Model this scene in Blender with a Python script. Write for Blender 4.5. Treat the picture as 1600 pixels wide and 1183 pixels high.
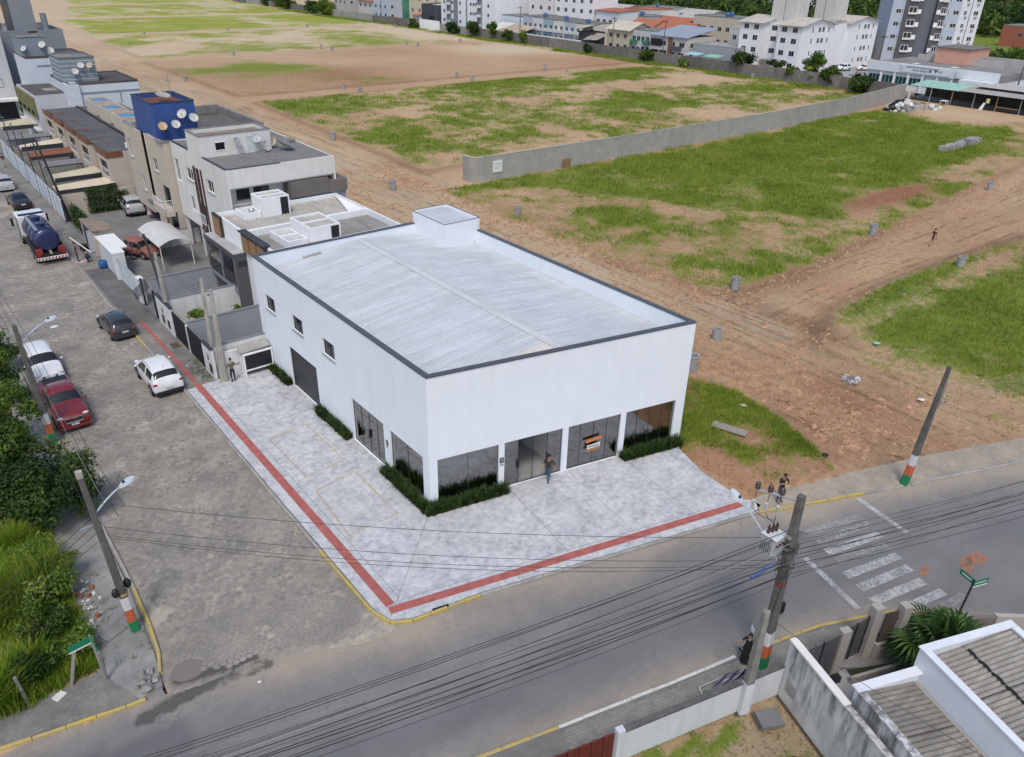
import bpy, bmesh, math, random
import numpy as np
from mathutils import Matrix, Vector
for _o in list(bpy.data.objects):
 bpy.data.objects.remove(_o)
SC = bpy.context.scene
COL = SC.collection
RAD = math.radians
RND = random.Random(11)
NPR = np.random.default_rng(5)
cam_d = bpy.data.cameras.new('camera')
cam = bpy.data.objects.new('camera', cam_d)
COL.objects.link(cam)
cam_d.sensor_fit = 'HORIZONTAL'
cam_d.sensor_width = 36.0
cam_d.lens = 27.0
cam_d.clip_start = 0.5
cam_d.clip_end = 6000
CAM = Vector((-15.9172, -25.2758, 23.6107))
_p, _r, _h = RAD(28.8467), RAD(1.3424), (0.636129, 0.771582)
_fw = Vector((_h[0]*math.cos(_p), _h[1]*math.cos(_p), -math.sin(_p)))
_rt = Vector((_h[1], -_h[0], 0))
_up = _rt.cross(_fw)
_r2 = math.cos(_r)*_rt + math.sin(_r)*_up
_u2 = -math.sin(_r)*_rt + math.cos(_r)*_up
M = Matrix((( _r2.x, _u2.x, -_fw.x), (_r2.y, _u2.y, -_fw.y), (_r2.z, _u2.z, -_fw.z))).to_4x4()
M.translation = CAM
cam.matrix_world = M
SC.camera = cam
SUN_EL, SUN_AZ = RAD(58), RAD(221)      # azimuth measured clockwise from +y
world = bpy.data.worlds.new("World")
SC.world = world
world.use_nodes = True
_nt = world.node_tree
_nt.nodes.clear()
_sky = _nt.nodes.new('ShaderNodeTexSky')
_sky.sky_type = 'NISHITA'
_sky.sun_disc = False
_sky.sun_elevation = SUN_EL
_sky.sun_rotation = SUN_AZ
_sky.air_density = 1.0
_sky.dust_density = 2.2
_sky.ozone_density = 1.0
_bg = _nt.nodes.new('ShaderNodeBackground')
_bg.inputs['Strength'].default_value = 0.15
_wo = _nt.nodes.new('ShaderNodeOutputWorld')
_nt.links.new(_sky.outputs[0], _bg.inputs[0])
_nt.links.new(_bg.outputs[0], _wo.inputs[0])
sun_d = bpy.data.lights.new('sun', 'SUN')
sun_d.energy = 1.45
sun_d.angle = RAD(14)
sun_d.color = (1.0, 0.95, 0.87)
sun = bpy.data.objects.new('sun', sun_d)
COL.objects.link(sun)
_sd = Vector((math.sin(SUN_AZ)*math.cos(SUN_EL), math.cos(SUN_AZ)*math.cos(SUN_EL), math.sin(SUN_EL)))
sun.rotation_euler = _sd.to_track_quat('Z', 'Y').to_euler()
SC.view_settings.view_transform = 'Standard'
SC.view_settings.look = 'None'
SC.view_settings.exposure = 0.22
SC.view_settings.gamma = 1.0
SC.view_settings.use_curve_mapping = False
SC.render.engine = 'CYCLES'
class MB:
 """collects faces for ONE mesh object"""
 def __init__(s):
  s.v = []; s.f = []; s.pc = []
 def quad(s, a, b, c, d):
  n = len(s.v); s.v += [tuple(a), tuple(b), tuple(c), tuple(d)]; s.f.append((n, n+1, n+2, n+3)); return s
 def poly(s, pts):
  n = len(s.v); s.v += [tuple(p) for p in pts]; s.f.append(tuple(range(n, n+len(pts)))); return s
 def raw(s, vs, fs):
  n = len(s.v); s.v += [tuple(p) for p in vs]; s.f += [tuple(i+n for i in f) for f in fs]; return s
 def box(s, x0, x1, y0, y1, z0, z1):
  if x0 > x1: x0, x1 = x1, x0
  if y0 > y1: y0, y1 = y1, y0
  if z0 > z1: z0, z1 = z1, z0
  s.pc.append((len(s.v), len(s.f)))
  return s.raw([(x0,y0,z0),(x1,y0,z0),(x1,y1,z0),(x0,y1,z0),(x0,y0,z1),(x1,y0,z1),(x1,y1,z1),(x0,y1,z1)],
   [(0,3,2,1),(4,5,6,7),(0,1,5,4),(1,2,6,5),(2,3,7,6),(3,0,4,7)])
 def obox(s, c, ux, hx, hy, z0, z1):
  """box centred c (x,y), long axis unit vector ux, half sizes hx (along) hy (across)"""
  uy = (-ux[1], ux[0])
  P = lambda a, b, z: (c[0]+a*ux[0]+b*uy[0], c[1]+a*ux[1]+b*uy[1], z)
  return s.raw([P(-hx,-hy,z0),P(hx,-hy,z0),P(hx,hy,z0),P(-hx,hy,z0),P(-hx,-hy,z1),P(hx,-hy,z1),P(hx,hy,z1),P(-hx,hy,z1)],
   [(0,3,2,1),(4,5,6,7),(0,1,5,4),(1,2,6,5),(2,3,7,6),(3,0,4,7)])
 def prism(s, pts, z0, z1, bottom=True):
  """vertical prism; pts counter-clockwise (x,y); z may be scalars or lists"""
  a = sum(pts[i][0]*pts[(i+1) % len(pts)][1]-pts[(i+1) % len(pts)][0]*pts[i][1] for i in range(len(pts)))
  if a < 0: pts = pts[::-1]
  n = len(pts)
  vs = [(p[0], p[1], z0) for p in pts]+[(p[0], p[1], z1) for p in pts]
  fs = [tuple(range(n, 2*n))]+[(i, (i+1) % n, n+(i+1) % n, n+i) for i in range(n)]
  if bottom: fs.append(tuple(range(n-1, -1, -1)))
  return s.raw(vs, fs)
 def tube(s, p0, p1, r0, r1=None, n=8, cap=True):
  r1 = r0 if r1 is None else r1
  p0 = Vector(p0); p1 = Vector(p1); d = (p1-p0)
  if d.length < 1e-6: return s
  d.normalize()
  a = d.orthogonal().normalized(); b = d.cross(a)
  vs = []
  for p, r in ((p0, r0), (p1, r1)):
   for i in range(n):
    t = 2*math.pi*i/n
    vs.append(p+r*(math.cos(t)*a+math.sin(t)*b))
  fs = [(i, (i+1) % n, n+(i+1) % n, n+i) for i in range(n)]
  if cap: fs += [tuple(range(n-1, -1, -1)), tuple(range(n, 2*n))]
  return s.raw(vs, fs)
 def path(s, pts, r, n=5):
  pts = [Vector(p) for p in pts]
  rings = []
  for i, p in enumerate(pts):
   d = (pts[min(i+1, len(pts)-1)]-pts[max(i-1, 0)]).normalized()
   up = Vector((0, 0, 1)) if abs(d.z) < .95 else Vector((1, 0, 0))
   a = d.cross(up).normalized(); b = a.cross(d)
   rr = r[i] if isinstance(r, (list, tuple)) else r
   rings.append([p+rr*(math.cos(2*math.pi*k/n)*a+math.sin(2*math.pi*k/n)*b) for k in range(n)])
  vs = [q for ring in rings for q in ring]
  fs = [(i*n+k, i*n+(k+1) % n, (i+1)*n+(k+1) % n, (i+1)*n+k) for i in range(len(pts)-1) for k in range(n)]
  fs += [tuple(range(n-1, -1, -1)), tuple(range((len(pts)-1)*n, len(pts)*n))]
  return s.raw(vs, fs)
 def lathe(s, c, prof, n=16, axis=None):
  """prof list of (r, t) along axis (default z)"""
  c = Vector(c); d = Vector(axis or (0, 0, 1)).normalized()
  a = d.orthogonal().normalized(); b = d.cross(a)
  vs = []
  for r, t in prof:
   for i in range(n):
    th = 2*math.pi*i/n
    vs.append(c+t*d+r*(math.cos(th)*a+math.sin(th)*b))
  fs = [(j*n+i, j*n+(i+1) % n, (j+1)*n+(i+1) % n, (j+1)*n+i) for j in range(len(prof)-1) for i in range(n)]
  return s.raw(vs, fs)
 def loft(s, rings, cap=True):
  n = len(rings[0])
  vs = [p for r in rings for p in r]
  fs = [(j*n+i, j*n+(i+1) % n, (j+1)*n+(i+1) % n, (j+1)*n+i) for j in range(len(rings)-1) for i in range(n)]
  if cap: fs += [tuple(range(n-1, -1, -1)), tuple(range((len(rings)-1)*n, len(rings)*n))]
  return s.raw(vs, fs)
 def blob(s, c, rx, ry, rz, n=8, m=5):
  prof = []
  vs = []
  for j in range(m+1):
   ph = -math.pi/2+math.pi*j/m
   for i in range(n):
    th = 2*math.pi*i/n
    vs.append((c[0]+rx*math.cos(ph)*math.cos(th), c[1]+ry*math.cos(ph)*math.sin(th), c[2]+rz*math.sin(ph)))
  fs = [(j*n+i, j*n+(i+1) % n, (j+1)*n+(i+1) % n, (j+1)*n+i) for j in range(m) for i in range(n)]
  return s.raw(vs, fs)
 def mesh(s, name, off=None):
  me = bpy.data.meshes.new(name)
  vs = s.v
  if off is not None: vs = [(p[0]-off[0], p[1]-off[1], p[2]-off[2]) for p in vs]
  me.from_pydata(vs, [], s.f)
  me.update()
  return me
OFF = {}
def link_mesh(name, me, m, parent=None, smooth=False, label=None):
 o = bpy.data.objects.new(name, me)
 if m is not None and len(me.materials) == 0: me.materials.append(m)
 COL.objects.link(o)
 if parent is not None: o.parent = parent
 if smooth:
  me.shade_smooth()
  if smooth is not True:
   try: me.set_sharp_from_angle(angle=RAD(smooth))
   except Exception: pass
 if label: o['label'] = label
 return o
def part(parent, name, mb, m, smooth=False, label=None):
 """one mesh object, child of parent. coordinates of mb are in world axes unless parent is a local thing"""
 off = OFF.get(parent)
 base = name.split('.')[0]
 if 1 < len(mb.pc) <= 8 and len(mb.f) == 6*len(mb.pc) and not any(w in base for w in ('slat', 'lettering', 'handle', 'bars')):
  o = None
  for k, (nv, nf) in enumerate(mb.pc):       # separate boxes become separate parts
   q = MB().raw(mb.v[nv:nv+8], [tuple(i-nv for i in f) for f in mb.f[nf:nf+6]])
   o = part(parent, name, q, m, smooth, label)
  return o
 o = link_mesh(name, mb.mesh(name, off), m, parent, smooth, label)
 if off is not None: OFF[o] = Vector((off[0], off[1], off[2]))
 return o
def tag(o, label=None, cat=None, group=None, kind=None):
 if label: o['label'] = label
 if cat: o['category'] = cat
 if group: o['group'] = group
 if kind: o['kind'] = kind
 return o
def thing(name, label, cat, loc=(0, 0, 0), rz=0.0, group=None, world=True):
 """Empty at the base of a thing; world=True: its parts are given in world coordinates"""
 o = bpy.data.objects.new(name, None)
 o.empty_display_size = .3
 COL.objects.link(o)
 o.location = loc; o.rotation_euler = (0, 0, rz)
 if world: OFF[o] = Vector(loc)
 return tag(o, label, cat, group)
def solo(name, mb, m, label, cat, loc, rz=0.0, group=None, smooth=False, world=True):
 me = mb.mesh(name, loc if world else None)
 o = link_mesh(name, me, m, None, smooth)
 o.location = loc; o.rotation_euler = (0, 0, rz)
 return tag(o, label, cat, group)
def struct(name, mb, m, kind='structure', smooth=False, parent=None):
 me = mb.mesh(name)
 o = link_mesh(name, me, m, parent, smooth)
 o['kind'] = kind
 return o
def dup(root, loc, rz=0.0, label=None, scale=None):
 r = root.copy(); COL.objects.link(r)
 r.location = loc; r.rotation_euler = (0, 0, rz)
 if label: r['label'] = label
 if scale: r.scale = (scale,)*3
 for ch in list(root.children):
  c = ch.copy(); COL.objects.link(c); c.parent = r
  for g in list(ch.children):
   d = g.copy(); COL.objects.link(d); d.parent = c
 return r
def inst(me, name, m, parent, loc=(0, 0, 0), rz=0.0, label=None, scale=None):
 """a piece that shares mesh data"""
 o = bpy.data.objects.new(name, me)
 if len(me.materials) == 0 and m is not None: me.materials.append(m)
 COL.objects.link(o)
 o.parent = parent; o.location = loc; o.rotation_euler = (0, 0, rz)
 if scale: o.scale = scale
 if label: o['label'] = label
 return o
def _hash(ix, iy, seed):
 h = (ix.astype(np.int64)*374761393+iy.astype(np.int64)*668265263+seed*1442695041) & 0xffffffff
 h = ((h ^ (h >> 13))*1274126177) & 0xffffffff
 return ((h ^ (h >> 16)) & 0xffff)/65535.0
def vnoise(x, y, s, seed=0):
 x = np.asarray(x, float)/s; y = np.asarray(y, float)/s
 ix = np.floor(x); iy = np.floor(y)
 fx = x-ix; fy = y-iy
 fx = fx*fx*(3-2*fx); fy = fy*fy*(3-2*fy)
 a = _hash(ix, iy, seed); b = _hash(ix+1, iy, seed); c = _hash(ix, iy+1, seed); d = _hash(ix+1, iy+1, seed)
 return (a*(1-fx)+b*fx)*(1-fy)+(c*(1-fx)+d*fx)*fy
def fbm(x, y, s, seed=0, oct=4):
 t = 0; a = .5; n = 0
 for k in range(oct):
  t = t+a*vnoise(x, y, s/2**k, seed+k*17); n += a; a *= .55
 return t/n
def sstep(a, b, x):
 t = np.clip((x-a)/(b-a), 0, 1)
 return t*t*(3-2*t)
class NT:
 def __init__(s, name):
  s.m = bpy.data.materials.new(name); s.m.use_nodes = True
  s.t = s.m.node_tree; s.t.nodes.clear()
  s.out = s.n('ShaderNodeOutputMaterial')
  s.b = s.n('ShaderNodeBsdfPrincipled')
  s.l(s.b.outputs[0], s.out.inputs[0])
  s.pos = None
 def n(s, k, **kw):
  nd = s.t.nodes.new(k)
  for a, v in kw.items(): setattr(nd, a, v)
  return nd
 def l(s, a, b): s.t.links.new(a, b)
 def P(s):
  if s.pos is None: s.pos = s.n('ShaderNodeNewGeometry').outputs['Position']
  return s.pos
 def scaled(s, vec):
  m = s.n('ShaderNodeMapping'); s.l(s.P(), m.inputs[0]); m.inputs['Scale'].default_value = vec
  return m.outputs[0]
 def noise(s, scale, detail=4, rough=.55, vec=None, dist=0):
  nd = s.n('ShaderNodeTexNoise'); s.l(vec if vec is not None else s.P(), nd.inputs['Vector'])
  nd.inputs['Scale'].default_value = scale; nd.inputs['Detail'].default_value = detail
  nd.inputs['Roughness'].default_value = rough; nd.inputs['Distortion'].default_value = dist
  return nd.outputs['Fac']
 def ramp(s, fac, stops, interp='LINEAR'):
  r = s.n('ShaderNodeValToRGB'); r.color_ramp.interpolation = interp
  el = r.color_ramp.elements
  while len(el) < len(stops): el.new(.5)
  for e, (p, c) in zip(el, stops):
   e.position = p; e.color = (c if not isinstance(c, (int, float)) else (c, c, c))[:3]+(1,) if not isinstance(c, (int, float)) else (c, c, c, 1)
  s.l(fac, r.inputs[0])
  return r.outputs[0]
 def mix(s, fac, a, b, mode='MIX'):
  m = s.n('ShaderNodeMix', data_type='RGBA', blend_type=mode)
  for sock, v in ((m.inputs[0], fac), (m.inputs[6], a), (m.inputs[7], b)):
   if isinstance(v, (int, float)): sock.default_value = v
   elif isinstance(v, tuple): sock.default_value = v[:3]+(1,)
   else: s.l(v, sock)
  return m.outputs[2]
 def math(s, op, a, b=0.0, clamp=False):
  m = s.n('ShaderNodeMath', operation=op, use_clamp=clamp)
  for i, v in enumerate((a, b)):
   if isinstance(v, (int, float)): m.inputs[i].default_value = v
   else: s.l(v, m.inputs[i])
  return m.outputs[0]
 def attr(s, name, what='Fac'):
  a = s.n('ShaderNodeAttribute'); a.attribute_name = name
  return a.outputs[what]
 def bump(s, h, strength=.3, dist=.02):
  b = s.n('ShaderNodeBump'); b.inputs['Strength'].default_value = strength; b.inputs['Distance'].default_value = dist
  s.l(h, b.inputs['Height']); s.l(b.outputs[0], s.b.inputs['Normal'])
 def set(s, color=None, rough=None, metal=None, spec=None):
  for k, v in (('Base Color', color), ('Roughness', rough), ('Metallic', metal), ('Specular IOR Level', spec)):
   if v is None: continue
   if isinstance(v, tuple): s.b.inputs[k].default_value = v[:3]+(1,)
   elif isinstance(v, (int, float)): s.b.inputs[k].default_value = v
   else: s.l(v, s.b.inputs[k])
  return s.m
def srgb(r, g, b):
 f = lambda c: (c/255/12.92) if c <= 10 else ((c/255+.055)/1.055)**2.4
 return (f(r), f(g), f(b))
def mul(c, k): return tuple(min(1, x*k) for x in c[:3])
_cache = {}
def plain(col, rough=.6, metal=0.0, var=.12, scale=3.0, name='paint'):
 """painted / moulded surface with slight tone variation"""
 key = ('plain', col, rough, metal, var, scale)
 if key in _cache: return _cache[key]
 t = NT(name)
 f = t.noise(scale, 5)
 c = t.ramp(f, [(.3, mul(col, 1-var)), (.7, mul(col, 1+var))])
 _cache[key] = t.set(c, rough, metal)
 return _cache[key]
def wall(col, dirt=.25, dirtcol=(.12, .115, .1), rough=.85, patch=.06, name='render_wall'):
 """rendered wall: blotchy tone, rain streaks, stains and fine relief"""
 key = ('wall', col, dirt, dirtcol, rough, patch)
 if key in _cache: return _cache[key]
 t = NT(name)
 blot = t.noise(.7, 6, .6)
 c = t.ramp(blot, [(.3, mul(col, 1-patch)), (.7, mul(col, 1+patch))])
 st = t.noise(2.2, 5, .65, t.scaled((1, 1, .09)))
 big = t.noise(.35, 3)
 k = t.math('MULTIPLY', t.ramp(st, [(.48, 0.0), (.78, 1.0)]), t.ramp(big, [(.35, .15), (.7, 1.0)]))
 k = t.math('MULTIPLY', k, dirt)
 c = t.mix(k, c, dirtcol)
 t.bump(t.noise(30, 3), .12, .01)
 _cache[key] = t.set(c, rough)
 return _cache[key]
def concrete(col=(.3, .29, .27), rough=.9, var=.3, scale=1.3, name='concrete', stain=.4):
 key = ('conc', col, rough, var, scale, stain)
 if key in _cache: return _cache[key]
 t = NT(name)
 a = t.noise(scale, 8, .65); b = t.noise(scale*.23, 4, .6); d = t.noise(scale*14, 3)
 c = t.ramp(a, [(.28, mul(col, 1-var)), (.72, mul(col, 1+var))])
 c = t.mix(t.math('MULTIPLY', t.ramp(b, [(.5, 0.0), (.72, 1.0)]), stain), c, mul(col, .35))
 c = t.mix(t.math('MULTIPLY', d, .25), c, mul(col, .55))
 t.bump(d, .25, .015)
 _cache[key] = t.set(c, rough)
 return _cache[key]
def glass(tint=(.25, .29, .3), name='window_glass', refl=.12):
 key = ('glass', tint, refl)
 if key in _cache: return _cache[key]
 t = NT(name)
 tr = t.n('ShaderNodeBsdfTransparent'); tr.inputs[0].default_value = tint+(1,)
 gl = t.n('ShaderNodeBsdfGlossy'); gl.inputs['Roughness'].default_value = .03
 fr = t.n('ShaderNodeFresnel'); fr.inputs[0].default_value = 1.5
 f = t.math('ADD', fr.outputs[0], refl, True)
 mx = t.n('ShaderNodeMixShader'); t.l(f, mx.inputs[0]); t.l(tr.outputs[0], mx.inputs[1]); t.l(gl.outputs[0], mx.inputs[2])
 t.l(mx.outputs[0], t.out.inputs[0])
 _cache[key] = t.m
 return t.m
def darkglass(col=(.02, .025, .03), rough=.06, name='dark_glass'):
 key = ('dg', col, rough)
 if key in _cache: return _cache[key]
 t = NT(name); _cache[key] = t.set(col, rough, 0.0, .6)
 return t.m
def carpaint(col, name='car_paint', rough=.25):
 key = ('car', col, rough)
 if key in _cache: return _cache[key]
 t = NT(name)
 f = t.noise(2.5, 4)
 c = t.ramp(f, [(.3, mul(col, .9)), (.7, mul(col, 1.05))])
 t.b.inputs['Coat Weight'].default_value = .6
 t.b.inputs['Coat Roughness'].default_value = .08
 _cache[key] = t.set(c, rough, 0.0, .5)
 return _cache[key]
def corrugated(col, var=.2, streak=.5, rough=.6, metal=0.0, along='x', name='corrugated_sheet'):
 """sheet roof finish: run-off streaks along the fall, lichen and dust"""
 key = ('corr', col, var, streak, rough, metal, along)
 if key in _cache: return _cache[key]
 t = NT(name)
 sc = (.12, 1.6, .12) if along == 'x' else (1.6, .12, .12)
 a = t.noise(2.0, 6, .6, t.scaled(sc)); b = t.noise(.6, 5); d = t.noise(9, 4, .7)
 c = t.ramp(a, [(.3, mul(col, 1-var)), (.7, mul(col, 1+var))])
 c = t.mix(t.math('MULTIPLY', t.ramp(b, [(.42, 0.0), (.7, 1.0)]), streak*.6), c, mul(col, .5))
 c = t.mix(t.math('MULTIPLY', t.ramp(d, [(.45, 0.0), (.75, 1.0)]), streak*.5), c, mul(col, .45))
 t.bump(d, .12, .01)
 _cache[key] = t.set(c, rough, metal)
 return _cache[key]
M_WHITE = wall((.78, .79, .80), .10)
M_OFFW = wall((.66, .65, .62), .35)
M_CREAM = wall((.52, .46, .38), .3)
M_BEIGE = wall((.50, .44, .37), .3)
M_DARK = plain((.035, .038, .045), .5, name='dark_metal')
M_TRIM = plain((.075, .078, .09), .45, name='flashing_metal')
M_BLACK = plain((.012, .012, .014), .5, name='black_paint')
M_STEEL = plain((.42, .43, .44), .4, .5, name='galvanised_steel')
M_ALU = plain((.62, .63, .64), .4, .3, name='aluminium')
M_GLASS = glass()
M_DGLASS = darkglass()
M_SLAB = concrete((.22, .215, .205), .9, .28)
M_CONC = concrete((.34, .33, .31), .9, .2)
M_GREYW = wall((.20, .205, .22), .15)
M_RUBBER = plain((.018, .018, .018), .8, name='rubber')
M_WOOD = plain((.30, .17, .085), .6, .0, .3, 6, name='wood')
def in_poly(x, y, poly):
 x = np.asarray(x, float); y = np.asarray(y, float)
 r = np.zeros(x.shape, bool); n = len(poly)
 for i in range(n):
  x1, y1 = poly[i]; x2, y2 = poly[(i+1) % n]
  if y1 == y2: continue
  c = ((y1 > y) != (y2 > y)) & (x < (x2-x1)*(y-y1)/(y2-y1)+x1)
  r ^= c
 return r
def seg_dist(x, y, pts):
 d = np.full(np.shape(x), 1e9)
 for (x1, y1), (x2, y2) in zip(pts[:-1], pts[1:]):
  L2 = (x2-x1)**2+(y2-y1)**2
  t = np.clip(((x-x1)*(x2-x1)+(y-y1)*(y2-y1))/L2, 0, 1)
  d = np.minimum(d, np.hypot(x-x1-t*(x2-x1), y-y1-t*(y2-y1)))
 return d
def soft_in(x, y, poly, w, jitter=0.0, seed=3):
 """1 inside, 0 outside, soft edge of width w displaced by noise"""
 d = seg_dist(x, y, list(poly)+[poly[0]])
 d = np.where(in_poly(x, y, poly), d, -d)
 if jitter: d = d+(fbm(x, y, w*2.5+1, seed)-.5)*2*jitter
 return sstep(-w, w, d)
LUSH = [(32.5, 47), (36, 44.2), (43.8, 41), (47.3, 31), (51, 25), (56.8, 16.6), (60.7, 15), (75, 14.8), (92, 16.6), (112, 19), (133, 24), (136, 44), (140, 48)]
BLOCK1 = [(32.5, 47), (31.6, 20), (32.6, 9.6), (36.6, 7.6), (45.8, 7.6), (68, 9.6), (100, 12.6), (128, 15), (140, 20), (140, 47)]
BLOCK0 = [(32.0, -.9), (38.3, 1.6), (50, 2), (72, .2), (110, -4), (110, -50), (60, -36), (31.2, -14.6), (31.0, -10.7), (31.4, -4.6)]
PATCH = [(14.6, 1.6), (20.6, 1.8), (21.6, -2.1), (20.9, -6.4), (18.7, -10.6), (15.0, -9.3), (13.6, -9.0), (13.9, -4.2)]
NBLK = [[(35.6, 55.2), (141, 55.2), (141, 113.2), (38, 113.2)],
  [(38, 120.4), (142, 120.4), (142, 178), (38, 178)],
  [(40, 184.8), (142, 184.8), (142, 244.5), (42, 244.5)],
  [(44, 251), (144, 251), (144, 312), (48, 312)],
  [(54, 319), (150, 319), (150, 391), (66, 391)],
  [(72, 398), (160, 398), (160, 480), (80, 480)]]
YARD = [(-9.0, -13.4), (-2.6, -15.0), (4.2, -16.9), (3.0, -20), (1, -24.5), (-9, -24)]
LEFTLOT = [(-60, 12), (-18.4, -.6), (-14.9, -.6), (-14.6, 7), (-14.0, 14), (-13.9, 40), (-13.4, 140), (-60, 200)]
def ground_fields(x, y):
 """returns grass 0..1, soil tone 0..1, wetness/dark with painted bank shade 0..1, height"""
 n_big = fbm(x, y, 22, 1); n_mid = fbm(x, y, 6, 5); n_sm = fbm(x, y, 2.0, 9)
 grass = np.zeros_like(x); tone = .42+.5*(n_big-.5); dark = np.zeros_like(x); z = np.zeros_like(x)
 b1 = soft_in(x, y, BLOCK1, .7, .8, 21); lush = soft_in(x, y, LUSH, 2.6, 3.6, 22)
 g1 = np.clip(.62+1.0*(n_mid-.5)+.9*(n_sm-.5)+.35*np.exp(-((y-9.5)/2.2)**2), 0, 1)
 grass = np.maximum(grass, b1*np.maximum(g1*.92, lush*np.clip(.92+.8*(n_mid-.48)+.4*(n_sm-.5), .5, 1)))
 tone = np.where(b1 > .5, .58+.5*(n_mid-.5), tone); z = z+.22*b1
 red = np.exp(-(((x-74)/9)**2+((y-15.5)/2.2)**2))
 tone = tone+.6*red*b1; grass = grass*(1-.85*red*b1)
 b0 = soft_in(x, y, BLOCK0, .7, .8, 23)
 g0 = np.clip(.92+1.0*(n_mid-.5)-.55*np.exp(-((x-33)/2.5)**2)-.45*np.exp(-((y+1.5)/1.5)**2), 0, 1)
 grass = np.maximum(grass, b0*g0); z = z+.25*b0
 pt = soft_in(x, y, PATCH, .35, .4, 24)
 gp = np.clip(.74+2.0*(n_mid-.5)+.8*(n_sm-.5)-.6*np.exp(-(((x-17.2)/1.6)**2+((y+5.6)/1.8)**2)), 0, 1)
 gp = gp*(1-.9*np.exp(-(((x-14.4)/1.1)**2+((y+6.4)/2.6)**2)))
 grass = np.maximum(grass, pt*gp); tone = np.where(pt > .5, .75+.4*(n_mid-.5), tone); z = z+.10*pt
 gl = [.30, .20, .60, .74, .72, .7]; tl = [.36, .52, .2, .15, .15, .15]
 for k, bl in enumerate(NBLK):
  m = soft_in(x, y, bl, .9, 1.2, 30+k)
  xr = (x-38)/104.0
  g = gl[k]+1.2*(n_big-.5)+1.1*(n_mid-.5)+(.8*(n_sm-.5) if k == 0 else 0)
  tt = tl[k]+.5*(n_big-.5)
  if k == 0: g = g+.35*np.exp(-((y-104)/9)**2)+.25*np.exp(-((y-76)/10)**2*1.0)-.35*np.exp(-((y-92)/6)**2)*sstep(.45, .9, xr)-.3*np.exp(-(((x-44)/8)**2+((y-88)/10)**2))
  if k == 1:
   g = g+.9*np.exp(-(((x-58)/10)**2+((y-154)/8)**2))-.35*sstep(.25, .6, xr)
   tt = tt+.25*np.exp(-(((x-66)/14)**2+((y-140)/12)**2))-.5*sstep(.6, .95, xr)*np.exp(-((y-165)/20)**2)
  if k == 2: g = g-.75*np.exp(-(((x-50)/11)**2+((y-204)/12)**2))-.55*sstep(.82, 1.0, xr)
  grass = np.maximum(grass, m*np.clip(g, 0, 1)); tone = np.where(m > .5, tt, tone); z = z+.2*m
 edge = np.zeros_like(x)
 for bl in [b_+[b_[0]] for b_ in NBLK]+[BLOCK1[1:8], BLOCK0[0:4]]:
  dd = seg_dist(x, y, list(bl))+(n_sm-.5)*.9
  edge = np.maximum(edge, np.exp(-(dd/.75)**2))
 dark = dark+.75*edge; grass = grass*(1-.75*edge)  # excavated bank along block edges, with its shadow painted into the soil darkness
 fs = sstep(140, 143, x)*sstep(152, 146, x)*sstep(48, 56, y)
 grass = np.maximum(grass, fs*np.clip(.55+1.6*(n_mid-.5)+.35*sstep(144, 147, x), 0, 1)*.95)
 vg = np.exp(-((x-20.2)/1.1)**2)*((y > 19) & (y < 125))
 grass = np.maximum(grass, vg*np.clip(.45+2.0*(n_mid-.5), 0, 1))
 yd = soft_in(x, y, YARD, .2)
 gy = np.clip(.38+1.9*(n_mid-.5)+1.2*(n_sm-.5)+.5*np.exp(-seg_dist(x, y, [(-9, -13.8), (-2.6, -15.4), (1.8, -16.6)])/.6)
    +.8*np.exp(-(((x-1.6)/1.3)**2+((y+19.4)/1.4)**2))-.9*np.exp(-(((x-3.1)/1.0)**2+((y+17.2)/.8)**2)), 0, 1)
 grass = np.where(yd > .5, np.clip(gy+.34, 0, 1), grass); tone = np.where(yd > .5, .06+.2*(n_mid-.5), tone); dark = np.clip(dark+.75*yd, 0, 1)
 ll = soft_in(x, y, LEFTLOT, .3, .3, 41)
 gg = np.clip(.78+1.3*(n_mid-.5)-.5*sstep(-15.4, -14.2, x), 0, 1)
 grass = np.maximum(grass, ll*gg); tone = np.where(ll > .5, .35+.4*(n_mid-.5), tone)
 fr = sstep(152, 160, x)
 grass = np.maximum(grass, fr*np.clip(.25+1.2*(n_mid-.5)+.9*sstep(205, 260, x), 0, 1))
 sh = np.exp(-(((x-138)/9)**2+((y-36)/9)**2))
 grass = grass*(1-.95*np.clip(sh*1.6, 0, 1)); tone = tone*(1-sh)+.2*sh
 road = ((x > 19) & (x < 36) & (y > -16))*1.0
 wob = 1.6*(fbm(x, y, 14, 67)-.5)
 rut = np.clip(vnoise(x+wob, y*.05, .8, 61)*.7+vnoise((x+wob)*1.3, y*.08, 2.0, 62)*.6-.40, 0, 1)*1.5
 cross = ((y > -3) & (y < 10) & (x > 33))*1.0
 rutc = np.clip(vnoise(y-.10*x, x*.04, .9, 63)*.7+vnoise(y-.1*x, x*.05, 2.2, 64)*.6-.42, 0, 1)*1.5
 bare = 1-np.clip(grass*1.4, 0, 1)
 dark = dark+.55*bare*(road*rut+cross*rutc)
 tone = np.where((road > .5) & (b1 < .5) & (pt < .5) & (b0 < .5), .36+.55*(n_big-.5)+.35*(n_mid-.5)-.25*rut+.16*sstep(2, -8, y)+.3*np.exp(-(((x-27)/4)**2+((y+4)/6)**2))*(n_mid-.2), tone)
 tone = np.where((cross > .5) & (b1 < .5) & (b0 < .5), .52+.5*(n_mid-.5)-.2*rutc, tone)
 z = z-.09*bare*(road*rut+cross*rutc)*2+.05*(n_sm-.5)+.12*(n_mid-.5)*np.clip(b1+b0+pt+ll, 0, 1)
 hp = np.exp(-(((x-24.5)/2.2)**2+((y+6.5)/5.5)**2))
 z = z+.28*hp*(fbm(x, y, 1.6, 71)); dark = dark+.25*hp*(fbm(x, y, 1.1, 72) > .55)
 global RUN_Y, RUN_X
 RUN_Y = road*bare; RUN_X = cross*bare
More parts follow.
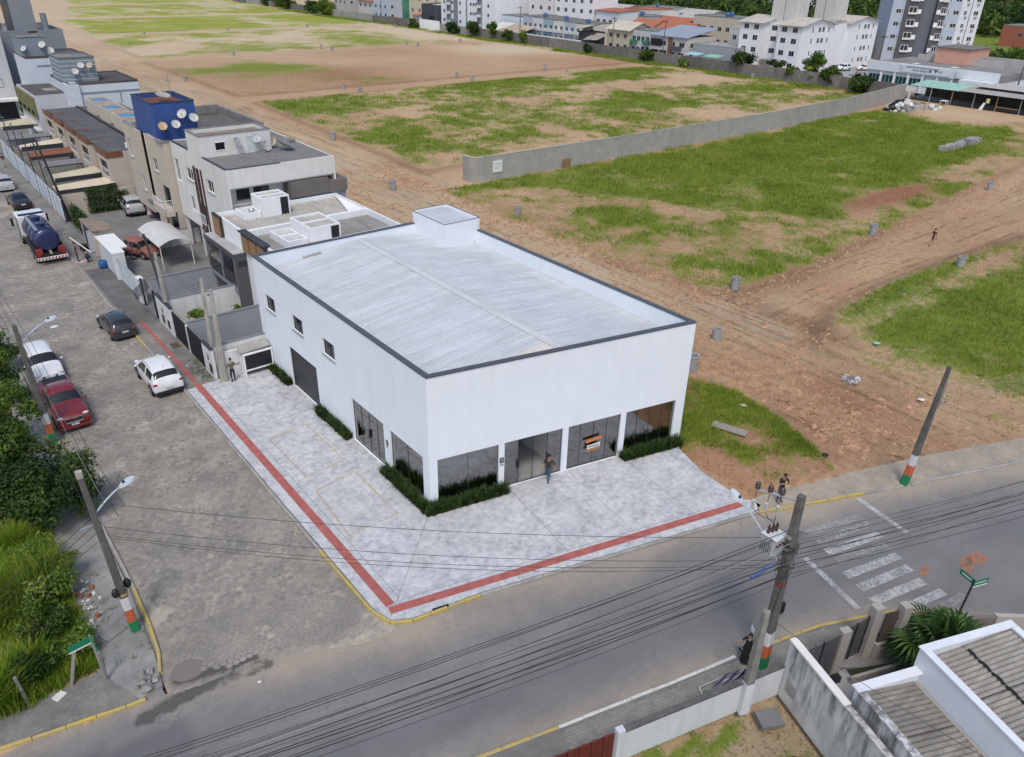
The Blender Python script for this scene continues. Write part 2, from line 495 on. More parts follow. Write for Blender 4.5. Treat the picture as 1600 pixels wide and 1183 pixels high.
 return np.clip(grass, 0, 1), np.clip(tone, 0, 1), np.clip(dark, 0, 1), z
def covered(x, y):
 """places that carry slabs, streets or pavements: the soil lies deeper there"""
 c = (x > -13.1) & (x < 19.0) & (y > 18.6)& (y < 142)
 c |= (x > -13.3) & (x < 14.5) & (y > -20) & (y <= 18.7)
 c |= (x > -14.7) & (x < -12) & (y > -4.6) & (y < 40)
 return c
ROAD_FAR = [(-90, 17.5), (-18.54, -2.0), (-14.71, -2.85), (-13.1, -1.6), (-12.7, 3), (-12.7, 140), (-5.6, 140), (-5.6, -4.3), (-5.0, -5.3), (-1.47, -6.0), (12.6, -9.95), (20.0, -13.06), (28, -16.2), (45, -23.5), (80, -40)]
ROAD_NEAR = [(80, -52), (45, -34), (24, -26.5), (20.5, -30), (18, -46), (12.6, -46), (14.6, -24), (14.4, -20.4), (13.2, -18.6), (11.4, -17.2), (8.39, -15.84), (1.44, -14.03), (-6.22, -11.95), (-30, -5.5), (-90, 10)]
ASPHALT = [(-90, 17.5), (-18.54, -2.0), (-14.71, -2.85), (-13.4, -3.6), (-9.8, -4.1), (-5.6, -5.6), (-1.47, -5.9), (12.6, -9.85), (20.0, -13.0), (28, -16.1), (45, -23.4), (80, -40)]+ROAD_NEAR
def cuts(lo, hi, segs):
 out = []
 for a, b, st in segs:
  out += list(np.arange(a, b, st))
 return np.array(out+[hi])
gx = cuts(0, 2600, [(-2000, -200, 150), (-200, -60, 14), (-60, -20, 1.6), (-20, 76, .5), (76, 160, 1.2), (160, 340, 4), (340, 700, 18), (700, 2600, 190)])
gy = cuts(0, 2600, [(-600, -80, 60), (-80, -26, 4), (-26, 50, .5), (50, 130, .9), (130, 260, 1.8), (260, 490, 3.2), (490, 800, 20), (800, 2600, 150)])
GX, GY = np.meshgrid(gx, gy)
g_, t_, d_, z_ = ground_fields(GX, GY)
ry_, rx_ = RUN_Y, RUN_X
z_ = z_-.02
asp = in_poly(GX, GY, ASPHALT)
z_ = np.where(covered(GX, GY) | asp, -.42, z_)
hill = 46*sstep(330, 620, GX*.82+GY*.57)*sstep(235, 400, GX)+30*sstep(560, 900, GX)+26*sstep(520, 760, GY)*sstep(120, 260, GX)
z_ = z_+hill
def grid_mesh(name, X, Y, Z, attrs, keep=None):
 ny, nx = X.shape
 me = bpy.data.meshes.new(name)
 idx = np.arange(nx*ny).reshape(ny, nx)
 q = np.stack([idx[:-1, :-1], idx[:-1, 1:], idx[1:, 1:], idx[1:, :-1]], -1).reshape(-1, 4)
 if keep is not None:
  q = q[keep.reshape(-1)]
  used = np.unique(q); remap = np.full(nx*ny, -1); remap[used] = np.arange(len(used)); q = remap[q]
 else: used = np.arange(nx*ny)
 co = np.stack([X, Y, Z], -1).reshape(-1, 3)[used]
 me.vertices.add(len(co)); me.vertices.foreach_set('co', co.astype(np.float32).ravel())
 me.loops.add(len(q)*4); me.loops.foreach_set('vertex_index', q.astype(np.int32).ravel())
 me.polygons.add(len(q)); me.polygons.foreach_set('loop_start', np.arange(0, len(q)*4, 4, dtype=np.int32))
 me.update(calc_edges=True)
 for k, a in attrs.items():
  at = me.attributes.new(k, 'FLOAT', 'POINT'); at.data.foreach_set('value', np.asarray(a, np.float32).reshape(-1)[used])
 me.shade_smooth()
 return me
t = NT('ground_soil_and_grass')
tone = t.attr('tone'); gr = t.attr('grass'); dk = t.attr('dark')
nA = t.noise(.55, 8, .65); nB = t.noise(2.6, 8, .7); nC = t.noise(11, 5, .7); nD = t.noise(.12, 5, .6)
tn = t.math('ADD', tone, t.math('MULTIPLY', t.math('SUBTRACT', nB, .5), .55))
soil = t.ramp(tn, [(.05, (.58, .47, .32)), (.35, (.52, .36, .215)), (.6, (.41, .25, .145)), (.95, (.30, .135, .08))])
nE = t.noise(1.1, 5, .75); soil = t.mix(t.math('MULTIPLY', t.ramp(nE, [(.55, 0.0), (.66, 1.0)]), .35), soil, (.20, .12, .072))
soil = t.mix(t.math('MULTIPLY', t.ramp(nC, [(.42, 0.0), (.72, 1.0)]), .45), soil, t.mix(.5, soil, (.14, .085, .05)))
r1 = t.ramp(t.noise(1.9, 5, .65, t.scaled((1, .055, 1)), .25), [(.55, 0.0), (.63, 1.0)]); r2 = t.ramp(t.noise(1.9, 5, .65, t.scaled((.055, 1, 1)), .25), [(.55, 0.0), (.63, 1.0)])
rutf = t.math('ADD', t.math('MULTIPLY', r1, t.attr('ry')), t.math('MULTIPLY', r2, t.attr('rx')), True)
rutf = t.math('MULTIPLY', rutf, t.ramp(nE, [(.36, .25), (.6, 1.0)]))
soil = t.mix(t.math('MULTIPLY', rutf, .55), soil, (.17, .085, .045))
nF = t.noise(5.5, 4, .75); clod = t.ramp(nF, [(.60, 0.0), (.67, 1.0)])
soil = t.mix(t.math('MULTIPLY', clod, .5), soil, (.16, .09, .05))
pale = t.ramp(t.noise(.9, 6, .7), [(.55, 0.0), (.72, 1.0)]); soil = t.mix(t.math('MULTIPLY', pale, .4), soil, (.62, .46, .33))
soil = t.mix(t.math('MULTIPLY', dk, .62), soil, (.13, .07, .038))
gfac = t.math('ADD', gr, t.math('ADD', t.math('MULTIPLY', t.math('SUBTRACT', nB, .5), 1.5), t.math('ADD', t.math('MULTIPLY', t.math('SUBTRACT', nC, .5), .9), t.math('MULTIPLY', t.math('SUBTRACT', nA, .5), .9))))
gfac = t.ramp(gfac, [(.34, 0.0), (.80, .93)])
gcol = t.ramp(t.math('ADD', t.math('MULTIPLY', nA, .55), t.math('MULTIPLY', nB, .45)), [(.3, (.07, .125, .014)), (.5, (.135, .20, .022)), (.68, (.24, .265, .05))])
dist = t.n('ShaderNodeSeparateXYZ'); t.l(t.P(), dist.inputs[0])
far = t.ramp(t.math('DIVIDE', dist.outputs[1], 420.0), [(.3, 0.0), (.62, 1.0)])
gcol = t.mix(t.math('MULTIPLY', far, .75), gcol, t.ramp(t.math('ADD', t.math('MULTIPLY', nD, .5), t.math('MULTIPLY', nB, .5)), [(.32, (.17, .225, .022)), (.5, (.30, .33, .035)), (.68, (.44, .42, .09))]))  # sunlight on the far field painted into the grass as paler yellow-green
soil = t.mix(t.math('MULTIPLY', far, .5), soil, (.56, .47, .33))  # distant soil likewise painted paler to look sunlit
hfar = t.ramp(t.math('DIVIDE', dist.outputs[2], 40.0), [(.02, 0.0), (.12, 1.0)])
gcol = t.mix(hfar, gcol, (.03, .055, .014))
t.bump(t.math('SUBTRACT', t.math('ADD', t.math('MULTIPLY', nB, 1.0), t.math('MULTIPLY', nC, .5)), t.math('ADD', t.math('MULTIPLY', rutf, .8), t.math('MULTIPLY', clod, .5))), .8, .12)
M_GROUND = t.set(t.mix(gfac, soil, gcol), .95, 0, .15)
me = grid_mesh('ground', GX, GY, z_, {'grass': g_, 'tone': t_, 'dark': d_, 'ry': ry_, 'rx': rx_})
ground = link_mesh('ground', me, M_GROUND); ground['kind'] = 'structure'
ax = np.arange(-60, 82, .5); ay = np.arange(-50, 14, .5)
AX, AY = np.meshgrid(ax, ay)
_ax, _ay = (AX[:-1, :-1]+AX[1:, 1:])/2, (AY[:-1, :-1]+AY[1:, 1:])/2
cen_in = in_poly(_ax, _ay, ASPHALT) | (seg_dist(_ax, _ay, ASPHALT+[ASPHALT[0]]) < .75) | in_poly(_ax, _ay, [(-12.9, -4), (-5.5, -6), (-5.6, -2), (-12.8, -1)])
SEAM = [(-13.2, -3.15), (-11.6, -3.35), (-9.7, -3.75), (-7.6, -4.75), (-5.5, -5.6)]
def seam_side(x, y):
 sy = np.interp(x, [p[0] for p in SEAM], [p[1] for p in SEAM])+.55*(fbm(x, y, .9, 87)-.5)
 return y-sy
kerb_d = np.minimum(seg_dist(AX, AY, ASPHALT[1:12]), seg_dist(AX, AY, ROAD_NEAR[5:]))
dust = np.exp(-kerb_d/.9)*(.25+1.1*fbm(AX, AY, 3, 81))+.9*np.exp(-seg_dist(AX, AY, [(14, -10.6), (24, -14.6), (34, -19)])/1.6)*fbm(AX, AY, 2.4, 82)*1.3
dust = dust+.8*np.exp(-seg_dist(AX, AY, [(-9, -4.4), (-5, -6.3), (6, -9.2)])/1.3)*fbm(AX, AY, 2.0, 83)
newer = in_poly(AX+(fbm(AX, AY, 1.5, 85)-.5)*.5, AY, [(-60, 5), (-13.4, -4.5), (-13.6, -7.5), (-60, 4)])*.6
t = NT('asphalt')
nA = t.noise(.35, 6, .6); nB = t.noise(3.5, 6, .7); nC = t.noise(45, 3, .7)
tyre = t.noise(.8, 4, .5, t.scaled((.12, .9, 1)))
c = t.ramp(t.math('ADD', t.math('MULTIPLY', nA, .6), t.math('MULTIPLY', tyre, .4)), [(.3, (.125, .122, .12)), (.7, (.215, .208, .20))])
c = t.mix(t.math('MULTIPLY', t.ramp(nC, [(.35, 0.0), (.7, 1.0)]), .3), c, (.29, .285, .28))
c = t.mix(t.math('MULTIPLY', t.attr('newer'), .8), c, (.085, .088, .096))
df = t.ramp(t.math('ADD', t.attr('dust'), t.math('MULTIPLY', t.math('SUBTRACT', nB, .5), .7)), [(.25, 0.0), (.95, 1.0)])
c = t.mix(t.math('MULTIPLY', df, .8), c, (.38, .32, .25))
vor = t.n('ShaderNodeTexVoronoi', feature='DISTANCE_TO_EDGE'); vor.inputs['Scale'].default_value = .55
mp = t.n('ShaderNodeVectorMath', operation='ADD'); nz = t.n('ShaderNodeTexNoise'); nz.inputs['Scale'].default_value = 1.4; nz.inputs['Detail'].default_value = 5
t.l(t.P(), nz.inputs['Vector']); t.l(t.P(), mp.inputs[0]); t.l(nz.outputs['Color'], mp.inputs[1]); t.l(mp.outputs[0], vor.inputs['Vector'])
crack = t.math('MULTIPLY', t.ramp(vor.outputs['Distance'], [(.0, 1.0), (.012, 0.0)]), t.ramp(nA, [(.5, 0.0), (.62, 1.0)]))
c = t.mix(t.math('MULTIPLY', crack, .45), c, (.05, .05, .05))
wt_ = t.ramp(t.math('ADD', t.attr('wet'), t.math('MULTIPLY', t.math('SUBTRACT', nB, .5), .9)), [(.42, 0.0), (.62, 1.0)])
c = t.mix(t.math('MULTIPLY', wt_, .72), c, (.045, .043, .04))
t.bump(nC, .35, .01)
M_ASPH = t.set(c, t.math('SUBTRACT', .88, t.math('MULTIPLY', wt_, .35)), 0, .3)
me = grid_mesh('asphalt_road', AX, AY, np.full(AX.shape, -.12)+.012*(fbm(AX, AY, 7, 86)-.5)-.09*sstep(-.05, .5, seam_side(AX, AY))*((AX > -13.3) & (AX < -5.4)), {'dust': np.clip(dust, 0, 1), 'newer': newer, 'wet': np.exp(-seg_dist(AX, AY, [(-14.6, -3.6), (-12.6, -3.5), (-9.9, -3.9)])/.38)}, cen_in)
road = link_mesh('asphalt_road', me, M_ASPH); road['kind'] = 'structure'
def sheet(name, polys, z, m, parent=None, kind='structure'):
 mb = MB()
 for p in polys:
  a = sum(p[i][0]*p[(i+1) % len(p)][1]-p[(i+1) % len(p)][0]*p[i][1] for i in range(len(p)))
  mb.poly([(q[0], q[1], z) for q in (p if a > 0 else p[::-1])])
 o = struct(name, mb, m, kind, parent=parent)
 return o
def painted(col, base, wear, scale, name):
 t = NT(name)
 f = t.ramp(t.math('ADD', t.math('MULTIPLY', t.noise(scale, 7, .75), .7), t.math('MULTIPLY', t.noise(1.1, 3), .3)), [(wear-.13, 0.0), (wear+.13, 1.0)])
 return t.set(t.mix(f, base, col), .8)
def worn(col, base=(.12, .118, .115), wear=.5, scale=6, name='worn_paint'):
 t = NT(name)
 f = t.ramp(t.math('ADD', t.math('MULTIPLY', t.noise(scale, 7, .75), .7), t.math('MULTIPLY', t.noise(1.1, 3), .3)), [(wear-.13, 0.0), (wear+.13, 1.0)])
 t.set(col, .8); tr_ = t.n('ShaderNodeBsdfTransparent'); mx = t.n('ShaderNodeMixShader')
 t.l(t.math('MULTIPLY', f, .92), mx.inputs[0]); t.l(tr_.outputs[0], mx.inputs[1]); t.l(t.b.outputs[0], mx.inputs[2]); t.l(mx.outputs[0], t.out.inputs[0])
 return t.m
M_ROADWHITE = worn((.5, .5, .49), (.17, .165, .16), wear=.46)
M_ROADFAINT = worn((.40, .40, .39), (.17, .165, .16), wear=.51)
M_ORANGE = worn((.60, .22, .07), wear=.55, scale=4)
def strip_poly(a, b, w):
 a = Vector(a); b = Vector(b); d = (b-a).normalized(); n = Vector((-d.y, d.x))*w/2
 return [tuple(a+n), tuple(a-n), tuple(b-n), tuple(b+n)]
for a, b, w, m in [((13.1, -12.25), (16.35, -13.2), .42, M_ROADFAINT), ((12.95, -12.95), (16.2, -13.75), .42, M_ROADFAINT), ((12.65, -13.6), (15.85, -14.45), .45, M_ROADWHITE),
    (((12.5, -14.2)), (15.4, -15.1), .42, M_ROADFAINT), ((11.95, -14.95), (15.1, -15.75), .45, M_ROADWHITE), ((11.7, -15.75), (14.75, -16.45), .45, M_ROADWHITE),
    ((11.4, -16.5), (14.4, -17.25), .45, M_ROADWHITE), ((12.05, -17.55), (14.45, -18.1), .42, M_ROADWHITE), ((13.5, -18.5), (15.0, -18.75), .36, M_ROADFAINT)]:
 sheet('crosswalk_stripe', [strip_poly(a, b, w)], -.085, m, road)
sheet('stop_line', [strip_poly((17.6, -12.3), (17.0, -15.2), .30)], -.0865, M_ROADWHITE, road)
sheet('stop_line', [strip_poly((11.55, -13.2), (10.55, -16.35), .28)], -.0865, M_ROADWHITE, road)
for cx_, cy_, s in ((17.7, -18.1, .8), (17.2, -17.8, .6), (16.8, -18.1, .5), (14.95, -17.0, .4), (15.3, -16.9, .35)):
 sheet('orange_spray_mark', [[(cx_+s*math.cos(k*.7)*(.6+.4*RND.random()), cy_+.6*s*math.sin(k*.7)*(.6+.4*RND.random())) for k in range(9)]], -.084, M_ORANGE, road)
HEXP = [(-12.75, -1.0), (-13.1, -2.3), (-11.6, -3.3), (-9.6, -3.7), (-7.6, -4.7), (-5.7, -5.4), (-5.62, -4), (-5.62, 62), (-12.75, 62)]
sx = np.arange(-13.4, -5.2, .22); sy = np.concatenate([np.arange(-6, 62, .22), np.arange(62, 150, 1.0)])
SX, SY = np.meshgrid(sx, sy)
STREET = HEXP[:7]+[(-5.62, 150), (-12.75, 150)]
sand_h = fbm(SX, SY, 3.2, 91, 5)*.7+fbm(SX, SY, .9, 92)*.3
cen = in_poly((SX[:-1, :-1]+SX[1:, 1:])/2, (SY[:-1, :-1]+SY[1:, 1:])/2, [(-13.5, -1.0), (-13.5, -3.3), (-11.8, -3.6), (-9.6, -4.0), (-7.6, -5.0), (-5.3, -5.8), (-5.3, 150), (-13.5, 150)])
track = np.exp(-((SX+7.9)/.8)**2)+np.exp(-((SX+10.6)/.8)**2)
wet = np.exp(-seg_dist(SX, SY, [(-12.9, -2.6), (-11.8, -2.9), (-10.4, -3.3)])/.45)
t = NT('street_sand')
nA = t.noise(.5, 6, .6); nB = t.noise(5, 6, .7); nC = t.noise(40, 3)
c = t.ramp(t.math('ADD', t.math('MULTIPLY', nA, .65), t.math('MULTIPLY', nB, .35)), [(.34, (.15, .14, .122)), (.5, (.29, .262, .22)), (.64, (.48, .425, .335))])
c = t.mix(t.math('MULTIPLY', nC, .3), c, (.12, .115, .105))
c = t.mix(t.ramp(t.math('ADD', t.attr('wet'), t.math('MULTIPLY', t.math('SUBTRACT', nB, .5), .9)), [(.42, 0.0), (.62, .8)]), c, (.05, .047, .043))
t.bump(nC, .3, .01)
M_SAND = t.set(c, .92)
me = grid_mesh('paved_street', SX, SY, -.1175+(sand_h-.5)*.034-.005*track-.05*np.exp(-(((SX+12.45)/.62)**2+((SY+2.35)/.55)**2))-.09*sstep(.05, -.45, seam_side(SX, SY)), {'wet': np.clip(wet, 0, 1)}, cen)
street = link_mesh('paved_street', me, M_SAND); street['kind'] = 'structure'
t = NT('hexagon_paver')
nA = t.noise(.45, 6, .6); nB = t.noise(7, 5, .7); oi = t.n('ShaderNodeObjectInfo').outputs['Random']
pa = t.attr('pv')
c = t.ramp(t.math('ADD', t.math('MULTIPLY', nA, .5), t.math('ADD', t.math('MULTIPLY', nB, .38), t.math('MULTIPLY', pa, .12))), [(.32, (.135, .128, .116)), (.5, (.24, .222, .195)), (.68, (.40, .362, .30))])
M_HEX = t.set(c, .9); t.bump(nB, .2, .01)
HR = .152
hexes = []
row = 0; yy = -5.2
while yy < 62:
 xx = -12.9+(.5 if row % 2 else 0)*HR*math.sqrt(3)
 while xx < -5.5:
  hexes.append((xx, yy)); xx += HR*math.sqrt(3)
 yy += 1.5*HR; row += 1
hx = np.array(hexes)
hx = hx[in_poly(hx[:, 0], hx[:, 1], [(-12.62, -.6), (-12.95, -2.2), (-11.55, -3.1), (-9.6, -3.5), (-7.6, -4.5), (-5.8, -5.1), (-5.76, -4), (-5.76, 62), (-12.62, 62)])]
hx = hx[NPR.random(len(hx)) > .012]
hx = hx[((hx[:, 0]+12.5)/.62)**2+((hx[:, 1]+2.35)/.55)**2 > 1]
order = np.argsort(np.hypot(hx[:, 0]-CAM.x, hx[:, 1]-CAM.y))
hx = hx[order]
def hexv(cx, cy, z, tilt, r=HR*.93):
 out = []
 for ring_r, dz in ((r, -.05), (r, -.006), (r*.93, 0.0)):
  for k in range(6):
   a = math.pi/6+k*math.pi/3
   px, py = ring_r*math.cos(a), ring_r*math.sin(a)
   out.append((cx+px, cy+py, z+dz+tilt[0]*px+tilt[1]*py))
 return out
HEXF = [(a+k, a+(k+1) % 6, a+6+(k+1) % 6, a+6+k) for a in (0, 6) for k in range(6)]+[tuple(range(12, 18))]
hexmb = MB(); hexmb.raw(hexv(0, 0, 0, (0, 0)), HEXF)
hexme = hexmb.mesh('paver'); hexme.materials.append(M_HEX)
at = hexme.attributes.new('pv', 'FLOAT', 'POINT'); at.data.foreach_set('value', np.full(len(hexme.vertices), .5, np.float32))
for i in range(300):
 o = inst(hexme, 'paver', M_HEX, street, (hx[i, 0], hx[i, 1], -.115+RND.gauss(0, .0035)))
 o.rotation_euler = (RND.gauss(0, .012), RND.gauss(0, .012), RND.gauss(0, .02))
vs = []; fs = []; pv = []
for i in range(300, len(hx)):
 n = len(vs); vs += hexv(hx[i, 0], hx[i, 1], -.1165+RND.gauss(0, .0035), (RND.gauss(0, .012), RND.gauss(0, .012)))
 fs += [tuple(q+n for q in f) for f in HEXF]; pv += [RND.random()]*18
me = bpy.data.meshes.new('paver_field'); me.from_pydata(vs, [], fs)
at = me.attributes.new('pv', 'FLOAT', 'POINT'); at.data.foreach_set('value', np.array(pv, np.float32))
o = link_mesh('paver_field', me, M_HEX, street); o['kind'] = 'stuff'
t = NT('puddle_water'); M_PUD = t.set((.20, .175, .15), .10, 0, .5)
pw = sheet('puddle', [[(-13.05, -2.15), (-12.8, -1.75), (-12.2, -1.95), (-11.75, -2.35), (-12.0, -2.75), (-12.3, -3.0), (-12.8, -3.1), (-13.1, -2.7)]], -.1365, M_PUD)
t = NT('stamped_concrete')
nA = t.noise(.8, 7, .62); nB = t.noise(3.2, 7, .72); nC = t.noise(16, 5, .7); nD = t.noise(.25, 3)
c = t.ramp(t.math('ADD', t.math('MULTIPLY', nA, .45), t.math('MULTIPLY', nB, .55)), [(.34, (.27, .275, .29)), (.47, (.45, .46, .475)), (.6, (.60, .605, .61))])
c = t.mix(t.math('MULTIPLY', t.ramp(nC, [(.46, 0.0), (.72, 1.0)]), .5), c, (.27, .275, .29))
c = t.mix(t.math('MULTIPLY', t.ramp(nD, [(.45, 0.0), (.7, 1.0)]), .3), c, (.36, .35, .34))
vor = t.n('ShaderNodeTexVoronoi', feature='DISTANCE_TO_EDGE'); vor.inputs['Scale'].default_value = 2.4
t.l(t.scaled((1, 1, 0)), vor.inputs['Vector'])
t.bump(t.math('ADD', t.ramp(vor.outputs['Distance'], [(0.0, 0.0), (.05, 1.0)]), nC), .22, .012)
M_STAMP = t.set(c, .75)
COURT = [(-5.45, 18.55), (-5.5, -4.1), (-5.25, -5.0), (-4.5, -5.45), (-1.5, -5.98), (12.55, -9.82), (13.1, -9.7), (13.05, -9.2), (12.75, -8.9), (13.0, -6.1), (13.75, -3.9), (14.42, -3.3), (0.0, 0.0), (0.0, 18.75), (-3.6, 18.7)]
court = struct('forecourt_pavement', MB().prism(COURT, -.3, 0.0), M_STAMP)
mb = MB()
for a, b in (((-.35, -.35), (-5.2, -4.9)), ((-4.2, 18.4), (-4.35, -4.2)), ((-4.3, -4.3), (12.5, -8.75)), ((0, 7.7), (-4.3, 7.9)), ((0, 12), (-4.3, 12.0)), ((4, -1), (3.2, -6.4)), ((7.4, -1.8), (6.6, -7.3)), ((10.6, -2.5), (9.9, -8.1))):
 p = strip_poly(a, b, .022); mb.poly([(q[0], q[1], .0038) for q in p])
struct('saw_cut', mb, concrete((.2, .2, .205), .9, .2), parent=court)
M_TACT = plain((.38, .115, .10), .8, 0, .18, 2.5, name='red_tactile_tile')
tile = MB().box(-.2, .2, -.196, .196, 0, .014)
for ix in range(4):
 tile.tube((-.12+.08*ix, -.17, .014), (-.12+.08*ix, .17, .014), .012, n=4)
tme = tile.mesh('tactile_tile')
def tiles(a, b, parent, step=.4, w=1.0):
 a = Vector(a); b = Vector(b); L = (b-a).length; d = (b-a)/L; n = int(L/step)
 for i in range(n):
  p = a+d*(i+.5)*step
  inst(tme, 'tactile_tile', M_TACT, parent, (p.x, p.y, RND.uniform(-.002, .002)), math.atan2(d.y, d.x)-math.pi/2+RND.gauss(0, .006), scale=(w, 1, 1))
tiles((-4.72, 18.9), (-4.85, -4.55), court)
tiles((-5.05, -4.55), (12.6, -9.12), court)
M_YEL = worn((.62, .47, .22), (.5, .5, .5), .53, 5, 'faded_yellow_line')
for pts in ([(-1.45, 10.6), (-3.72, 10.4), (-3.66, 6.0), (-1.38, 6.15)], [(-1.46, 4.9), (-3.78, 4.65), (-4.1, .6), (-1.5, .62)]):
 for i in range(4):
  sheet('parking_bay_line', [strip_poly(pts[i], pts[(i+1) % 4], .09)], .0045+.0008*i, M_YEL, court)
M_KYEL = painted((.50, .37, .07), (.3, .28, .24), .45, 5, 'yellow_kerb_paint')
M_KGREY = concrete((.36, .34, .31), .9, .25)
M_KWHITE = painted((.62, .61, .58), (.3, .29, .27), .4, 6, 'whitewashed_kerb')
def kerb(pts, matf, seg=1.0, w=.13, z0=-.3, z1=.02, label=None):
 k = bpy.data.objects.new('kerb', None); COL.objects.link(k); k['kind'] = 'structure'
 pos = 0
 for (x1, y1), (x2, y2) in zip(pts[:-1], pts[1:]):
  L = math.hypot(x2-x1, y2-y1); n = max(1, round(L/seg)); u = ((x2-x1)/L, (y2-y1)/L)
  for i in range(n):
   s = (i+.5)*L/n; c = (x1+u[0]*s, y1+u[1]*s)
   mb = MB(); dz = RND.gauss(0, .008); hw = w/2; hl = L/n/2-.008
   mb.obox(c, u, hl, hw, z0, z1-.02+dz); mb2 = [p for p in mb.v]
   ux, uy = u, (-u[1], u[0])
   top = [(c[0]+a*ux[0]+b*uy[0], c[1]+a*ux[1]+b*uy[1], z1+dz) for a, b in ((-hl+.01, -hw+.025), (hl-.01, -hw+.025), (hl-.01, hw-.025), (-hl+.01, hw-.025))]
   nb = len(mb.v); mb.v += top; mb.f.pop(1)
   mb.f += [(4, 5, nb+1, nb), (5, 6, nb+2, nb+1), (6, 7, nb+3, nb+2), (7, 4, nb, nb+3), (nb, nb+1, nb+2, nb+3)]
   o = link_mesh('kerb_stone', mb.mesh('kerb_stone'), matf(c), k)
 return k
kerb([(-18.6, -1.9), (-16.6, -2.35), (-14.75, -2.75), (-14.1, -2.85)], lambda c: M_KYEL)
kerb([(-46, 4.6), (-28, .5), (-18.6, -1.9)], lambda c: M_KYEL, 2.0)
kerb([(-13.35, -1.95), (-13.1, -1.0), (-12.95, .6), (-12.85, 3.2)], lambda c: M_KYEL, .8)
kerb([(-12.85, 3.2), (-12.82, 40)], lambda c: M_KGREY, 1.2)
kerb([(-12.82, 40), (-12.8, 140)], lambda c: M_KGREY, 4)
kerb([(-5.56, 18.5), (-5.62, .5)], lambda c: M_KGREY)
kerb([(-5.62, .5), (-5.6, -4.1), (-5.32, -5.08), (-4.55, -5.55), (-1.55, -6.08)], lambda c: M_KYEL, .8)
kerb([(-1.55, -6.08), (12.6, -9.95)], lambda c: M_KGREY)
kerb([(12.6, -9.95), (16.2, -11.5), (18.2, -12.32)], lambda c: M_KYEL)
kerb([(18.2, -12.32), (20, -13.06), (28, -16.2), (45, -23.5)], lambda c: M_KGREY)
kerb([(-5.56, 18.5), (-5.7, 32), (-5.5, 62)], lambda c: M_KYEL if 26 < c[1] < 31 else M_KGREY)
kerb([(-5.5, 62), (-5.4, 140)], lambda c: M_KGREY, 4)
kerb([(-30, -5.45), (-6.3, -12.0), (-3.2, -12.85)], lambda c: M_KYEL)
kerb([(-3.2, -12.85), (1.6, -14.1), (4.3, -14.75)], lambda c: M_KWHITE)
kerb([(5.4, -15.05), (8.4, -15.92), (11.4, -17.3), (13.2, -18.7), (14.4, -20.4), (14.6, -24), (12.7, -46)], lambda c: M_KYEL)
t = NT('old_pavement')
nA = t.noise(.9, 7, .65); nB = t.noise(6, 6, .7); nD = t.noise(.3, 3)
c = t.ramp(t.math('ADD', t.math('MULTIPLY', nA, .6), t.math('MULTIPLY', nB, .4)), [(.32, (.10, .098, .094)), (.5, (.18, .175, .165)), (.7, (.29, .28, .26))])
c = t.mix(t.math('MULTIPLY', t.ramp(nD, [(.5, 0.0), (.65, 1.0)]), .4), c, (.32, .27, .2))
t.bump(nB, .3, .012)
M_OLDPAVE = t.set(c, .92)
side = struct('pavement', MB().prism([(-5.5, 18.65), (-3.55, 18.65), (-3.55, 142), (-5.35, 142), (-5.45, 62), (-5.65, 32)], -.3, 0.0), M_OLDPAVE)
tiles((-4.72, 30.4), (-4.72, 18.9), side, .4, .62)
M_DRIVE = concrete((.21, .205, .2), .9, .3, .9)
struct('driveway_apron', MB().prism([(-5.42, 30.2), (-3.56, 29.8), (-3.56, 43.0), (-5.42, 43.6)], -.1, .012), concrete((.14, .138, .13), .9, .35, .7))
struct('inspection_cover', MB().box(-4.3, -3.75, 24.6, 25.5, 0, .012), plain((.12, .08, .055), .8, .2), parent=side)
struct('courtyard_paving', MB().prism([(-3.55, 18.75), (18.6, 18.75), (18.6, 142), (-3.55, 142)], -.35, -.01), concrete((.2, .198, .192), .92, .3, .5))
struct('rubble_verge', MB().prism([(-15.1, -.6), (-14.3, -2.75), (-13.45, -2.6), (-13.25, -1.0), (-13.0, 3.2), (-12.9, 40), (-14.0, 40), (-14.4, 14), (-14.9, 7)], -.3, -.02), concrete((.27, .265, .25), .95, .35, .8))
struct('pavement', MB().prism([(-46, 4.7), (-18.6, -1.8), (-14.8, -2.65), (-14.3, -2.75), (-15.1, -.6), (-18.4, -.5), (-46, 7.2)], -.3, -.0), M_OLDPAVE)
near_pave = struct('pavement', MB().prism([(-30, -5.5), (-6.3, -12.05), (1.6, -14.15), (4.3, -14.8), (8.3, -15.95), (11.3, -17.35), (13.1, -18.75), (14.3, -20.5), (14.5, -24), (12.6, -46), (9.5, -46), (9.8, -21.6), (8.9, -19), (6.6, -17.2), (4.5, -16.5), (-2.6, -14.7), (-30, -7.4)], -.3, -.012), concrete((.2, .19, .178), .95, .25, 1.2))
M_PAVE = concrete((.25, .235, .21), .92, .3, 2.2)
vs = MB(); single = []
d0 = Vector((.9645, -.264)); n0 = Vector((.264, .9645))
pave_poly = [(-8, -11.75), (1.6, -14.3), (4.3, -14.95), (8.1, -16.05), (11.0, -17.3), (9.6, -18.3), (8.6, -17.9), (6.6, -17.15), (4.5, -16.35), (-2.6, -14.6), (-9, -12.9)]
bl = []
for r in range(-22, 40):
 for k in range(-20, 75):
  p = Vector((1.6, -14.3))+d0*((k+(.5 if r % 2 else 0))*.245)-n0*(r*.125)
  bl.append((p.x, p.y))
bl = np.array(bl); bl = bl[in_poly(bl[:, 0], bl[:, 1], pave_poly)]
bl = bl[np.argsort(np.hypot(bl[:, 0]-CAM.x, bl[:, 1]-CAM.y))]
pb = MB().box(-.116, .116, -.057, .057, -.05, 0); pme = pb.mesh('paver'); ang = math.atan2(d0.y, d0.x)
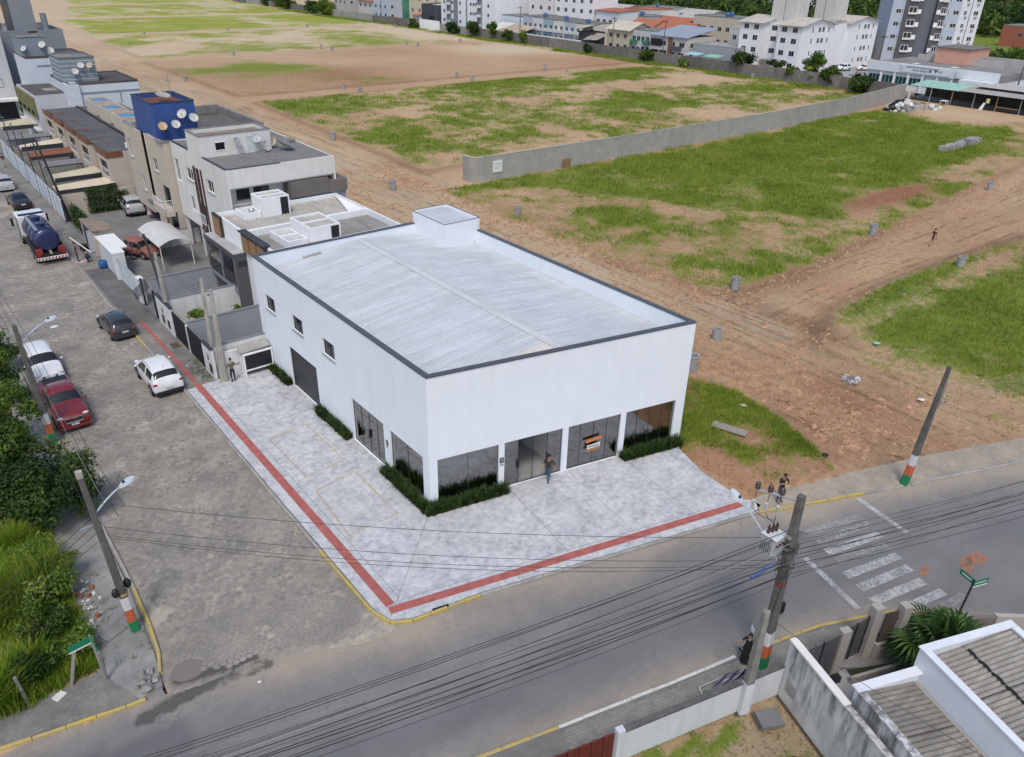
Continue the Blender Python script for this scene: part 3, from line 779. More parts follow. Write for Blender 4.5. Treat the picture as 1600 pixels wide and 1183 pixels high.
for i, (x, y) in enumerate(bl):
 if i < 300:
  o = inst(pme, 'paver', M_PAVE, near_pave, (x, y, -.004+RND.gauss(0, .003)), ang+RND.gauss(0, .015))
 else:
  vs.obox((x, y), (d0.x, d0.y), .116, .057, -.05, -.004+RND.gauss(0, .003))
o = part(near_pave, 'paver_field', vs, M_PAVE); o['kind'] = 'stuff'
t = NT('sandy_footway')
nA = t.noise(.8, 7, .65); nB = t.noise(5, 6, .7)
c = t.ramp(t.math('ADD', t.math('MULTIPLY', nA, .6), t.math('MULTIPLY', nB, .4)), [(.32, (.21, .19, .165)), (.5, (.33, .285, .225)), (.68, (.46, .37, .26))])
t.bump(nB, .4, .02)
M_FOOT = t.set(c, .95)
struct('footway', MB().prism([(12.7, -9.9), (16.2, -11.42), (20, -12.98), (28, -16.1), (45, -23.4), (45, -20.6), (30.5, -15.2), (24, -12.6), (19.2, -10.9), (13.3, -9.1)], -.3, .0), M_FOOT)
def wall_panel(p0, u, L, z0, z1, th, openings=(), mb=None, ztop=None):
 """vertical wall slab with real openings. p0 outer-face start, u along, thickness goes to the LEFT of u.
 openings: (a0, a1, zb, zt). faces between solid cells are left out."""
 mb = mb or MB()
 n = (-u[1], u[0])
 A = sorted(set([0, L]+[min(max(o[k], 0), L) for o in openings for k in (0, 1)]))
 Z = sorted(set([z0, z1]+[min(max(o[k], z0), z1) for o in openings for k in (2, 3)]))
 P = lambda a, d, z: (p0[0]+u[0]*a+n[0]*d, p0[1]+u[1]*a+n[1]*d, z)
 na, nz = len(A)-1, len(Z)-1
 def solid(i, j):
  if i < 0 or j < 0 or i >= na or j >= nz: return False
  a = (A[i]+A[i+1])/2; z = (Z[j]+Z[j+1])/2
  return not any(o[0] < a < o[1] and o[2] < z < o[3] for o in openings)
 for i in range(na):
  for j in range(nz):
   if not solid(i, j): continue
   a0, a1, b0, b1 = A[i], A[i+1], Z[j], Z[j+1]
   mb.quad(P(a0, 0, b0), P(a1, 0, b0), P(a1, 0, b1), P(a0, 0, b1))
   mb.quad(P(a1, th, b0), P(a0, th, b0), P(a0, th, b1), P(a1, th, b1))
   if not solid(i-1, j): mb.quad(P(a0, th, b0), P(a0, 0, b0), P(a0, 0, b1), P(a0, th, b1))
   if not solid(i+1, j): mb.quad(P(a1, 0, b0), P(a1, th, b0), P(a1, th, b1), P(a1, 0, b1))
   if not solid(i, j-1): mb.quad(P(a0, th, b0), P(a1, th, b0), P(a1, 0, b0), P(a0, 0, b0))
   if not solid(i, j+1): mb.quad(P(a0, 0, b1), P(a1, 0, b1), P(a1, th, b1), P(a0, th, b1))
 return mb
def window(root, p0, u, a0, a1, zb, zt, th=.15, frame=M_ALU, pane=M_DGLASS, cols=2, rows=1, fw=.05, name='window', sill=True, depth=.09, proud=None):
 """frame (part) > pane, sill (sub-parts) set in a wall opening"""
 n = (-u[1], u[0])
 P = lambda a, d: (p0[0]+u[0]*a+n[0]*d, p0[1]+u[1]*a+n[1]*d)
 d0 = depth if proud is None else -proud
 f = MB()
 def bar(a, b, z, w):
  c = P((a+b)/2, d0+.02); f.obox(c, u, (b-a)/2, .022, z, w)
 bar(a0, a1, zb, zb+fw); bar(a0, a1, zt-fw, zt)
 for k in range(cols+1):
  a = a0+(a1-a0-fw)*k/cols
  bar(a, a+fw, zb+fw, zt-fw)
 for k in range(1, rows):
  z = zb+(zt-zb)*k/rows
  for q in range(cols): bar(a0+(a1-a0-fw)*q/cols+fw, a0+(a1-a0-fw)*(q+1)/cols, z-fw/2, z+fw/2)
 w = part(root, name, f, frame)
 for k in range(cols):
  g = MB(); x0 = a0+(a1-a0-fw)*k/cols+fw; x1 = a0+(a1-a0-fw)*(k+1)/cols
  g.obox(P((x0+x1)/2, d0+.03), u, (x1-x0)/2, .004, zb+fw, zt-fw)
  part(w, 'pane', g, pane)
 if sill:
  s = MB(); s.obox(P((a0+a1)/2, d0-.08 if proud is None else d0-.04), u, (a1-a0)/2+.05, .10, zb-.045, zb-.002)
  part(w, 'sill', s, M_CONC)
 return w
def rail(root, pts, z0, z1, m=M_ALU, step=.16, name='railing', r=.018, rails=2):
 mb = MB()
 for (x1, y1), (x2, y2) in zip(pts[:-1], pts[1:]):
  L = math.hypot(x2-x1, y2-y1); n = max(1, int(L/step))
  mb.tube((x1, y1, z1), (x2, y2, z1), r*1.4, n=5)
  mb.tube((x1, y1, z0+.04), (x2, y2, z0+.04), r, n=5)
  for k in range(n+1):
   x = x1+(x2-x1)*k/n; y = y1+(y2-y1)*k/n
   mb.tube((x, y, z0), (x, y, z1), r*.7, n=4, cap=False)
 return part(root, name, mb, m)
def ribbed(x0, x1, y0, y1, zf, rib=.25, hgt=.035, run='x', prof='trap', xlim=None):
 """corrugated sheet. run = direction of the ribs; zf(x, y) height; xlim(y)->(x0,x1) clips each rib"""
 mb = MB()
 a0, a1 = (y0, y1) if run == 'x' else (x0, x1)
 n = max(1, round((a1-a0)/rib)); st = (a1-a0)/n
 pts = []
 for k in range(n):
  b = a0+k*st
  if prof == 'trap': pts += [(b, 0), (b+st*.52, 0), (b+st*.62, hgt), (b+st*.88, hgt)]
  else: pts += [(b+st*q/6, hgt*(.5-.5*math.cos(2*math.pi*q/6))) for q in range(6)]
 pts.append((a1, 0))
 rows = []
 for a, dz in pts:
  lo, hi = (x0, x1) if run == 'x' else (y0, y1)
  if xlim: lo, hi = xlim(a)
  if run == 'x': rows.append(((lo, a, zf(lo, a)+dz), (hi, a, zf(hi, a)+dz)))
  else: rows.append(((a, lo, zf(a, lo)+dz), (a, hi, zf(a, hi)+dz)))
 for p, q in zip(rows[:-1], rows[1:]):
  if run == 'x': mb.quad(p[0], p[1], q[1], q[0])
  else: mb.quad(p[0], q[0], q[1], p[1])
 return mb
def flat_roof(root, x0, x1, y0, y1, z, m=M_SLAB, lip=.12, lw=.18, name='roof', lipm=None):
 mb = MB().box(x0+lw, x1-lw, y0+lw, y1-lw, z-.2, z)
 r = part(root, name, mb, m)
 l = MB()
 l.box(x0-.03, x1+.03, y0-.03, y0+lw, z-.12, z+lip); l.box(x0-.03, x1+.03, y1-lw, y1+.03, z-.12, z+lip)
 l.box(x0-.03, x0+lw, y0+lw, y1-lw, z-.12, z+lip); l.box(x1-lw, x1+.03, y0+lw, y1-lw, z-.12, z+lip)
 part(root, 'coping', l, lipm or m)
 return r
_dish_n = [0]
def dish(loc, az, r, label, elev=35, col=(.5, .5, .48), wallmount=True, mesh=False):
 """satellite dish on a bracket: bowl, arm, receiver"""
 r *= .86
 t = thing('satellite_dish', label, 'satellite dish', loc, 0, 'satellite dishes on the roofs and walls', world=False)
 e = RAD(elev); d = Vector((math.sin(az)*math.cos(e), math.cos(az)*math.cos(e), math.sin(e)))
 prof = []
 for k in range(6):
  q = k/5; prof.append((max(.01, r*q), .32*r*q*q))
 prof += [(r*1.0, .32*r+.02), (r*.96, .32*r)]
 bowl = MB().lathe((0, 0, .45), prof, 16, d)
 part(t, 'bowl', bowl, plain(col, .5, 0, .15, 3, 'dish_metal'), 40)
 tip = Vector((0, 0, .45))+d*r*.95
 arm = MB().tube((0, 0, .45+.0), tuple(tip+Vector((0, 0, -r*.25))), .018, n=5)
 if mesh:
  for a in (0, 2.1, 4.2):
   aa = d.orthogonal().normalized(); bb = d.cross(aa)
   arm.tube(tuple(Vector((0, 0, .45))+(math.cos(a)*aa+math.sin(a)*bb)*r*.9+d*.3*r), tuple(Vector((0, 0, .45))+d*r*.95), .012, n=4)
 part(t, 'arm', arm, M_STEEL)
 part(t, 'receiver', MB().tube(tuple(tip+Vector((0, 0, -r*.25))), tuple(tip+Vector((0, 0, -r*.25))-d*.12), .045, n=7), M_CONC)
 br = MB().tube((0, 0, 0.0), (0, 0, .47), .025, n=6)
 if wallmount: br.tube((0, 0, .05), (-d.x*.3, -d.y*.3, .05), .022, n=5)
 part(t, 'bracket', br, M_STEEL)
 return t
FD = (.974611, -.223905)           # direction of its street front
BL, BH, BF = 19.32, 7.24, 14.81
b = thing('commercial_building', 'large white corner commercial building with glass shop fronts and pale sheet roof', 'building', (0, 0, 0))
M_MAIN = wall((.76, .80, .84), .13, patch=.035)
openL = [(BL-15.25, BL-11.65, -.02, 2.72), (BL-7.58, BL-4.2, -.02, 2.71), (BL-3.62, BL-.56, .12, 2.68),
  (BL-18.0, BL-16.65, 4.22, 5.2), (BL-14.24, BL-12.88, 4.22, 5.2), (BL-10.4, BL-9.05, 4.2, 5.18)]
openF = [(.41, 3.63, .12, 2.70), (3.93, 7.22, -.02, 2.71), (7.54, 10.72, -.02, 2.70), (11.03, 14.23, .12, 2.70)]
mb = wall_panel((0, BL), (0, -1), BL, -.2, BH-.04, .22, openL)
part(b, 'wall', mb, M_MAIN)
mb = wall_panel((0.0, 0.0), FD, BF, -.2, BH-.04, .22, openF)
part(b, 'wall', mb, M_MAIN)
XR, YR = FD[0]*BF, FD[1]*BF
mb = wall_panel((XR, YR+.1), (0, 1), BL-YR-.1, -.2, BH-.04, .22); part(b, 'wall', mb, M_MAIN)
mb = wall_panel((XR-.22, BL), (-1, 0), XR-.44, -.2, BH-.04, .22); part(b, 'wall', mb, M_MAIN)
def along(p, q, w0, w1, z0, z1):
 u = ((q[0]-p[0]), (q[1]-p[1])); L = math.hypot(*u); u = (u[0]/L, u[1]/L); n = (-u[1], u[0])
 return MB().obox(((p[0]+q[0])/2+n[0]*(w0+w1)/2, (p[1]+q[1])/2+n[1]*(w0+w1)/2), u, L/2, (w1-w0)/2, z0, z1)
for p, q in (((0, BL), (0, .1)), ((-.03, 0), (XR, YR)), ((XR, YR), (XR, BL-3.95)), ((XR-2.85, BL), (0, BL))):
 part(b, 'parapet_flashing', along(p, q, -.035, .25, BH-.05+RND.random()*.004, BH+.012+RND.random()*.006), M_TRIM)
part(b, 'floor', MB().prism([(.22, .3), (XR-.22, YR+.3), (XR-.22, BL-.22), (.22, BL-.22)], -.2, .005), concrete((.38, .38, .375), .5, .1))
part(b, 'ceiling', MB().prism([(.22, .3), (XR-.22, YR+.3), (XR-.22, BL-.22), (.22, BL-.22)], 2.95, 3.1), M_OFFW)
part(b, 'inner_wall', MB().box(.22, XR-.22, 9.6, 9.75, 0.006, 2.948), M_OFFW)
part(b, 'inner_wall', MB().prism([(7.2, -1.3), (7.35, -1.33), (7.35, 9.59), (7.2, 9.59)], 0.006, 2.948), M_OFFW)
st = MB()
for k in range(11):
 st.box(12.0-.27*k, 12.27-.27*k, 1.2, 2.2, .006, .17*(k+1))
part(b, 'staircase', st, M_OFFW)
M_SHOP = glass((.52, .56, .57), 'shop_glass', .27)
def glazing(p0, u, a0, a1, zb, zt, cols, name, handles=(), gap=None, gapc=None):
 n = (-u[1], u[0])
 P = lambda a, d: (p0[0]+u[0]*a+n[0]*d, p0[1]+u[1]*a+n[1]*d)
 f = MB()
 f.obox(P((a0+a1)/2, .13), u, (a1-a0)/2, .022, zt-.03, zt); f.obox(P((a0+a1)/2, .13), u, (a1-a0)/2, .022, zb, zb+.03)
 for k in range(cols+1):
  a = a0+(a1-a0)*k/cols
  a = min(max(a, a0+.012), a1-.012)
  f.obox(P(a, .13), u, .011, .02, zb+.03, zt-.03)
 fr = part(b, name, f, M_DARK)
 for k in range(cols):
  if gap and k in gap: continue
  x0 = a0+(a1-a0)*k/cols+.014; x1 = a0+(a1-a0)*(k+1)/cols-.014
  part(fr, 'glass_pane', MB().obox(P((x0+x1)/2, .131), u, (x1-x0)/2, .005, zb+.03, zt-.03), M_SHOP)
 for a in handles:
  h = MB().obox(P(a-.05, .06), u, .014, .014, .95, 1.45); h.obox(P(a+.05, .06), u, .014, .014, .95, 1.45)
  for q in (-.05, .05):
   for z in (1.0, 1.38): h.obox(P(a+q, .095), u, .01, .03, z, z+.03)
  h.obox(P(a, .1), u, .06, .014, 1.13, 1.25)
  part(fr, 'handle', h, M_BLACK)
 return fr
UL = (0, -1)
glazing((0, BL), UL, openL[1][0], openL[1][1], 0, 2.71, 4, 'glass_door', handles=[(openL[1][0]+openL[1][1])/2])
glazing((0, BL), UL, openL[2][0], openL[2][1], .12, 2.68, 2, 'shop_window')
glazing((0, 0), FD, *openF[0][:2], .12, 2.7, 2, 'shop_window')
glazing((0, 0), FD, *openF[1][:2], 0, 2.71, 4, 'glass_door', gap=(1, 2), handles=[4.72, 6.38])
glazing((0, 0), FD, *openF[2][:2], 0, 2.7, 4, 'glass_door', handles=[9.13])
glazing((0, 0), FD, *openF[3][:2], .12, 2.7, 4, 'shop_window')
for o in openL[3:]:
 w = window(b, (0, BL), UL, o[0], o[1], o[2], o[3], frame=M_DARK, pane=M_DGLASS, cols=2, sill=True, depth=.1)
gd = MB()
for k in range(9):
 z0 = .0+k*.302
 gd.box(.10, .13, 11.66, 15.24, z0, z0+.296)
gdo = part(b, 'garage_door', gd, M_DARK)
part(gdo, 'door_rail', MB().box(.06, .1, 15.16, 15.24, 0, 2.71), M_DARK)
part(gdo, 'door_rail', MB().box(.06, .1, 11.66, 11.74, 0, 2.71), M_DARK)
RX, RZ, EZ = 7.25, 6.95, 6.2
def rz(x, y): return RZ-(RZ-EZ)*abs(x-RX)/7.0
M_ROOF = corrugated((.53, .55, .57), .13, .34, .5, .0, 'x', 'aluzinc_roof_sheet')
M_ROOFT = corrugated((.62, .60, .54), .1, .2, .5, 0, 'x', 'translucent_roof_sheet')
def yfront(x): return YR/XR*x+.24
for side in (0, 1):
 y = 19.08
 while y > -3.1:
  ya = max(y-1.0, -3.1)
  def xl(yy, side=side):
   xf = (yy-.24)/(YR/XR) if yy < .24 else 0
   lo, hi = (.24, RX-.02) if side == 0 else (RX+.02, XR-.24)
   return (min(max(lo, xf), hi), hi)
  if xl(ya)[1]-xl(ya)[0] > .05 or xl(y)[1]-xl(y)[0] > .05:
   mm = M_ROOFT if (side == 0 and -1.9 < ya < 1.2) and xl(ya)[0] > 3 else M_ROOF
   mbs = ribbed(0, 0, ya, y, lambda x, yy, q=.004*(int(-y) % 2): rz(x, yy)+q, .25, .036, 'x', 'trap', xl)
   part(b, 'roof_sheet', mbs, mm)
  y = ya
mb = MB()
for k in range(24):
 y0 = -1.35+k*.855; y1 = y0+.9
 if y1 > 19.1: y1 = 19.1
 z = RZ+.05+.006*(k % 2)
 mb.quad((RX-.32, y0, z-.045), (RX, y0, z+.02), (RX, y1, z+.02), (RX-.32, y1, z-.045))
 mb.quad((RX, y0, z+.02), (RX+.32, y0, z-.045), (RX+.32, y1, z-.045), (RX, y1, z+.02))
part(b, 'ridge_cap', mb, corrugated((.56, .57, .57), .1, .25, .5, 0, 'y'))
g = MB()
for k in range(4): g.box(3.1+.32*k, 3.35+.32*k, 18.75-.02*k, 18.95, rz(3.1+.32*k, 0)+.04, rz(3.1+.32*k, 0)+.1)
part(b, 'cement_flashing', g, M_CONC)
tk = MB()
X0, X1, Y0, Y1 = 11.6, XR-.003, 15.4, BL-.003
TZ = 8.05
wall_panel((X0+.15, Y0), (1, 0), X1-X0-.3, 6.0, TZ, .15, (), tk); wall_panel((X1, Y0), (0, 1), Y1-Y0, 6.0, TZ, .15, (), tk)
wall_panel((X1-.15, Y1), (-1, 0), X1-X0-.3, 6.0, TZ, .15, (), tk); wall_panel((X0, Y1), (0, -1), Y1-Y0, 6.0, TZ, .15, (), tk)
part(b, 'tank_room', tk, M_MAIN)
part(b, 'roof_sheet', ribbed(X0+.17, X1-.17, Y0+.17, Y1-.3, lambda x, y: TZ-.28+.03*(y-Y0), .2, .03, 'y'), M_ROOF)
part(b, 'parapet_flashing', MB().box(X0-.02, X1+.02, Y0-.02, Y0+.05, TZ, TZ+.02).box(X0-.02, X0+.05, Y0+.05, Y1, TZ, TZ+.02).box(X1-.05, X1+.02, Y0+.05, Y1, TZ, TZ+.02).box(X0+.05, X1-.05, Y1-.05, Y1+.02, TZ, TZ+.02), M_TRIM)
part(b, 'roof_spout', MB().tube((13.9, 15.3, 6.55), (13.9, 15.12, 6.6), .05, n=8), M_ALU)
M_SIGNK = plain((.02, .018, .022), .5, name='sign_black'); M_PAPER = plain((.72, .72, .7), .7, 0, .04, 3, 'paper')
def pillar_sign(p0, u, a, label):
 n = (u[1], -u[0]); c = (p0[0]+u[0]*a+n[0]*.012, p0[1]+u[1]*a+n[1]*.012)
 t = thing('number_sign', label, 'sign', (c[0], c[1], 1.3))
 part(t, 'plate', MB().obox(c, u, .11, .010, 1.58, 1.88), M_SIGNK)
 s = MB(); c2 = (c[0]+n[0]*.011, c[1]+n[1]*.011)
 P = lambda q, z: (c2[0]+u[0]*q, c2[1]+u[1]*q, z)
 s.poly([P(-.07, 1.80), P(0, 1.72), P(.07, 1.80), P(.05, 1.82), P(0, 1.765), P(-.05, 1.82)])
 s.poly([P(-.06, 1.66), P(.06, 1.66), P(.06, 1.68), P(-.06, 1.68)])
 part(t, 'emblem', s, M_PAPER)
 part(t, 'lettering_strip', MB().obox(c, u, .10, .006, 1.43, 1.48), M_SIGNK)
pillar_sign((0, 0), FD, 3.78, 'small black square sign with white bird mark on pillar beside the open shop door')
pillar_sign((0, BL), UL, BL-3.9, 'small black square sign with white bird mark on side wall pillar beside closed shop door')
nz_ = thing('banner', 'orange and white notice sheet fixed across the closed front glass doors', 'notice', (FD[0]*9.1, FD[1]*9.1, .7))
def fp(a, d, z): return (FD[0]*a+FD[1]*d, FD[1]*a-FD[0]*d, z)
M_OR = plain((.62, .19, .06), .6, 0, .1, 8, 'orange_print')
def strip(a0, a1, z0, z1, z2, z3, d=.03):
 return MB().quad(fp(a0, d, z0), fp(a1, d, z1), fp(a1, d, z2), fp(a0, d, z3)).quad(fp(a0, d-.01, z3), fp(a1, d-.01, z2), fp(a1, d-.01, z1), fp(a0, d-.01, z0))
part(nz_, 'band', strip(8.62, 9.6, 1.42, 1.5, 1.66, 1.60), M_OR)
part(nz_, 'sheet', strip(8.72, 9.5, 1.02, 1.06, 1.30, 1.25, .032), M_PAPER)
lg = MB()
for k, (a, w) in enumerate(((8.8, .12), (8.95, .16), (9.15, .1), (9.28, .14))):
 lg.quad(fp(a, .036, 1.11+.02*(k % 2)), fp(a+w, .036, 1.12), fp(a+w, .036, 1.2), fp(a, .036, 1.19))
part(nz_, 'lettering', lg, plain((.02, .025, .06), .6, name='print_ink'))
part(nz_, 'band', strip(8.66, 9.46, .88, .92, 1.0, .98, .034), M_OR)
def blades_mesh(name, pts, h, w, lean, nb, attr_lo=0.0, attr_hi=1.0, spread=.06, seed=1, segs=2):
 """pts (n,3) tuft roots; nb blades each; returns mesh with 'tint' attribute"""
 rg = np.random.default_rng(seed)
 n = len(pts); N = n*nb
 base = np.repeat(np.asarray(pts, float), nb, 0)
 hh = np.repeat(np.broadcast_to(h, n), nb)*rg.uniform(.6, 1.2, N)
 ww = np.repeat(np.broadcast_to(w, n), nb)*rg.uniform(.7, 1.3, N)
 az = rg.uniform(0, 2*np.pi, N); le = rg.uniform(.2, 1, N)*lean
 base = base+np.stack([rg.normal(0, spread, N), rg.normal(0, spread, N), np.zeros(N)], 1)
 dx, dy = np.cos(az), np.sin(az); sx_, sy_ = -dy, dx
 def ring(f, wf):
  cx = base[:, 0]+dx*hh*le*f*f; cy = base[:, 1]+dy*hh*le*f*f; cz = base[:, 2]+hh*f*(1-.35*le*f)
  return (np.stack([cx-sx_*ww*wf, cy-sy_*ww*wf, cz], 1), np.stack([cx+sx_*ww*wf, cy+sy_*ww*wf, cz], 1))
 if segs == 1:
  a, c = ring(0, .5); tip, _ = ring(1, 0)
  V = np.stack([a, c, tip], 1).reshape(-1, 3); k = 3
  idx = np.arange(N)*3
  loops = np.stack([idx, idx+1, idx+2], 1).ravel(); starts = np.arange(0, N*3, 3); nf = N
 else:
  a, c = ring(0, .5); d, e = ring(.6, .42); tip, _ = ring(1, 0)
  V = np.stack([a, c, e, d, tip], 1).reshape(-1, 3); k = 5
  idx = np.arange(N)*5
  loops = np.stack([idx, idx+1, idx+2, idx+3, idx+3, idx+2, idx+4], 1).ravel()
  starts = np.stack([np.arange(N)*7, np.arange(N)*7+4], 1).ravel(); nf = 2*N
 me = bpy.data.meshes.new(name)
 me.vertices.add(len(V)); me.vertices.foreach_set('co', V.astype(np.float32).ravel())
 me.loops.add(len(loops)); me.loops.foreach_set('vertex_index', loops.astype(np.int32))
 me.polygons.add(nf); me.polygons.foreach_set('loop_start', starts.astype(np.int32))
 me.update(calc_edges=True)
 tint = np.clip(np.repeat(rg.uniform(attr_lo, attr_hi, n), nb)+rg.normal(0, .13, N), 0, 1)
 at = me.attributes.new('tint', 'FLOAT', 'POINT'); at.data.foreach_set('value', np.repeat(tint, k).astype(np.float32))
 return me
def leafmat(name, c0, c1, c2, rough=.55, trans=.25, big=0.0):
 t = NT(name)
 a = t.attr('tint')
 c = t.ramp(t.math('ADD', a, t.math('ADD', t.math('MULTIPLY', t.math('SUBTRACT', t.noise(1.3, 3), .5), .5), t.math('MULTIPLY', t.math('SUBTRACT', t.noise(.16, 4, .6), .5), big))), [(.1, c0), (.5, c1), (.9, c2)])
 t.set(c, rough, 0, .25)
 if trans:
  tl = t.n('ShaderNodeBsdfTranslucent'); t.l(c, tl.inputs[0])
  mx = t.n('ShaderNodeMixShader'); mx.inputs[0].default_value = trans
  t.l(t.b.outputs[0], mx.inputs[1]); t.l(tl.outputs[0], mx.inputs[2]); t.l(mx.outputs[0], t.out.inputs[0])
 return t.m
M_STRAP = leafmat('strap_leaves', (.012, .03, .008), (.028, .062, .013), (.07, .115, .025))
def bed(poly, label, seed, h=.46):
 mn = np.min(poly, 0); mx = np.max(poly, 0); area = (mx[0]-mn[0])*(mx[1]-mn[1])
 q = np.random.default_rng(seed).uniform(mn, mx, (int(area*170), 2)); q = q[in_poly(q[:, 0], q[:, 1], poly)]
 me = blades_mesh('foliage', np.column_stack([q-np.array(poly[0]), np.full(len(q), .02)]), h*np.random.default_rng(seed+9).uniform(.6, 1.45, len(q)), .032, .85, 9, .0, 1, .05, seed)
 t = thing('planting_bed', label, 'planting bed', (poly[0][0], poly[0][1], 0), 0, 'strap-leaved planting strips along the white building', world=False)
 link_mesh('foliage', me, M_STRAP, t)
 s = MB().prism([(p[0]-poly[0][0], p[1]-poly[0][1]) for p in poly], -.05, .025); link_mesh('soil', s.mesh('soil'), concrete((.09, .06, .04), .95), t)
bed([(-.42, 19.2), (-.42, 15.35), (-.03, 15.35), (-.03, 19.2)], 'dark green grassy planting strip between the dark garage door and the rear fence', 1)
bed([(-.42, 11.6), (-.42, 7.75), (-.03, 7.75), (-.03, 11.6)], 'dark green grassy planting strip between garage door and side glass door', 2)
bed([(-.46, 4.05), (-.5, -.5), (3.75, -1.42), (3.82, -.93), (-.02, -.04), (-.02, 4.05)], 'dark green L-shaped planting strip wrapping the front corner pillar of white building', 3)
bed([(10.4, -3.02), (14.0, -3.86), (14.3, -3.34), (10.5, -2.45)], 'dark green grassy planting strip under the rightmost shop window', 4)
def rect_walls(mb, x0, x1, y0, y1, z0, z1, th=.16, S=(), N=(), W=(), E=()):
 """four walls; openings given per side: S,N by x range, W,E by y range: (a0,a1,zb,zt)"""
 wall_panel((x0+th, y0), (1, 0), x1-x0-2*th, z0, z1, th, [(a-x0-th, b-x0-th, c, d) for a, b, c, d in S], mb)
 wall_panel((x1-th, y1), (-1, 0), x1-x0-2*th, z0, z1, th, [(x1-th-b, x1-th-a, c, d) for a, b, c, d in N], mb)
 wall_panel((x0, y1), (0, -1), y1-y0, z0, z1, th, [(y1-b, y1-a, c, d) for a, b, c, d in W], mb)
 wall_panel((x1, y0), (0, 1), y1-y0, z0, z1, th, [(a-y0, b-y0, c, d) for a, b, c, d in E], mb)
 return mb
def win_W(root, x, y0, y1, zb, zt, **k):   # window in a wall that faces -x
 return window(root, (x, y1), (0, -1), 0, y1-y0, zb, zt, **k)
def win_S(root, y, x0, x1, zb, zt, **k):   # window in a wall that faces -y
 return window(root, (x0, y), (1, 0), 0, x1-x0, zb, zt, **k)
M_FIBRE = corrugated((.46, .44, .40), .18, .7, .9, 0, 'y', 'fibre_cement_sheet')
M_FIBREX = corrugated((.46, .44, .40), .18, .7, .9, 0, 'x', 'fibre_cement_sheet')
M_DGREY = wall((.085, .085, .095), .1)
M_BROWN = plain((.18, .075, .04), .7, 0, .2, 2, 'brown_render')
t1 = thing('terraced_house', 'white flat-fronted house with corrugated roof and tank room directly behind the white corner building', 'house', (2.4, 19.55, 0), 0, 'pair of white terraced houses')
part(t1, 'wall', rect_walls(MB(), 2.4, 12.4, 19.55, 27.15, 0, 6.2, .15), M_WHITE)
for yy in (20.3, 21.75): pass
part(t1, 'roof', ribbed(2.6, 12.2, 19.75, 22.6, lambda x, y: 5.9, .26, .06, 'y'), M_FIBRE)
part(t1, 'roof', ribbed(2.6, 12.2, 22.6, 27.0, lambda x, y: 5.72, .26, .06, 'y'), corrugated((.30, .29, .27), .2, .6, .9, 0, 'y'))
part(t1, 'gutter_beam', MB().box(2.6, 12.2, 22.5, 22.7, 5.7, 6.05), M_WHITE)
def tankroom(root, x0, x1, y0, y1, z0, z1, door=True):
 part(root, 'tank_room', rect_walls(MB(), x0, x1, y0, y1, z0, z1, .12), M_WHITE)
 part(root, 'tank_room_roof', ribbed(x0+.13, x1-.13, y0+.13, y1-.13, lambda x, y: z1-.14, .22, .05, 'y'), M_FIBRE)
 part(root, 'tank_room_roof_bar', MB().box(x0+.13, x1-.13, (y0+y1)/2-.08, (y0+y1)/2+.08, z1-.13, z1-.02), M_WHITE)
 if door: part(root, 'hatch', MB().box(x1-.72, x1-.12, y0-.02, y0+.02, z0+.1, z1-.1), M_BLACK)
def lightwell(root, x0, x1, y0, y1, z0, z1):
 part(root, 'light_well', rect_walls(MB(), x0, x1, y0, y1, z0, z1, .12), M_WHITE)
 part(root, 'light_well_floor', MB().box(x0+.13, x1-.13, y0+.13, y1-.13, z0-.3, z0-.05), M_OFFW)
tankroom(t1, 5.5, 7.8, 22.8, 26.0, 5.6, 6.98)
lightwell(t1, 4.0, 5.45, 23.2, 24.6, 5.7, 6.22); lightwell(t1, 4.0, 5.45, 24.7, 26.2, 5.7, 6.2)
part(t1, 'front_screen', MB().box(2.22, 2.39, 22.9, 27.1, 4.9, 6.28), M_DARK)
for k in range(3): part(t1, 'timber_panel', MB().box(2.17, 2.215, 23.1+1.35*k, 24.25+1.35*k, 4.9, 6.1), M_WOOD)
part(t1, 'screen_coping', MB().box(2.05, 2.6, 22.8, 27.12, 6.285, 6.38), M_DARK)
win_S(t1, 19.4, 3, 4, 3.2, 4.2) if False else None
t2 = thing('terraced_house', 'white house with grey balcony slab and big glass panes, left of its twin', 'house', (2.4, 27.2, 0), 0, 'pair of white terraced houses')
part(t2, 'wall', rect_walls(MB(), 2.4, 12.4, 27.18, 32.5, 0, 6.2, .15), M_WHITE)
part(t2, 'roof', ribbed(2.6, 12.2, 27.35, 32.3, lambda x, y: 5.85, .26, .06, 'y'), M_FIBRE)
part(t2, 'roof_end', MB().poly([(11.0, 27.4, 5.93), (12.2, 27.4, 6.15), (12.2, 32.3, 6.15)]), M_WHITE)
tankroom(t2, 5.3, 7.5, 30.4, 32.35, 5.7, 7.3)
lightwell(t2, 3.9, 5.25, 30.6, 32.3, 5.8, 6.35)
part(t2, 'chair_rail', MB().tube((4.5, 31, 5.9), (4.5, 31, 6.55), .03, n=5).tube((4.85, 31, 5.9), (4.85, 31, 6.55), .03, n=5).tube((4.5, 31, 6.3), (4.85, 31, 6.3), .03, n=5), M_DARK)
part(t2, 'front_screen', MB().box(2.2, 2.38, 31.0, 32.6, 4.75, 6.3), M_DARK)
part(t2, 'timber_panel', MB().box(2.14, 2.195, 31.15, 32.4, 4.85, 6.1), M_WOOD)
part(t2, 'balcony_slab', MB().box(1.45, 2.39, 27.05, 33.0, 4.35, 4.68), M_TRIM)
part(t2, 'slab_top', MB().box(1.52, 2.385, 27.12, 32.93, 4.682, 4.70), concrete((.46, .44, .43), .8, .15))
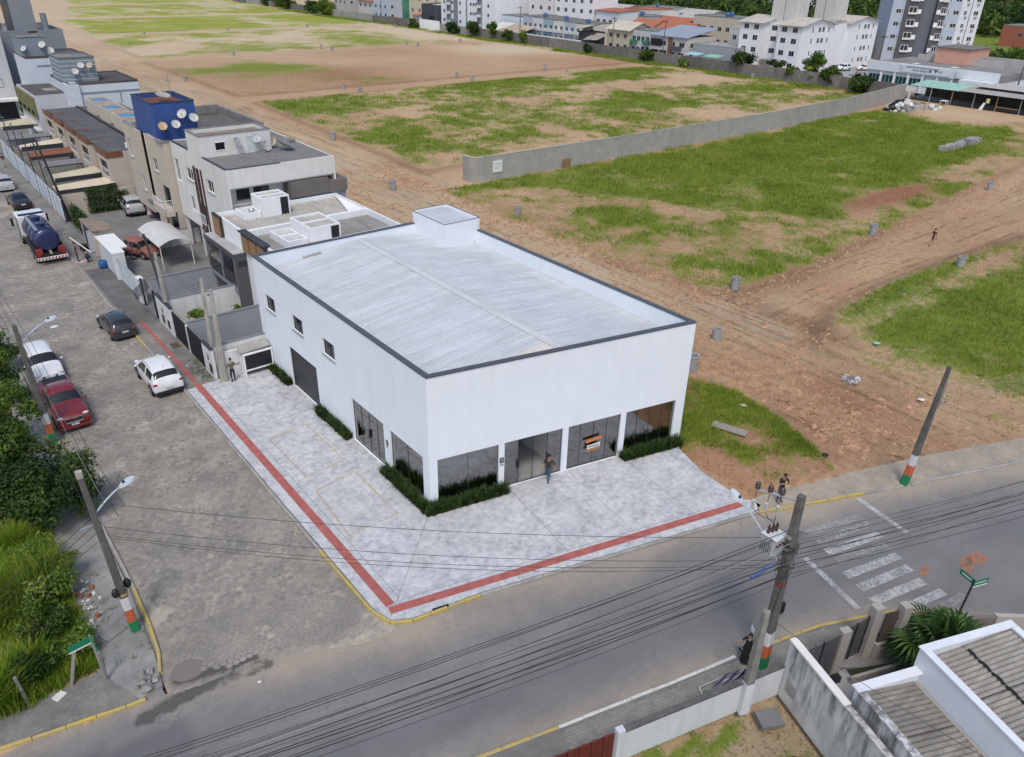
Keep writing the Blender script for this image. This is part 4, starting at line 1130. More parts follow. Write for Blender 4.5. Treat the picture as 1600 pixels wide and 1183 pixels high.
f = MB(); f.box(1.5, 1.62, 27.1, 27.3, 2.0, 4.34); f.box(1.5, 1.62, 29.9, 30.05, 2.0, 4.34); f.box(1.5, 1.62, 32.8, 32.95, 2.0, 4.34); f.box(1.48, 1.7, 27.1, 32.95, 1.75, 2.0)
part(t2, 'balcony_frame', f, M_GREYW)
for a, bb in ((27.32, 29.88), (30.07, 32.78)):
 part(t2, 'balcony_glass', MB().box(1.54, 1.555, a, bb, 2.01, 3.1), glass((.5, .55, .55), refl=.1))
 part(t2, 'balcony_door', MB().box(2.30, 2.36, a+.1, bb-.1, 2.0, 4.1), M_DGREY)
part(t2, 'side_wall', MB().box(1.48, 2.38, 27.05, 27.095, 0, 4.34), M_DGREY)
part(t2, 'side_window', MB().box(1.7, 2.36, 27.01, 27.045, 3.75, 4.15), M_DGLASS)
part(t2, 'ground_floor_front', MB().box(1.75, 1.9, 27.1, 32.9, 0, 1.74), M_DGREY)
M_YWALL = wall((.30, .315, .345), .25)
M_YWALLW = wall((.66, .66, .65), .35)
def ywall(x0, x1, y, h, m, label):
 t = thing('yard_wall', label, 'wall', (x0, y, 0), 0, 'walls between the courtyards')
 part(t, 'wall', MB().box(x0, x1, y-.08, y+.08, -.05, h), m)
 part(t, 'coping', MB().box(x0-.02, x1+.02, y-.11, y+.11, h, h+.05), M_GREYW)
ywall(-3.45, 2.3, 19.05, 2.1, M_YWALLW, 'pale yard wall nearest the white building, with the black poster in front of it')
ywall(-3.45, 2.35, 23.4, 2.15, M_YWALL, 'blue-grey yard wall behind the two leaning concrete posts')
ywall(-3.45, 2.0, 28.0, 2.15, M_YWALLW, 'pale yard wall beside the green courtyard plants')
ywall(-3.0, 3.6, 32.6, 2.15, M_YWALL, 'blue-grey wall bounding the parking yard of the white apartment house')
fr = thing('front_fence', 'white front wall with two black slatted gates along the red tactile strip', 'fence', (-3.55, 19.1, 0))
part(fr, 'wall', MB().box(-3.62, -3.45, 18.75, 20.35, -.05, 2.05), M_YWALLW)
part(fr, 'wall', MB().box(-3.62, -3.45, 26.35, 29.7, -.05, 2.1), M_YWALLW)
part(fr, 'coping', MB().box(-3.66, -3.41, 26.3, 29.75, 2.1, 2.15).box(-3.66, -3.41, 18.72, 20.38, 2.05, 2.1), M_DARK)
part(fr, 'post', MB().box(-3.6, -3.46, 23.3, 23.45, -.05, 2.0), M_YWALLW)
for k in range(6):
 if k != 3: part(fr, 'gate_leaf', MB().box(-3.55, -3.50, 20.38+.97*k, 21.31+.97*k, .05, 1.95) if k < 3 else MB().box(-3.55, -3.50, 20.55+.97*k-.03, 21.4+.97*k, .05, 1.95), M_BLACK)
part(fr, 'gate_leaf', MB().box(-3.55, -3.50, 23.47, 24.4, .05, 1.95), M_BLACK)
g = MB()
for k in range(60): g.box(-3.565, -3.552, 20.4+.1*k, 20.42+.1*k, .06, 1.94)
part(fr, 'gate_slats', g, M_DARK)
for y in (18.95, 27.0, 28.2): part(fr, 'meter_box', MB().box(-3.66, -3.625, y, y+.4, .35, .95), M_BLACK)
for y in (19.0, 27.9): part(fr, 'house_number', MB().box(-3.635, -3.622, y+.45, y+.52, 1.1, 1.6).box(-3.635, -3.622, y+.3, y+.37, 1.2, 1.5), M_BLACK)
rf = thing('rear_fence', 'low white wall with sloping roof slab at the rear of forecourt', 'wall', (-3.4, 18.7, 0))
part(rf, 'wall', MB().box(-3.3, -2.05, 18.55, 18.75, 0, 1.75).box(-2.05, -1.85, 18.2, 18.9, 0, 1.5), M_YWALLW)
part(rf, 'wall', MB().box(-1.85, -.05, 18.8, 18.95, 0, .85), M_YWALLW)
part(rf, 'slab', MB().raw([(-2.1, 18.1, 1.62), (-.1, 18.1, 1.70), (-.1, 18.95, 1.85), (-2.1, 18.95, 1.78), (-2.1, 18.1, 1.56), (-.1, 18.1, 1.63), (-.1, 18.95, 1.78), (-2.1, 18.95, 1.71)], [(0, 1, 2, 3), (7, 6, 5, 4), (0, 4, 5, 1), (1, 5, 6, 2), (2, 6, 7, 3), (3, 7, 4, 0)]), M_CONC)
part(rf, 'wall_cap', MB().box(-3.35, -.1, 18.5, 18.98, .78, .86), M_CONC)
ps = thing('poster_board', 'black panel in a white frame on posts by the rear fence', 'sign', (-1.9, 18.05, 0))
part(ps, 'panel', MB().box(-1.86, -.14, 18.03, 18.06, .42, 1.42), M_BLACK)
part(ps, 'frame', MB().box(-1.95, -.06, 17.99, 18.09, 1.425, 1.53).box(-1.95, -.06, 17.99, 18.09, .33, .415), M_WHITE)
for x in (-1.95, -.14): part(ps, 'post', MB().box(x, x+.09, 17.995, 18.085, 0, 1.42), M_WHITE)
a = thing('apartment_house', 'off-white three-storey apartment house with burgundy stripe and rooftop hut with dishes', 'building', (3.75, 32.7, 0))
X, Y0, Y1, X1 = 3.75, 32.7, 45.4, 12.7
opW = [(40.55, 42.2, 6.6, 7.6), (35.9, 37.4, 6.6, 7.6), (41.35, 42.4, 3.9, 5.15), (38.75, 40.75-.9, 3.3, 5.0), (44.0, 45.1, 5.9, 7.8), (34.0, 35.2, 3.6, 4.8)]
mb = MB()
wall_panel((X, Y1), (0, -1), Y1-Y0, 2.75, 9.15, .16, [(Y1-b_, Y1-a_, c, d) for a_, b_, c, d in opW], mb)
part(a, 'wall', mb, M_OFFW)
part(a, 'wall', wall_panel((X+.16, Y0), (1, 0), X1-X-.32, 7.75, 9.15, .16), M_OFFW)
part(a, 'wall', wall_panel((X+.3, Y0+1.25), (1, 0), X1-X-.5, 2.75, 7.75, .14, [(X_-X-.3, Xb-X-.3, c, d) for X_, Xb, c, d in ((4.75, 5.85, 6.45, 7.35), (6.15, 7.45, 6.75, 7.35))]), M_OFFW)
part(a, 'wall', wall_panel((X1, Y0), (0, 1), Y1-Y0, 0, 9.1, .16), M_OFFW)
part(a, 'wall', wall_panel((X1-.16, Y1), (-1, 0), X1-X-.32, 2.75, 9.15, .16), M_OFFW)
part(a, 'soffit', MB().box(X+.17, X1-.17, Y0+.17, Y1-.17, 2.6, 2.74).box(X+.2, X1-.2, Y0+.17, Y0+1.2, 7.6, 7.74), M_OFFW)
part(a, 'ground_floor_wall', MB().box(5.6, 5.75, Y0+.4, Y1-.3, 0, 2.6).box(5.75, X1-.2, Y0+.3, Y0+.45, 0, 2.6), M_GREYW)
for y in (33.0, 37.3, 41.2, 45.0): part(a, 'column', MB().box(3.85, 4.1, y, y+.25, 0, 2.6), M_OFFW)
part(a, 'parapet_cap', MB().box(X-.02, X+.2, Y0, 37.7, 9.152, 9.19).box(X+.2, 8.1, Y0-.02, Y0+.18, 9.152, 9.19).box(X-.02, X+.2, 40.75, Y1, 9.152, 9.19), M_DARK)
part(a, 'roof', MB().box(X+.17, 8.1, Y0+.17, 37.68, 8.9, 9.08).box(8.1, X1-.17, Y0+.17, Y1-.17, 8.88, 9.12).box(X+.17, 8.1, 40.75, Y1-.17, 8.9, 9.08), concrete((.20, .195, .185), .95, .22, 2.2))
part(a, 'rooftop_hut', rect_walls(MB(), X+.002, 9.6, 37.7, 40.72, 8.95, 10.75, .15, S=[(5.0, 5.75, 9.55, 10.15), (7.55, 8.2, 9.08, 10.35)]), M_OFFW)
part(a, 'hut_roof', MB().box(X+.16, 9.44, 37.86, 40.56, 10.3, 10.45), concrete((.25, .2, .17), .95, .3))
part(a, 'hut_coping', MB().box(X-.04, 9.65, 37.64, 37.86, 10.752, 10.82).box(X-.04, 9.65, 40.56, 40.78, 10.752, 10.82).box(X-.04, X+.18, 37.86, 40.56, 10.752, 10.82).box(9.43, 9.65, 37.86, 40.56, 10.752, 10.82), M_SLAB)
part(a, 'hut_door', MB().box(7.56, 8.19, 37.72, 37.76, 9.08, 10.34), plain((.55, .6, .64), .5))
lw = MB()
for k in range(3): lw.box(5.0, 5.75, 37.74, 37.78, 9.58+.2*k, 9.68+.2*k)
lo = part(a, 'louvre_window', lw, M_BLACK); part(lo, 'louvre_frame', MB().box(4.95, 5.8, 37.66, 37.73, 9.5, 9.56).box(4.95, 5.8, 37.66, 37.73, 10.15, 10.2), M_WHITE)
for i, (a_, b_, c, d) in enumerate(opW):
 win_W(a, X, a_, b_, c, d, cols=2, frame=M_WHITE, sill=i < 2)
win_S(a, Y0+1.25, 4.75, 5.85, 6.45, 7.35, cols=2, frame=M_DARK); win_S(a, Y0+1.25, 6.15, 7.45, 6.75, 7.35, cols=2, frame=M_DARK)
rail(a, [(3.62, 40.7), (3.62, 38.8)], 3.3, 4.15, M_WHITE)
M_BURG = plain((.075, .018, .02), .5, 0, .2, 2, 'burgundy_paint')
part(a, 'burgundy_stripe', MB().box(X-.07, X-.004, 39.75, 40.2, 2.75, 8.05), M_BURG)
part(a, 'stair_window_strip', MB().box(X-.05, X-.004, 38.95, 39.5, 2.75, 8.0), M_BLACK)
part(a, 'burgundy_stripe', MB().box(X-.07, X-.004, 38.25, 38.5, 2.75, 8.05), M_BURG)
part(a, 'lean_to', MB().box(8.6, 11.9, Y0-.25, Y0+1.2, 6.35, 7.55), concrete((.15, .135, .125), .9, .15))
part(a, 'lean_to', MB().box(11.95, 13.6, Y0-.15, Y0+2.6, 6.3, 7.25), concrete((.17, .15, .135), .9, .15))
part(a, 'rear_wall', MB().box(8.6, 13.5, Y0+.02, Y0+.2, 0, 6.29), wall((.26, .29, .34), .2))
rail(a, [(3.9, Y0+.25), (5.4, Y0+.25)], 5.6, 6.4, M_WHITE)
part(a, 'balcony_floor', MB().box(3.95, 8.5, Y0+.1, Y0+1.2, 5.45, 5.6), M_OFFW)
part(a, 'water_tank_base', MB().box(11.4, 12.3, 39, 40.3, 9.125, 9.35), M_SLAB)
c = thing('apartment_house', 'beige three-storey apartment house carrying a bright blue tank tower', 'building', (3.2, 45.6, 0))
mb = MB()
wall_panel((3.2, 50.4), (0, -1), 4.75, 2.9, 8.95, .16, [(50.4-50.0+.2, 2.0, 5.85, 7.0), (2.2, 4.2, 3.15, 4.9)], mb)
part(c, 'wall', mb, M_BEIGE)
part(c, 'wall', wall_panel((3.36, 45.65), (1, 0), 9.0, 0, 8.95, .16), M_BEIGE)
part(c, 'wall', wall_panel((3.9, 51.7), (0, -1), 1.3, 0, 8.95, .16), wall((.33, .29, .25), .2))
part(c, 'column', MB().box(3.3, 3.75, 51.0, 51.5, 0, 8.8), wall((.60, .54, .45), .2))
part(c, 'wall', wall_panel((3.0, 57.1), (0, -1), 5.3, 1.4, 8.95, .16, [(.6, 1.7, 5.9, 7.6), (3.2, 4.2, 3.2, 4.6)]), M_BEIGE)
part(c, 'wall', MB().box(3.17, 12.3, 57.0, 57.15, 0, 8.95).box(12.2, 12.36, 45.82, 56.99, 0, 8.95), M_BEIGE)
part(c, 'ground_floor_wall', MB().box(5.0, 5.15, 45.9, 56.9, 0, 2.8), wall((.46, .41, .34), .3))
part(c, 'soffit', MB().box(3.37, 5.0, 45.83, 56.9, 2.72, 2.88), M_BEIGE)
part(c, 'blue_door', MB().box(4.93, 4.99, 49.6, 51.6, 0, 2.4), plain((.03, .06, .16), .6))
win_W(c, 3.2, 48.4, 49.8, 5.85, 7.0, frame=M_WHITE); win_W(c, 3.0, 55.4, 56.5, 5.9, 7.6, frame=M_WHITE)
win_W(c, 3.0, 52.9, 53.9, 3.2, 4.6, frame=M_WHITE)
part(c, 'balcony_floor', MB().box(2.3, 3.19, 45.7, 48.6, 2.55, 3.05), M_BEIGE)
part(c, 'balcony_wall', MB().box(2.25, 2.35, 45.7, 48.6, 2.56, 3.35), M_BEIGE)
rail(c, [(2.3, 48.6), (2.3, 45.7), (3.15, 45.7)], 3.35, 4.0, M_WHITE)
win_W(c, 3.2, 46.2, 48.2, 3.15, 4.9, frame=M_DARK, cols=3, sill=False)
part(c, 'roof', MB().box(3.38, 12.19, 45.83, 56.98, 8.6, 8.78), concrete((.13, .128, .122), .95, .3, 1.5))
part(c, 'coping', MB().box(3.0, 3.4, 45.6, 47.4, 8.955, 9.03).box(3.0, 3.36, 53.6, 57.1, 8.955, 9.03).box(3.4, 12.4, 45.6, 45.82, 8.955, 9.03).box(8.2, 12.4, 56.9, 57.2, 8.955, 9.75).box(12.15, 12.4, 45.82, 56.9, 8.955, 9.7), M_SLAB)
M_BLUE = wall((.028, .075, .26), .35, (.02, .03, .07), .6, .2)
part(c, 'tank_tower', rect_walls(MB(), 3.35, 7.0, 47.5, 53.4, 8.79, 11.85, .14), M_BLUE)
part(c, 'tank_tower_roof', MB().box(3.5, 6.85, 47.65, 53.25, 11.3, 11.5), plain((.16, .06, .035), .9, 0, .4, 2, 'rusty_sheet'))
part(c, 'tower_rim', MB().box(3.3, 7.05, 47.45, 47.66, 11.86, 11.92).box(3.3, 7.05, 53.26, 53.45, 11.86, 11.92).box(3.3, 3.5, 47.66, 53.26, 11.86, 11.92).box(6.85, 7.05, 47.66, 53.26, 11.86, 11.92), M_DARK)
part(c, 'translucent_awning', MB().quad((2.6, 50.5, 2.5), (4.6, 49.9, 2.75), (4.7, 52.3, 2.75), (2.7, 52.8, 2.5)), glass((.55, .58, .57)))
ant = thing('aerial', 'thin television aerial mast rising from the blue tank tower', 'aerial', (6.3, 51.5, 11.5))
part(ant, 'mast', MB().tube((6.3, 51.5, 11.5), (6.3, 51.5, 13.6), .03, n=5), M_STEEL)
am = MB()
for z in (12.9, 13.2, 13.5): am.tube((5.9, 51.5, z), (6.7, 51.5, z), .015, n=4)
part(ant, 'element', am, M_STEEL)
r0 = thing('terraced_row', 'row of beige terraced homes with stepped fronts and brown fascia bands', 'terrace', (2.0, 61, 0))
part(r0, 'wall', MB().box(1.76, 11.0, 61.0, 61.16, 0, 5.4).box(2.6, 11.0, 90.0, 90.16, 0, 5.5).box(10.85, 11.0, 61.17, 89.99, 0, 5.5), M_BEIGE)
part(r0, 'roof', MB().box(2.0, 10.84, 61.17, 89.98, 5.2, 5.42), concrete((.10, .10, .105), .95, .35, .5))
part(r0, 'roof_kerb', MB().box(5.5, 5.66, 61.17, 89.98, 5.425, 5.6), M_BLACK)
for k in range(5):
 y0 = 61.0+5.86*k+(0 if k == 0 else 1.7); y1 = 61.0+5.86*(k+1)-.05
 if k == 0: y1 = 64.9
 yb = y1 if k else y1
 part(r0, 'bay', wall_panel((1.75, y1), (0, -1), y1-y0-(.17 if k == 0 else 0), 0, 4.9, .14, [(.5, y1-y0-.45, 2.75, 4.45), (.5, y1-y0-.5, .1, 2.1)]), M_BEIGE)
 if k: part(r0, 'bay_side', MB().box(1.9, 3.4, y0, y0+.14, 0, 4.9), M_BEIGE)
 part(r0, 'bay_side', MB().box(1.9, 3.4, y1-.14, y1, 0, 4.9), M_BEIGE)
 part(r0, 'bay_back', MB().box(2.95, 3.05, y0+.15, y1-.15, 0, 4.9), wall((.42, .36, .29), .2))
 part(r0, 'bay_roof', MB().box(1.8, 3.4, y0+.05, y1-.05, 4.905, 5.22), concrete((.17, .175, .17), .9, .3))
 part(r0, 'brown_fascia', MB().box(1.68, 1.795, y0-.05, y1+.05, 4.91, 5.5).box(1.8, 3.3, y0-.06, y0+.04, 4.91, 5.5), M_BROWN)
 rr = rail(r0, [(1.8, y1-.5), (1.8, y0+.45)], 2.75, 3.55, M_WHITE, .5)
 part(rr, 'rail_glass', MB().box(1.83, 1.84, y0+.45, y1-.5, 2.8, 3.5), glass((.5, .58, .55)))
 if k < 4:
  part(r0, 'set_back_wall', MB().box(3.2, 3.34, y1+.01, y1+(1.75 if k else 3.6)-.0, 0, 5.2), M_BEIGE)
  part(r0, 'brown_fascia', MB().box(3.1, 3.198, y1+.06, y1+(1.7 if k else 3.5), 4.92, 5.48), M_BROWN)
M_BTANK = plain((.10, .22, .36), .5, 0, .2, 2, 'blue_tank_lid')
for k in range(4):
 y = 64.5+6.0*k
 part(r0, 'tank_room', rect_walls(MB(), 6.0, 8.3, y, y+3.6, 5.43, 7.0, .12), M_CREAM)
 part(r0, 'tank_lid', MB().lathe((7.15, y+1.8, 6.75), [(.01, .3), (.5, .28), (.78, .2), (.95, .04), (.95, -.6)], 14), M_BTANK, 40)
 w = win_S(r0, y, 6.5, 7.2, 5.9, 6.5, proud=.01, frame=M_WHITE, pane=M_BURG, cols=2, sill=False)
vt = thing('roof_vent', 'white curved roof vent standing on the dark terrace roof', 'vent', (4.3, 62.5, 5.42))
part(vt, 'hood', MB().path([(4.2, 62.5, 5.42), (4.2, 62.5, 5.9), (4.35, 62.45, 6.05), (4.6, 62.4, 6.0), (4.7, 62.4, 5.8)], .13, 8), M_WHITE)
part(vt, 'pipe', MB().tube((4.75, 62.2, 5.5), (5.4, 61.8, 5.5), .05, n=6), M_WHITE)
M_CPY = corrugated((.50, .46, .33), .15, .4, .7, 0, 'x', 'yellowed_sheet'); M_CPP = corrugated((.58, .51, .39), .12, .3, .7, 0, 'x', 'cream_sheet')
M_CPR = corrugated((.24, .085, .045), .2, .4, .8, 0, 'x', 'rust_red_sheet'); M_CPG = corrugated((.2, .205, .22), .2, .4, .7, 0, 'x', 'grey_sheet')
def carport(x0, x1, y0, y1, z0, z1, m, label):
 t = thing('carport', label, 'carport', (x0, y0, 0), 0, 'carports of the beige terrace')
 part(t, 'canopy', ribbed(x0, x1, y0, y1, lambda x, y: z0+(z1-z0)*(x-x0)/(x1-x0), .3, .04, 'x'), m)
 part(t, 'edge_beam', MB().box(x0, x1, y0-.03, y0-.002, min(z0, z1)-.16, max(z0, z1)-.06), M_DARK)
 for x in (x0+.25, x1-.2):
  for y in (y0+.15, y1-.15): part(t, 'post', MB().tube((x, y, 0), (x, y, z0+(z1-z0)*(x-x0)/(x1-x0)-.05), .04, n=6), M_STEEL)
carport(-3.3, 2.0, 60.6, 63.4, 2.3, 2.55, M_CPP, 'cream sheet carport nearest the ivy wall')
carport(-2.6, 2.0, 65.6, 68.6, 2.25, 2.6, M_CPY, 'yellowed sheet carport second from the ivy wall')
carport(-2.2, 1.6, 72.6, 74.8, 2.3, 2.3, M_CPG, 'grey sheet carport beside the rust red one')
carport(-2.7, 2.0, 77.4, 80.2, 2.25, 2.55, M_CPR, 'rust red sheet carport in the terrace yards')
carport(-2.7, 2.0, 82.6, 85.4, 2.3, 2.7, M_CPP, 'cream sheet carport beyond the rust red one')
carport(-3.2, 1.7, 88.8, 90.6, 2.5, 2.5, M_CPG, 'long grey sheet carport at the far end of terrace')
carport(-2.6, 2.5, 95.2, 100.4, 2.6, 3.0, M_CPY, 'wide yellowed carport in front of the olive house')
for k, y in enumerate((64.2, 70.2, 75.9, 81.6, 87.2)):
 t = thing('yard_wall', 'low grey party wall, %s counted from the ivy wall' % ('first', 'second', 'third', 'fourth', 'fifth')[k], 'wall', (-3.5, y, 0), 0, 'walls between the courtyards')
 part(t, 'wall', MB().box(-3.5, 2.4, y-.07, y+.07, -.05, 1.7), wall((.33, .32, .30), .5))
fs = thing('panel_fence', 'pale blue-white panel fence fronting the terrace along the far pavement', 'fence', (-3.6, 57, 0))
M_FPAN = wall((.52, .56, .60), .2)
for k in range(17):
 y = 58.2+1.95*k
 part(fs, 'fence_panel', MB().box(-3.64, -3.58, y+.05, y+1.88, .05, 2.15+.05*(k % 2)), M_FPAN)
 part(fs, 'post', MB().box(-3.68, -3.54, y-.05, y+.045, 0, 2.2), M_DARK if k % 3 == 0 else M_STEEL)
iv = thing('boundary_wall', 'cream boundary wall draped with dark ivy beside the parking yard', 'wall', (-3.5, 57.9, 0))
part(iv, 'wall', MB().box(-3.5, 3.4, 59.9, 60.1, -.05, 2.15), M_CREAM)
M_OLIVE = plain((.16, .15, .06), .8, 0, .2, 1.5, 'olive_render')
o1 = thing('house', 'flat-roofed house with olive green upper front', 'house', (1.4, 92.4, 0))
part(o1, 'wall', rect_walls(MB(), 1.45, 5.6, 92.4, 104.2, 0, 6.75, .15), wall((.48, .49, .52), .15))
part(o1, 'roof', MB().box(1.62, 5.44, 92.56, 104.04, 6.4, 6.6), concrete((.09, .085, .08), .95, .4, .6))
part(o1, 'roof_patch', MB().box(3.6, 5.2, 97, 99.5, 6.603, 6.63), concrete((.3, .27, .24), .9))
part(o1, 'olive_front', MB().box(1.2, 1.445, 92.5, 104.1, 3.9, 6.5), M_OLIVE)
for k in range(4): part(o1, 'window', MB().box(1.15, 1.195, 93.4+2.8*k, 94.9+2.8*k, 4.3, 4.75), M_DGLASS)
rail(o1, [(1.0, 104), (1.0, 92.6)], 2.6, 3.3, M_WHITE, .8)
part(o1, 'balcony_floor', MB().box(.9, 1.44, 92.5, 104.1, 2.4, 2.6), M_OFFW)
M_PALEB = wall((.56, .60, .66), .15)
M_GREYB = wall((.20, .245, .28), .15)
def terrace_block(x0, x1, y0, y1, h, label, tw, th_, bands=True, bay=True):
 t = thing('apartment_house', label, 'building', (x0, y0, 0))
 part(t, 'wall', rect_walls(MB(), x0, x1, y0, y1, 0, h, .15), M_PALEB)
 flat_roof(t, x0, x1, y0, y1, h-.02, concrete((.085, .08, .078), .95, .35, .5), .12, .2)
 part(t, 'tower', rect_walls(MB(), tw[0], tw[1], tw[2], tw[3], h, th_, .14), M_GREYB)
 part(t, 'tower_roof', MB().box(tw[0]+.15, tw[1]-.15, tw[2]+.15, tw[3]-.15, th_-.2, th_-.1), M_SLAB)
 part(t, 'tower_coping', MB().box(tw[0]-.08, tw[1]+.08, tw[2]-.08, tw[2]+.16, th_, th_+.1).box(tw[0]-.08, tw[1]+.08, tw[3]-.16, tw[3]+.08, th_, th_+.1).box(tw[0]-.08, tw[0]+.16, tw[2]+.16, tw[3]-.16, th_, th_+.1).box(tw[1]-.16, tw[1]+.08, tw[2]+.16, tw[3]-.16, th_, th_+.1), M_SLAB)
 if bands:
  for k in range(5): part(t, 'tower_band', MB().box(tw[0]-.02, tw[1]+.02, tw[2]-.02, tw[2]-.002, h+.3+.55*k, h+.36+.55*k).box(tw[0]-.02, tw[0]-.002, tw[2], tw[3], h+.3+.55*k, h+.36+.55*k), M_PALEB)
 part(t, 'eaves_band', MB().box(x0+1.2, x1+.03, y0-.06, y0-.003, h-1.25, h-1.05), M_GREYB)
 part(t, 'downpipe', MB().tube((x1-2.5, y0-.06, 0), (x1-2.5, y0-.06, h-1.3), .05, n=6), M_GREYB)
 for z in (1.3, 4.3):
  for k in range(int((y1-y0)/2.6)): win_W(t, x0, y0+.8+2.6*k, y0+2.1+2.6*k, z, z+1.3, proud=.01, frame=M_WHITE, sill=False)
 if bay:
  part(t, 'bay', MB().box(x0-.35, x0+1.1, y0-.35, y0+2.2, 3.4, h+.02), M_PALEB)
  win_S(t, y0-.35, x0-.1, x0+.95, 4.1, 5.8, proud=.01, frame=M_WHITE, sill=False, cols=3)
  win_W(t, x0-.35, y0-.1, y0+2.0, 4.1, 5.8, proud=.01, frame=M_WHITE, sill=False, cols=3)
 return t
terrace_block(5.5, 13.9, 91.2, 101.6, 7.95, 'pale blue-white block with grey banded tank tower and three dishes', (5.4, 9.6, 93.2, 99.0), 10.9)
terrace_block(3.95, 11.9, 108.0, 117, 9.6, 'white block with plain blue-grey tank tower, further up the street', (3.9, 7.2, 109.5, 114.6), 12.1, False, False)
gb = thing('apartment_tower', 'grey apartment block with tall stair tower at the top left', 'building', (-1, 122, 0))
M_GBLK = wall((.22, .24, .265), .2)
part(gb, 'wall', rect_walls(MB(), -1, 12.2, 122, 137, 0, 12, .2), M_GBLK)
part(gb, 'roof', MB().box(-.8, 12.0, 122.2, 136.8, 11.3, 11.5), M_SLAB)
part(gb, 'stair_tower', MB().box(5.7, 8.9, 123, 129, 11.5, 31), M_GBLK)
part(gb, 'tower_edge', MB().box(5.62, 5.695, 122.9, 129, 11.5, 31), M_DARK)
part(gb, 'roof_pipe', MB().tube((10.3, 124, 11.5), (10.3, 124, 14.2), .45, n=8), M_GREYB)
part(gb, 'roof_pipe', MB().tube((3.9, 125, 11.5), (3.9, 125, 13.8), .5, n=8), M_GREYB)
part(gb, 'roof_window', MB().box(7.3, 8.6, 121.93, 121.995, 11.2, 11.85), M_BLACK)
for z in (2.2, 5.2, 8.2):
 for x in (.2, 2.2): win_S(gb, 122, x, x+1.2, z, z+1.3, proud=.02, frame=M_DARK, pane=darkglass((.01, .05, .05)), sill=False)
gl = thing('apartment_block', 'pale apartment block with green windows cut by the left picture edge', 'building', (-3, 112, 0))
part(gl, 'wall', rect_walls(MB(), -3.2, 3.0, 118, 121.8, 0, 12.5, .2), wall((.5, .51, .52), .25))
part(gl, 'roof', MB().box(-3, 2.8, 118.2, 121.6, 12.0, 12.2), M_SLAB)
for z in (4.6, 7.4, 10.2):
 for x in (-2.3, .4): win_S(gl, 118, x, x+1.3, z, z+1.2, proud=.02, frame=M_DARK, pane=darkglass((.01, .05, .05)), sill=False)
part(gl, 'garage_opening', MB().box(-2.9, 2.6, 117.93, 117.995, .1, 2.6), M_BLACK)
part(gl, 'canopy', MB().box(-3.4, 3.0, 115.5, 117.9, 2.9, 3.2), M_OFFW)
W_, S_ = RAD(270), RAD(160)
dish((3.9, 47.15, 9.55), RAD(190), .45, 'rusty dish low on the front edge of blue tower wall', col=(.5, .33, .2))
dish((5.0, 47.15, 9.6), RAD(180), .45, 'pale dish in the middle of blue tower wall')
dish((5.75, 47.15, 10.4), RAD(225), .5, 'tilted pale dish highest on the blue tower wall')
dish((6.6, 47.15, 10.0), RAD(175), .48, 'pale dish at the right end of blue tower wall')
dish((5.2, 50.2, 11.5), RAD(150), .75, 'large mesh dish lying on top of the blue tower', 70, (.4, .36, .32), False, True)
dish((6.65, 37.4, 9.6), RAD(150), .42, 'grey dish on hut wall left of the pale hut door', col=(.36, .38, .4))
dish((8.3, 37.4, 9.7), RAD(200), .42, 'grey dish on hut wall just right of the hut door', col=(.42, .44, .46))
dish((8.75, 37.0, 9.1), RAD(140), .5, 'white dish below the grey one right of the hut door', 25)
dish((9.9, 38.0, 9.12), RAD(250), .5, 'white dish with rusty arm at the right corner of rooftop hut', 40, (.6, .52, .44))
dish((10.2, 36.7, 9.12), RAD(110), .95, 'big dark mesh dish standing on the flat roof right of the hut', 60, (.25, .24, .22), False, True)
dish((7.7, 92.9, 9.5), RAD(180), .5, 'round pale dish in the middle of grey banded tower')
dish((6.9, 92.9, 8.8), RAD(180), .5, 'round pale dish lower left on grey banded tower')
dish((8.9, 92.9, 9.5), RAD(230), .5, 'edge-on brownish dish right on grey banded tower', 20, (.5, .42, .35))
dish((4.3, 109.2, 10.2), RAD(230), .5, 'white dish at the left of plain blue-grey tower')
dish((6.7, 109.2, 10.6), RAD(215), .6, 'white dish at the right corner of plain blue-grey tower')
dish((7.6, 109.6, 9.75), RAD(190), .6, 'white dish on the roof beside plain blue-grey tower', 35, wallmount=False)
dish((9.0, 72.4, 5.6), RAD(180), .6, 'rust brown dish among the blue-lidded tank rooms', 15, (.33, .12, .06), False)
dish((8.8, 79.2, 5.6), RAD(200), .6, 'blue-grey dish behind the furthest tank room', 30, (.3, .38, .45), False)
cv = thing('carport', 'white barrel-vaulted canvas carport on thin posts in the parking yard', 'carport', (-.2, 39.3, 0))
vb = MB(); NV = 12
for k in range(NV):
 f0, f1 = k/NV, (k+1)/NV
 def pt(f, y): return (-.35+2.75*f, y, 2.15+.75*math.sin(math.pi*(.12+.76*f))-.3)
 vb.quad(pt(f0, 39.3), pt(f1, 39.3), pt(f1, 45.2), pt(f0, 45.2))
part(cv, 'canvas', vb, plain((.52, .52, .51), .7, 0, .1, 1.2, 'canvas'), True)
for x, y in ((-.2, 39.6), (2.3, 39.6), (-.2, 45), (2.3, 45)): part(cv, 'post', MB().tube((x, y, 0), (x, y, 2.2), .045, n=6), M_OFFW)
gs = thing('gate_shelter', 'white-roofed gate shelter with pale panels on the pavement edge', 'shelter', (-3.75, 39.7, 0))
part(gs, 'roof', MB().prism([(-3.85, 39.6), (-2.9, 39.6), (-2.9, 40.8), (-2.35, 40.9), (-2.35, 44.9), (-3.85, 44.9)], 2.12, 2.24), plain((.74, .74, .72), .7, 0, .05))
for k in range(4): part(gs, 'panel', MB().box(-3.72, -3.66, 40.2+1.15*k, 41.28+1.15*k, .1, 2.1), M_FPAN)
part(gs, 'pier', MB().box(-3.78, -2.95, 39.62, 40.1, 0, 2.115), M_YWALLW)
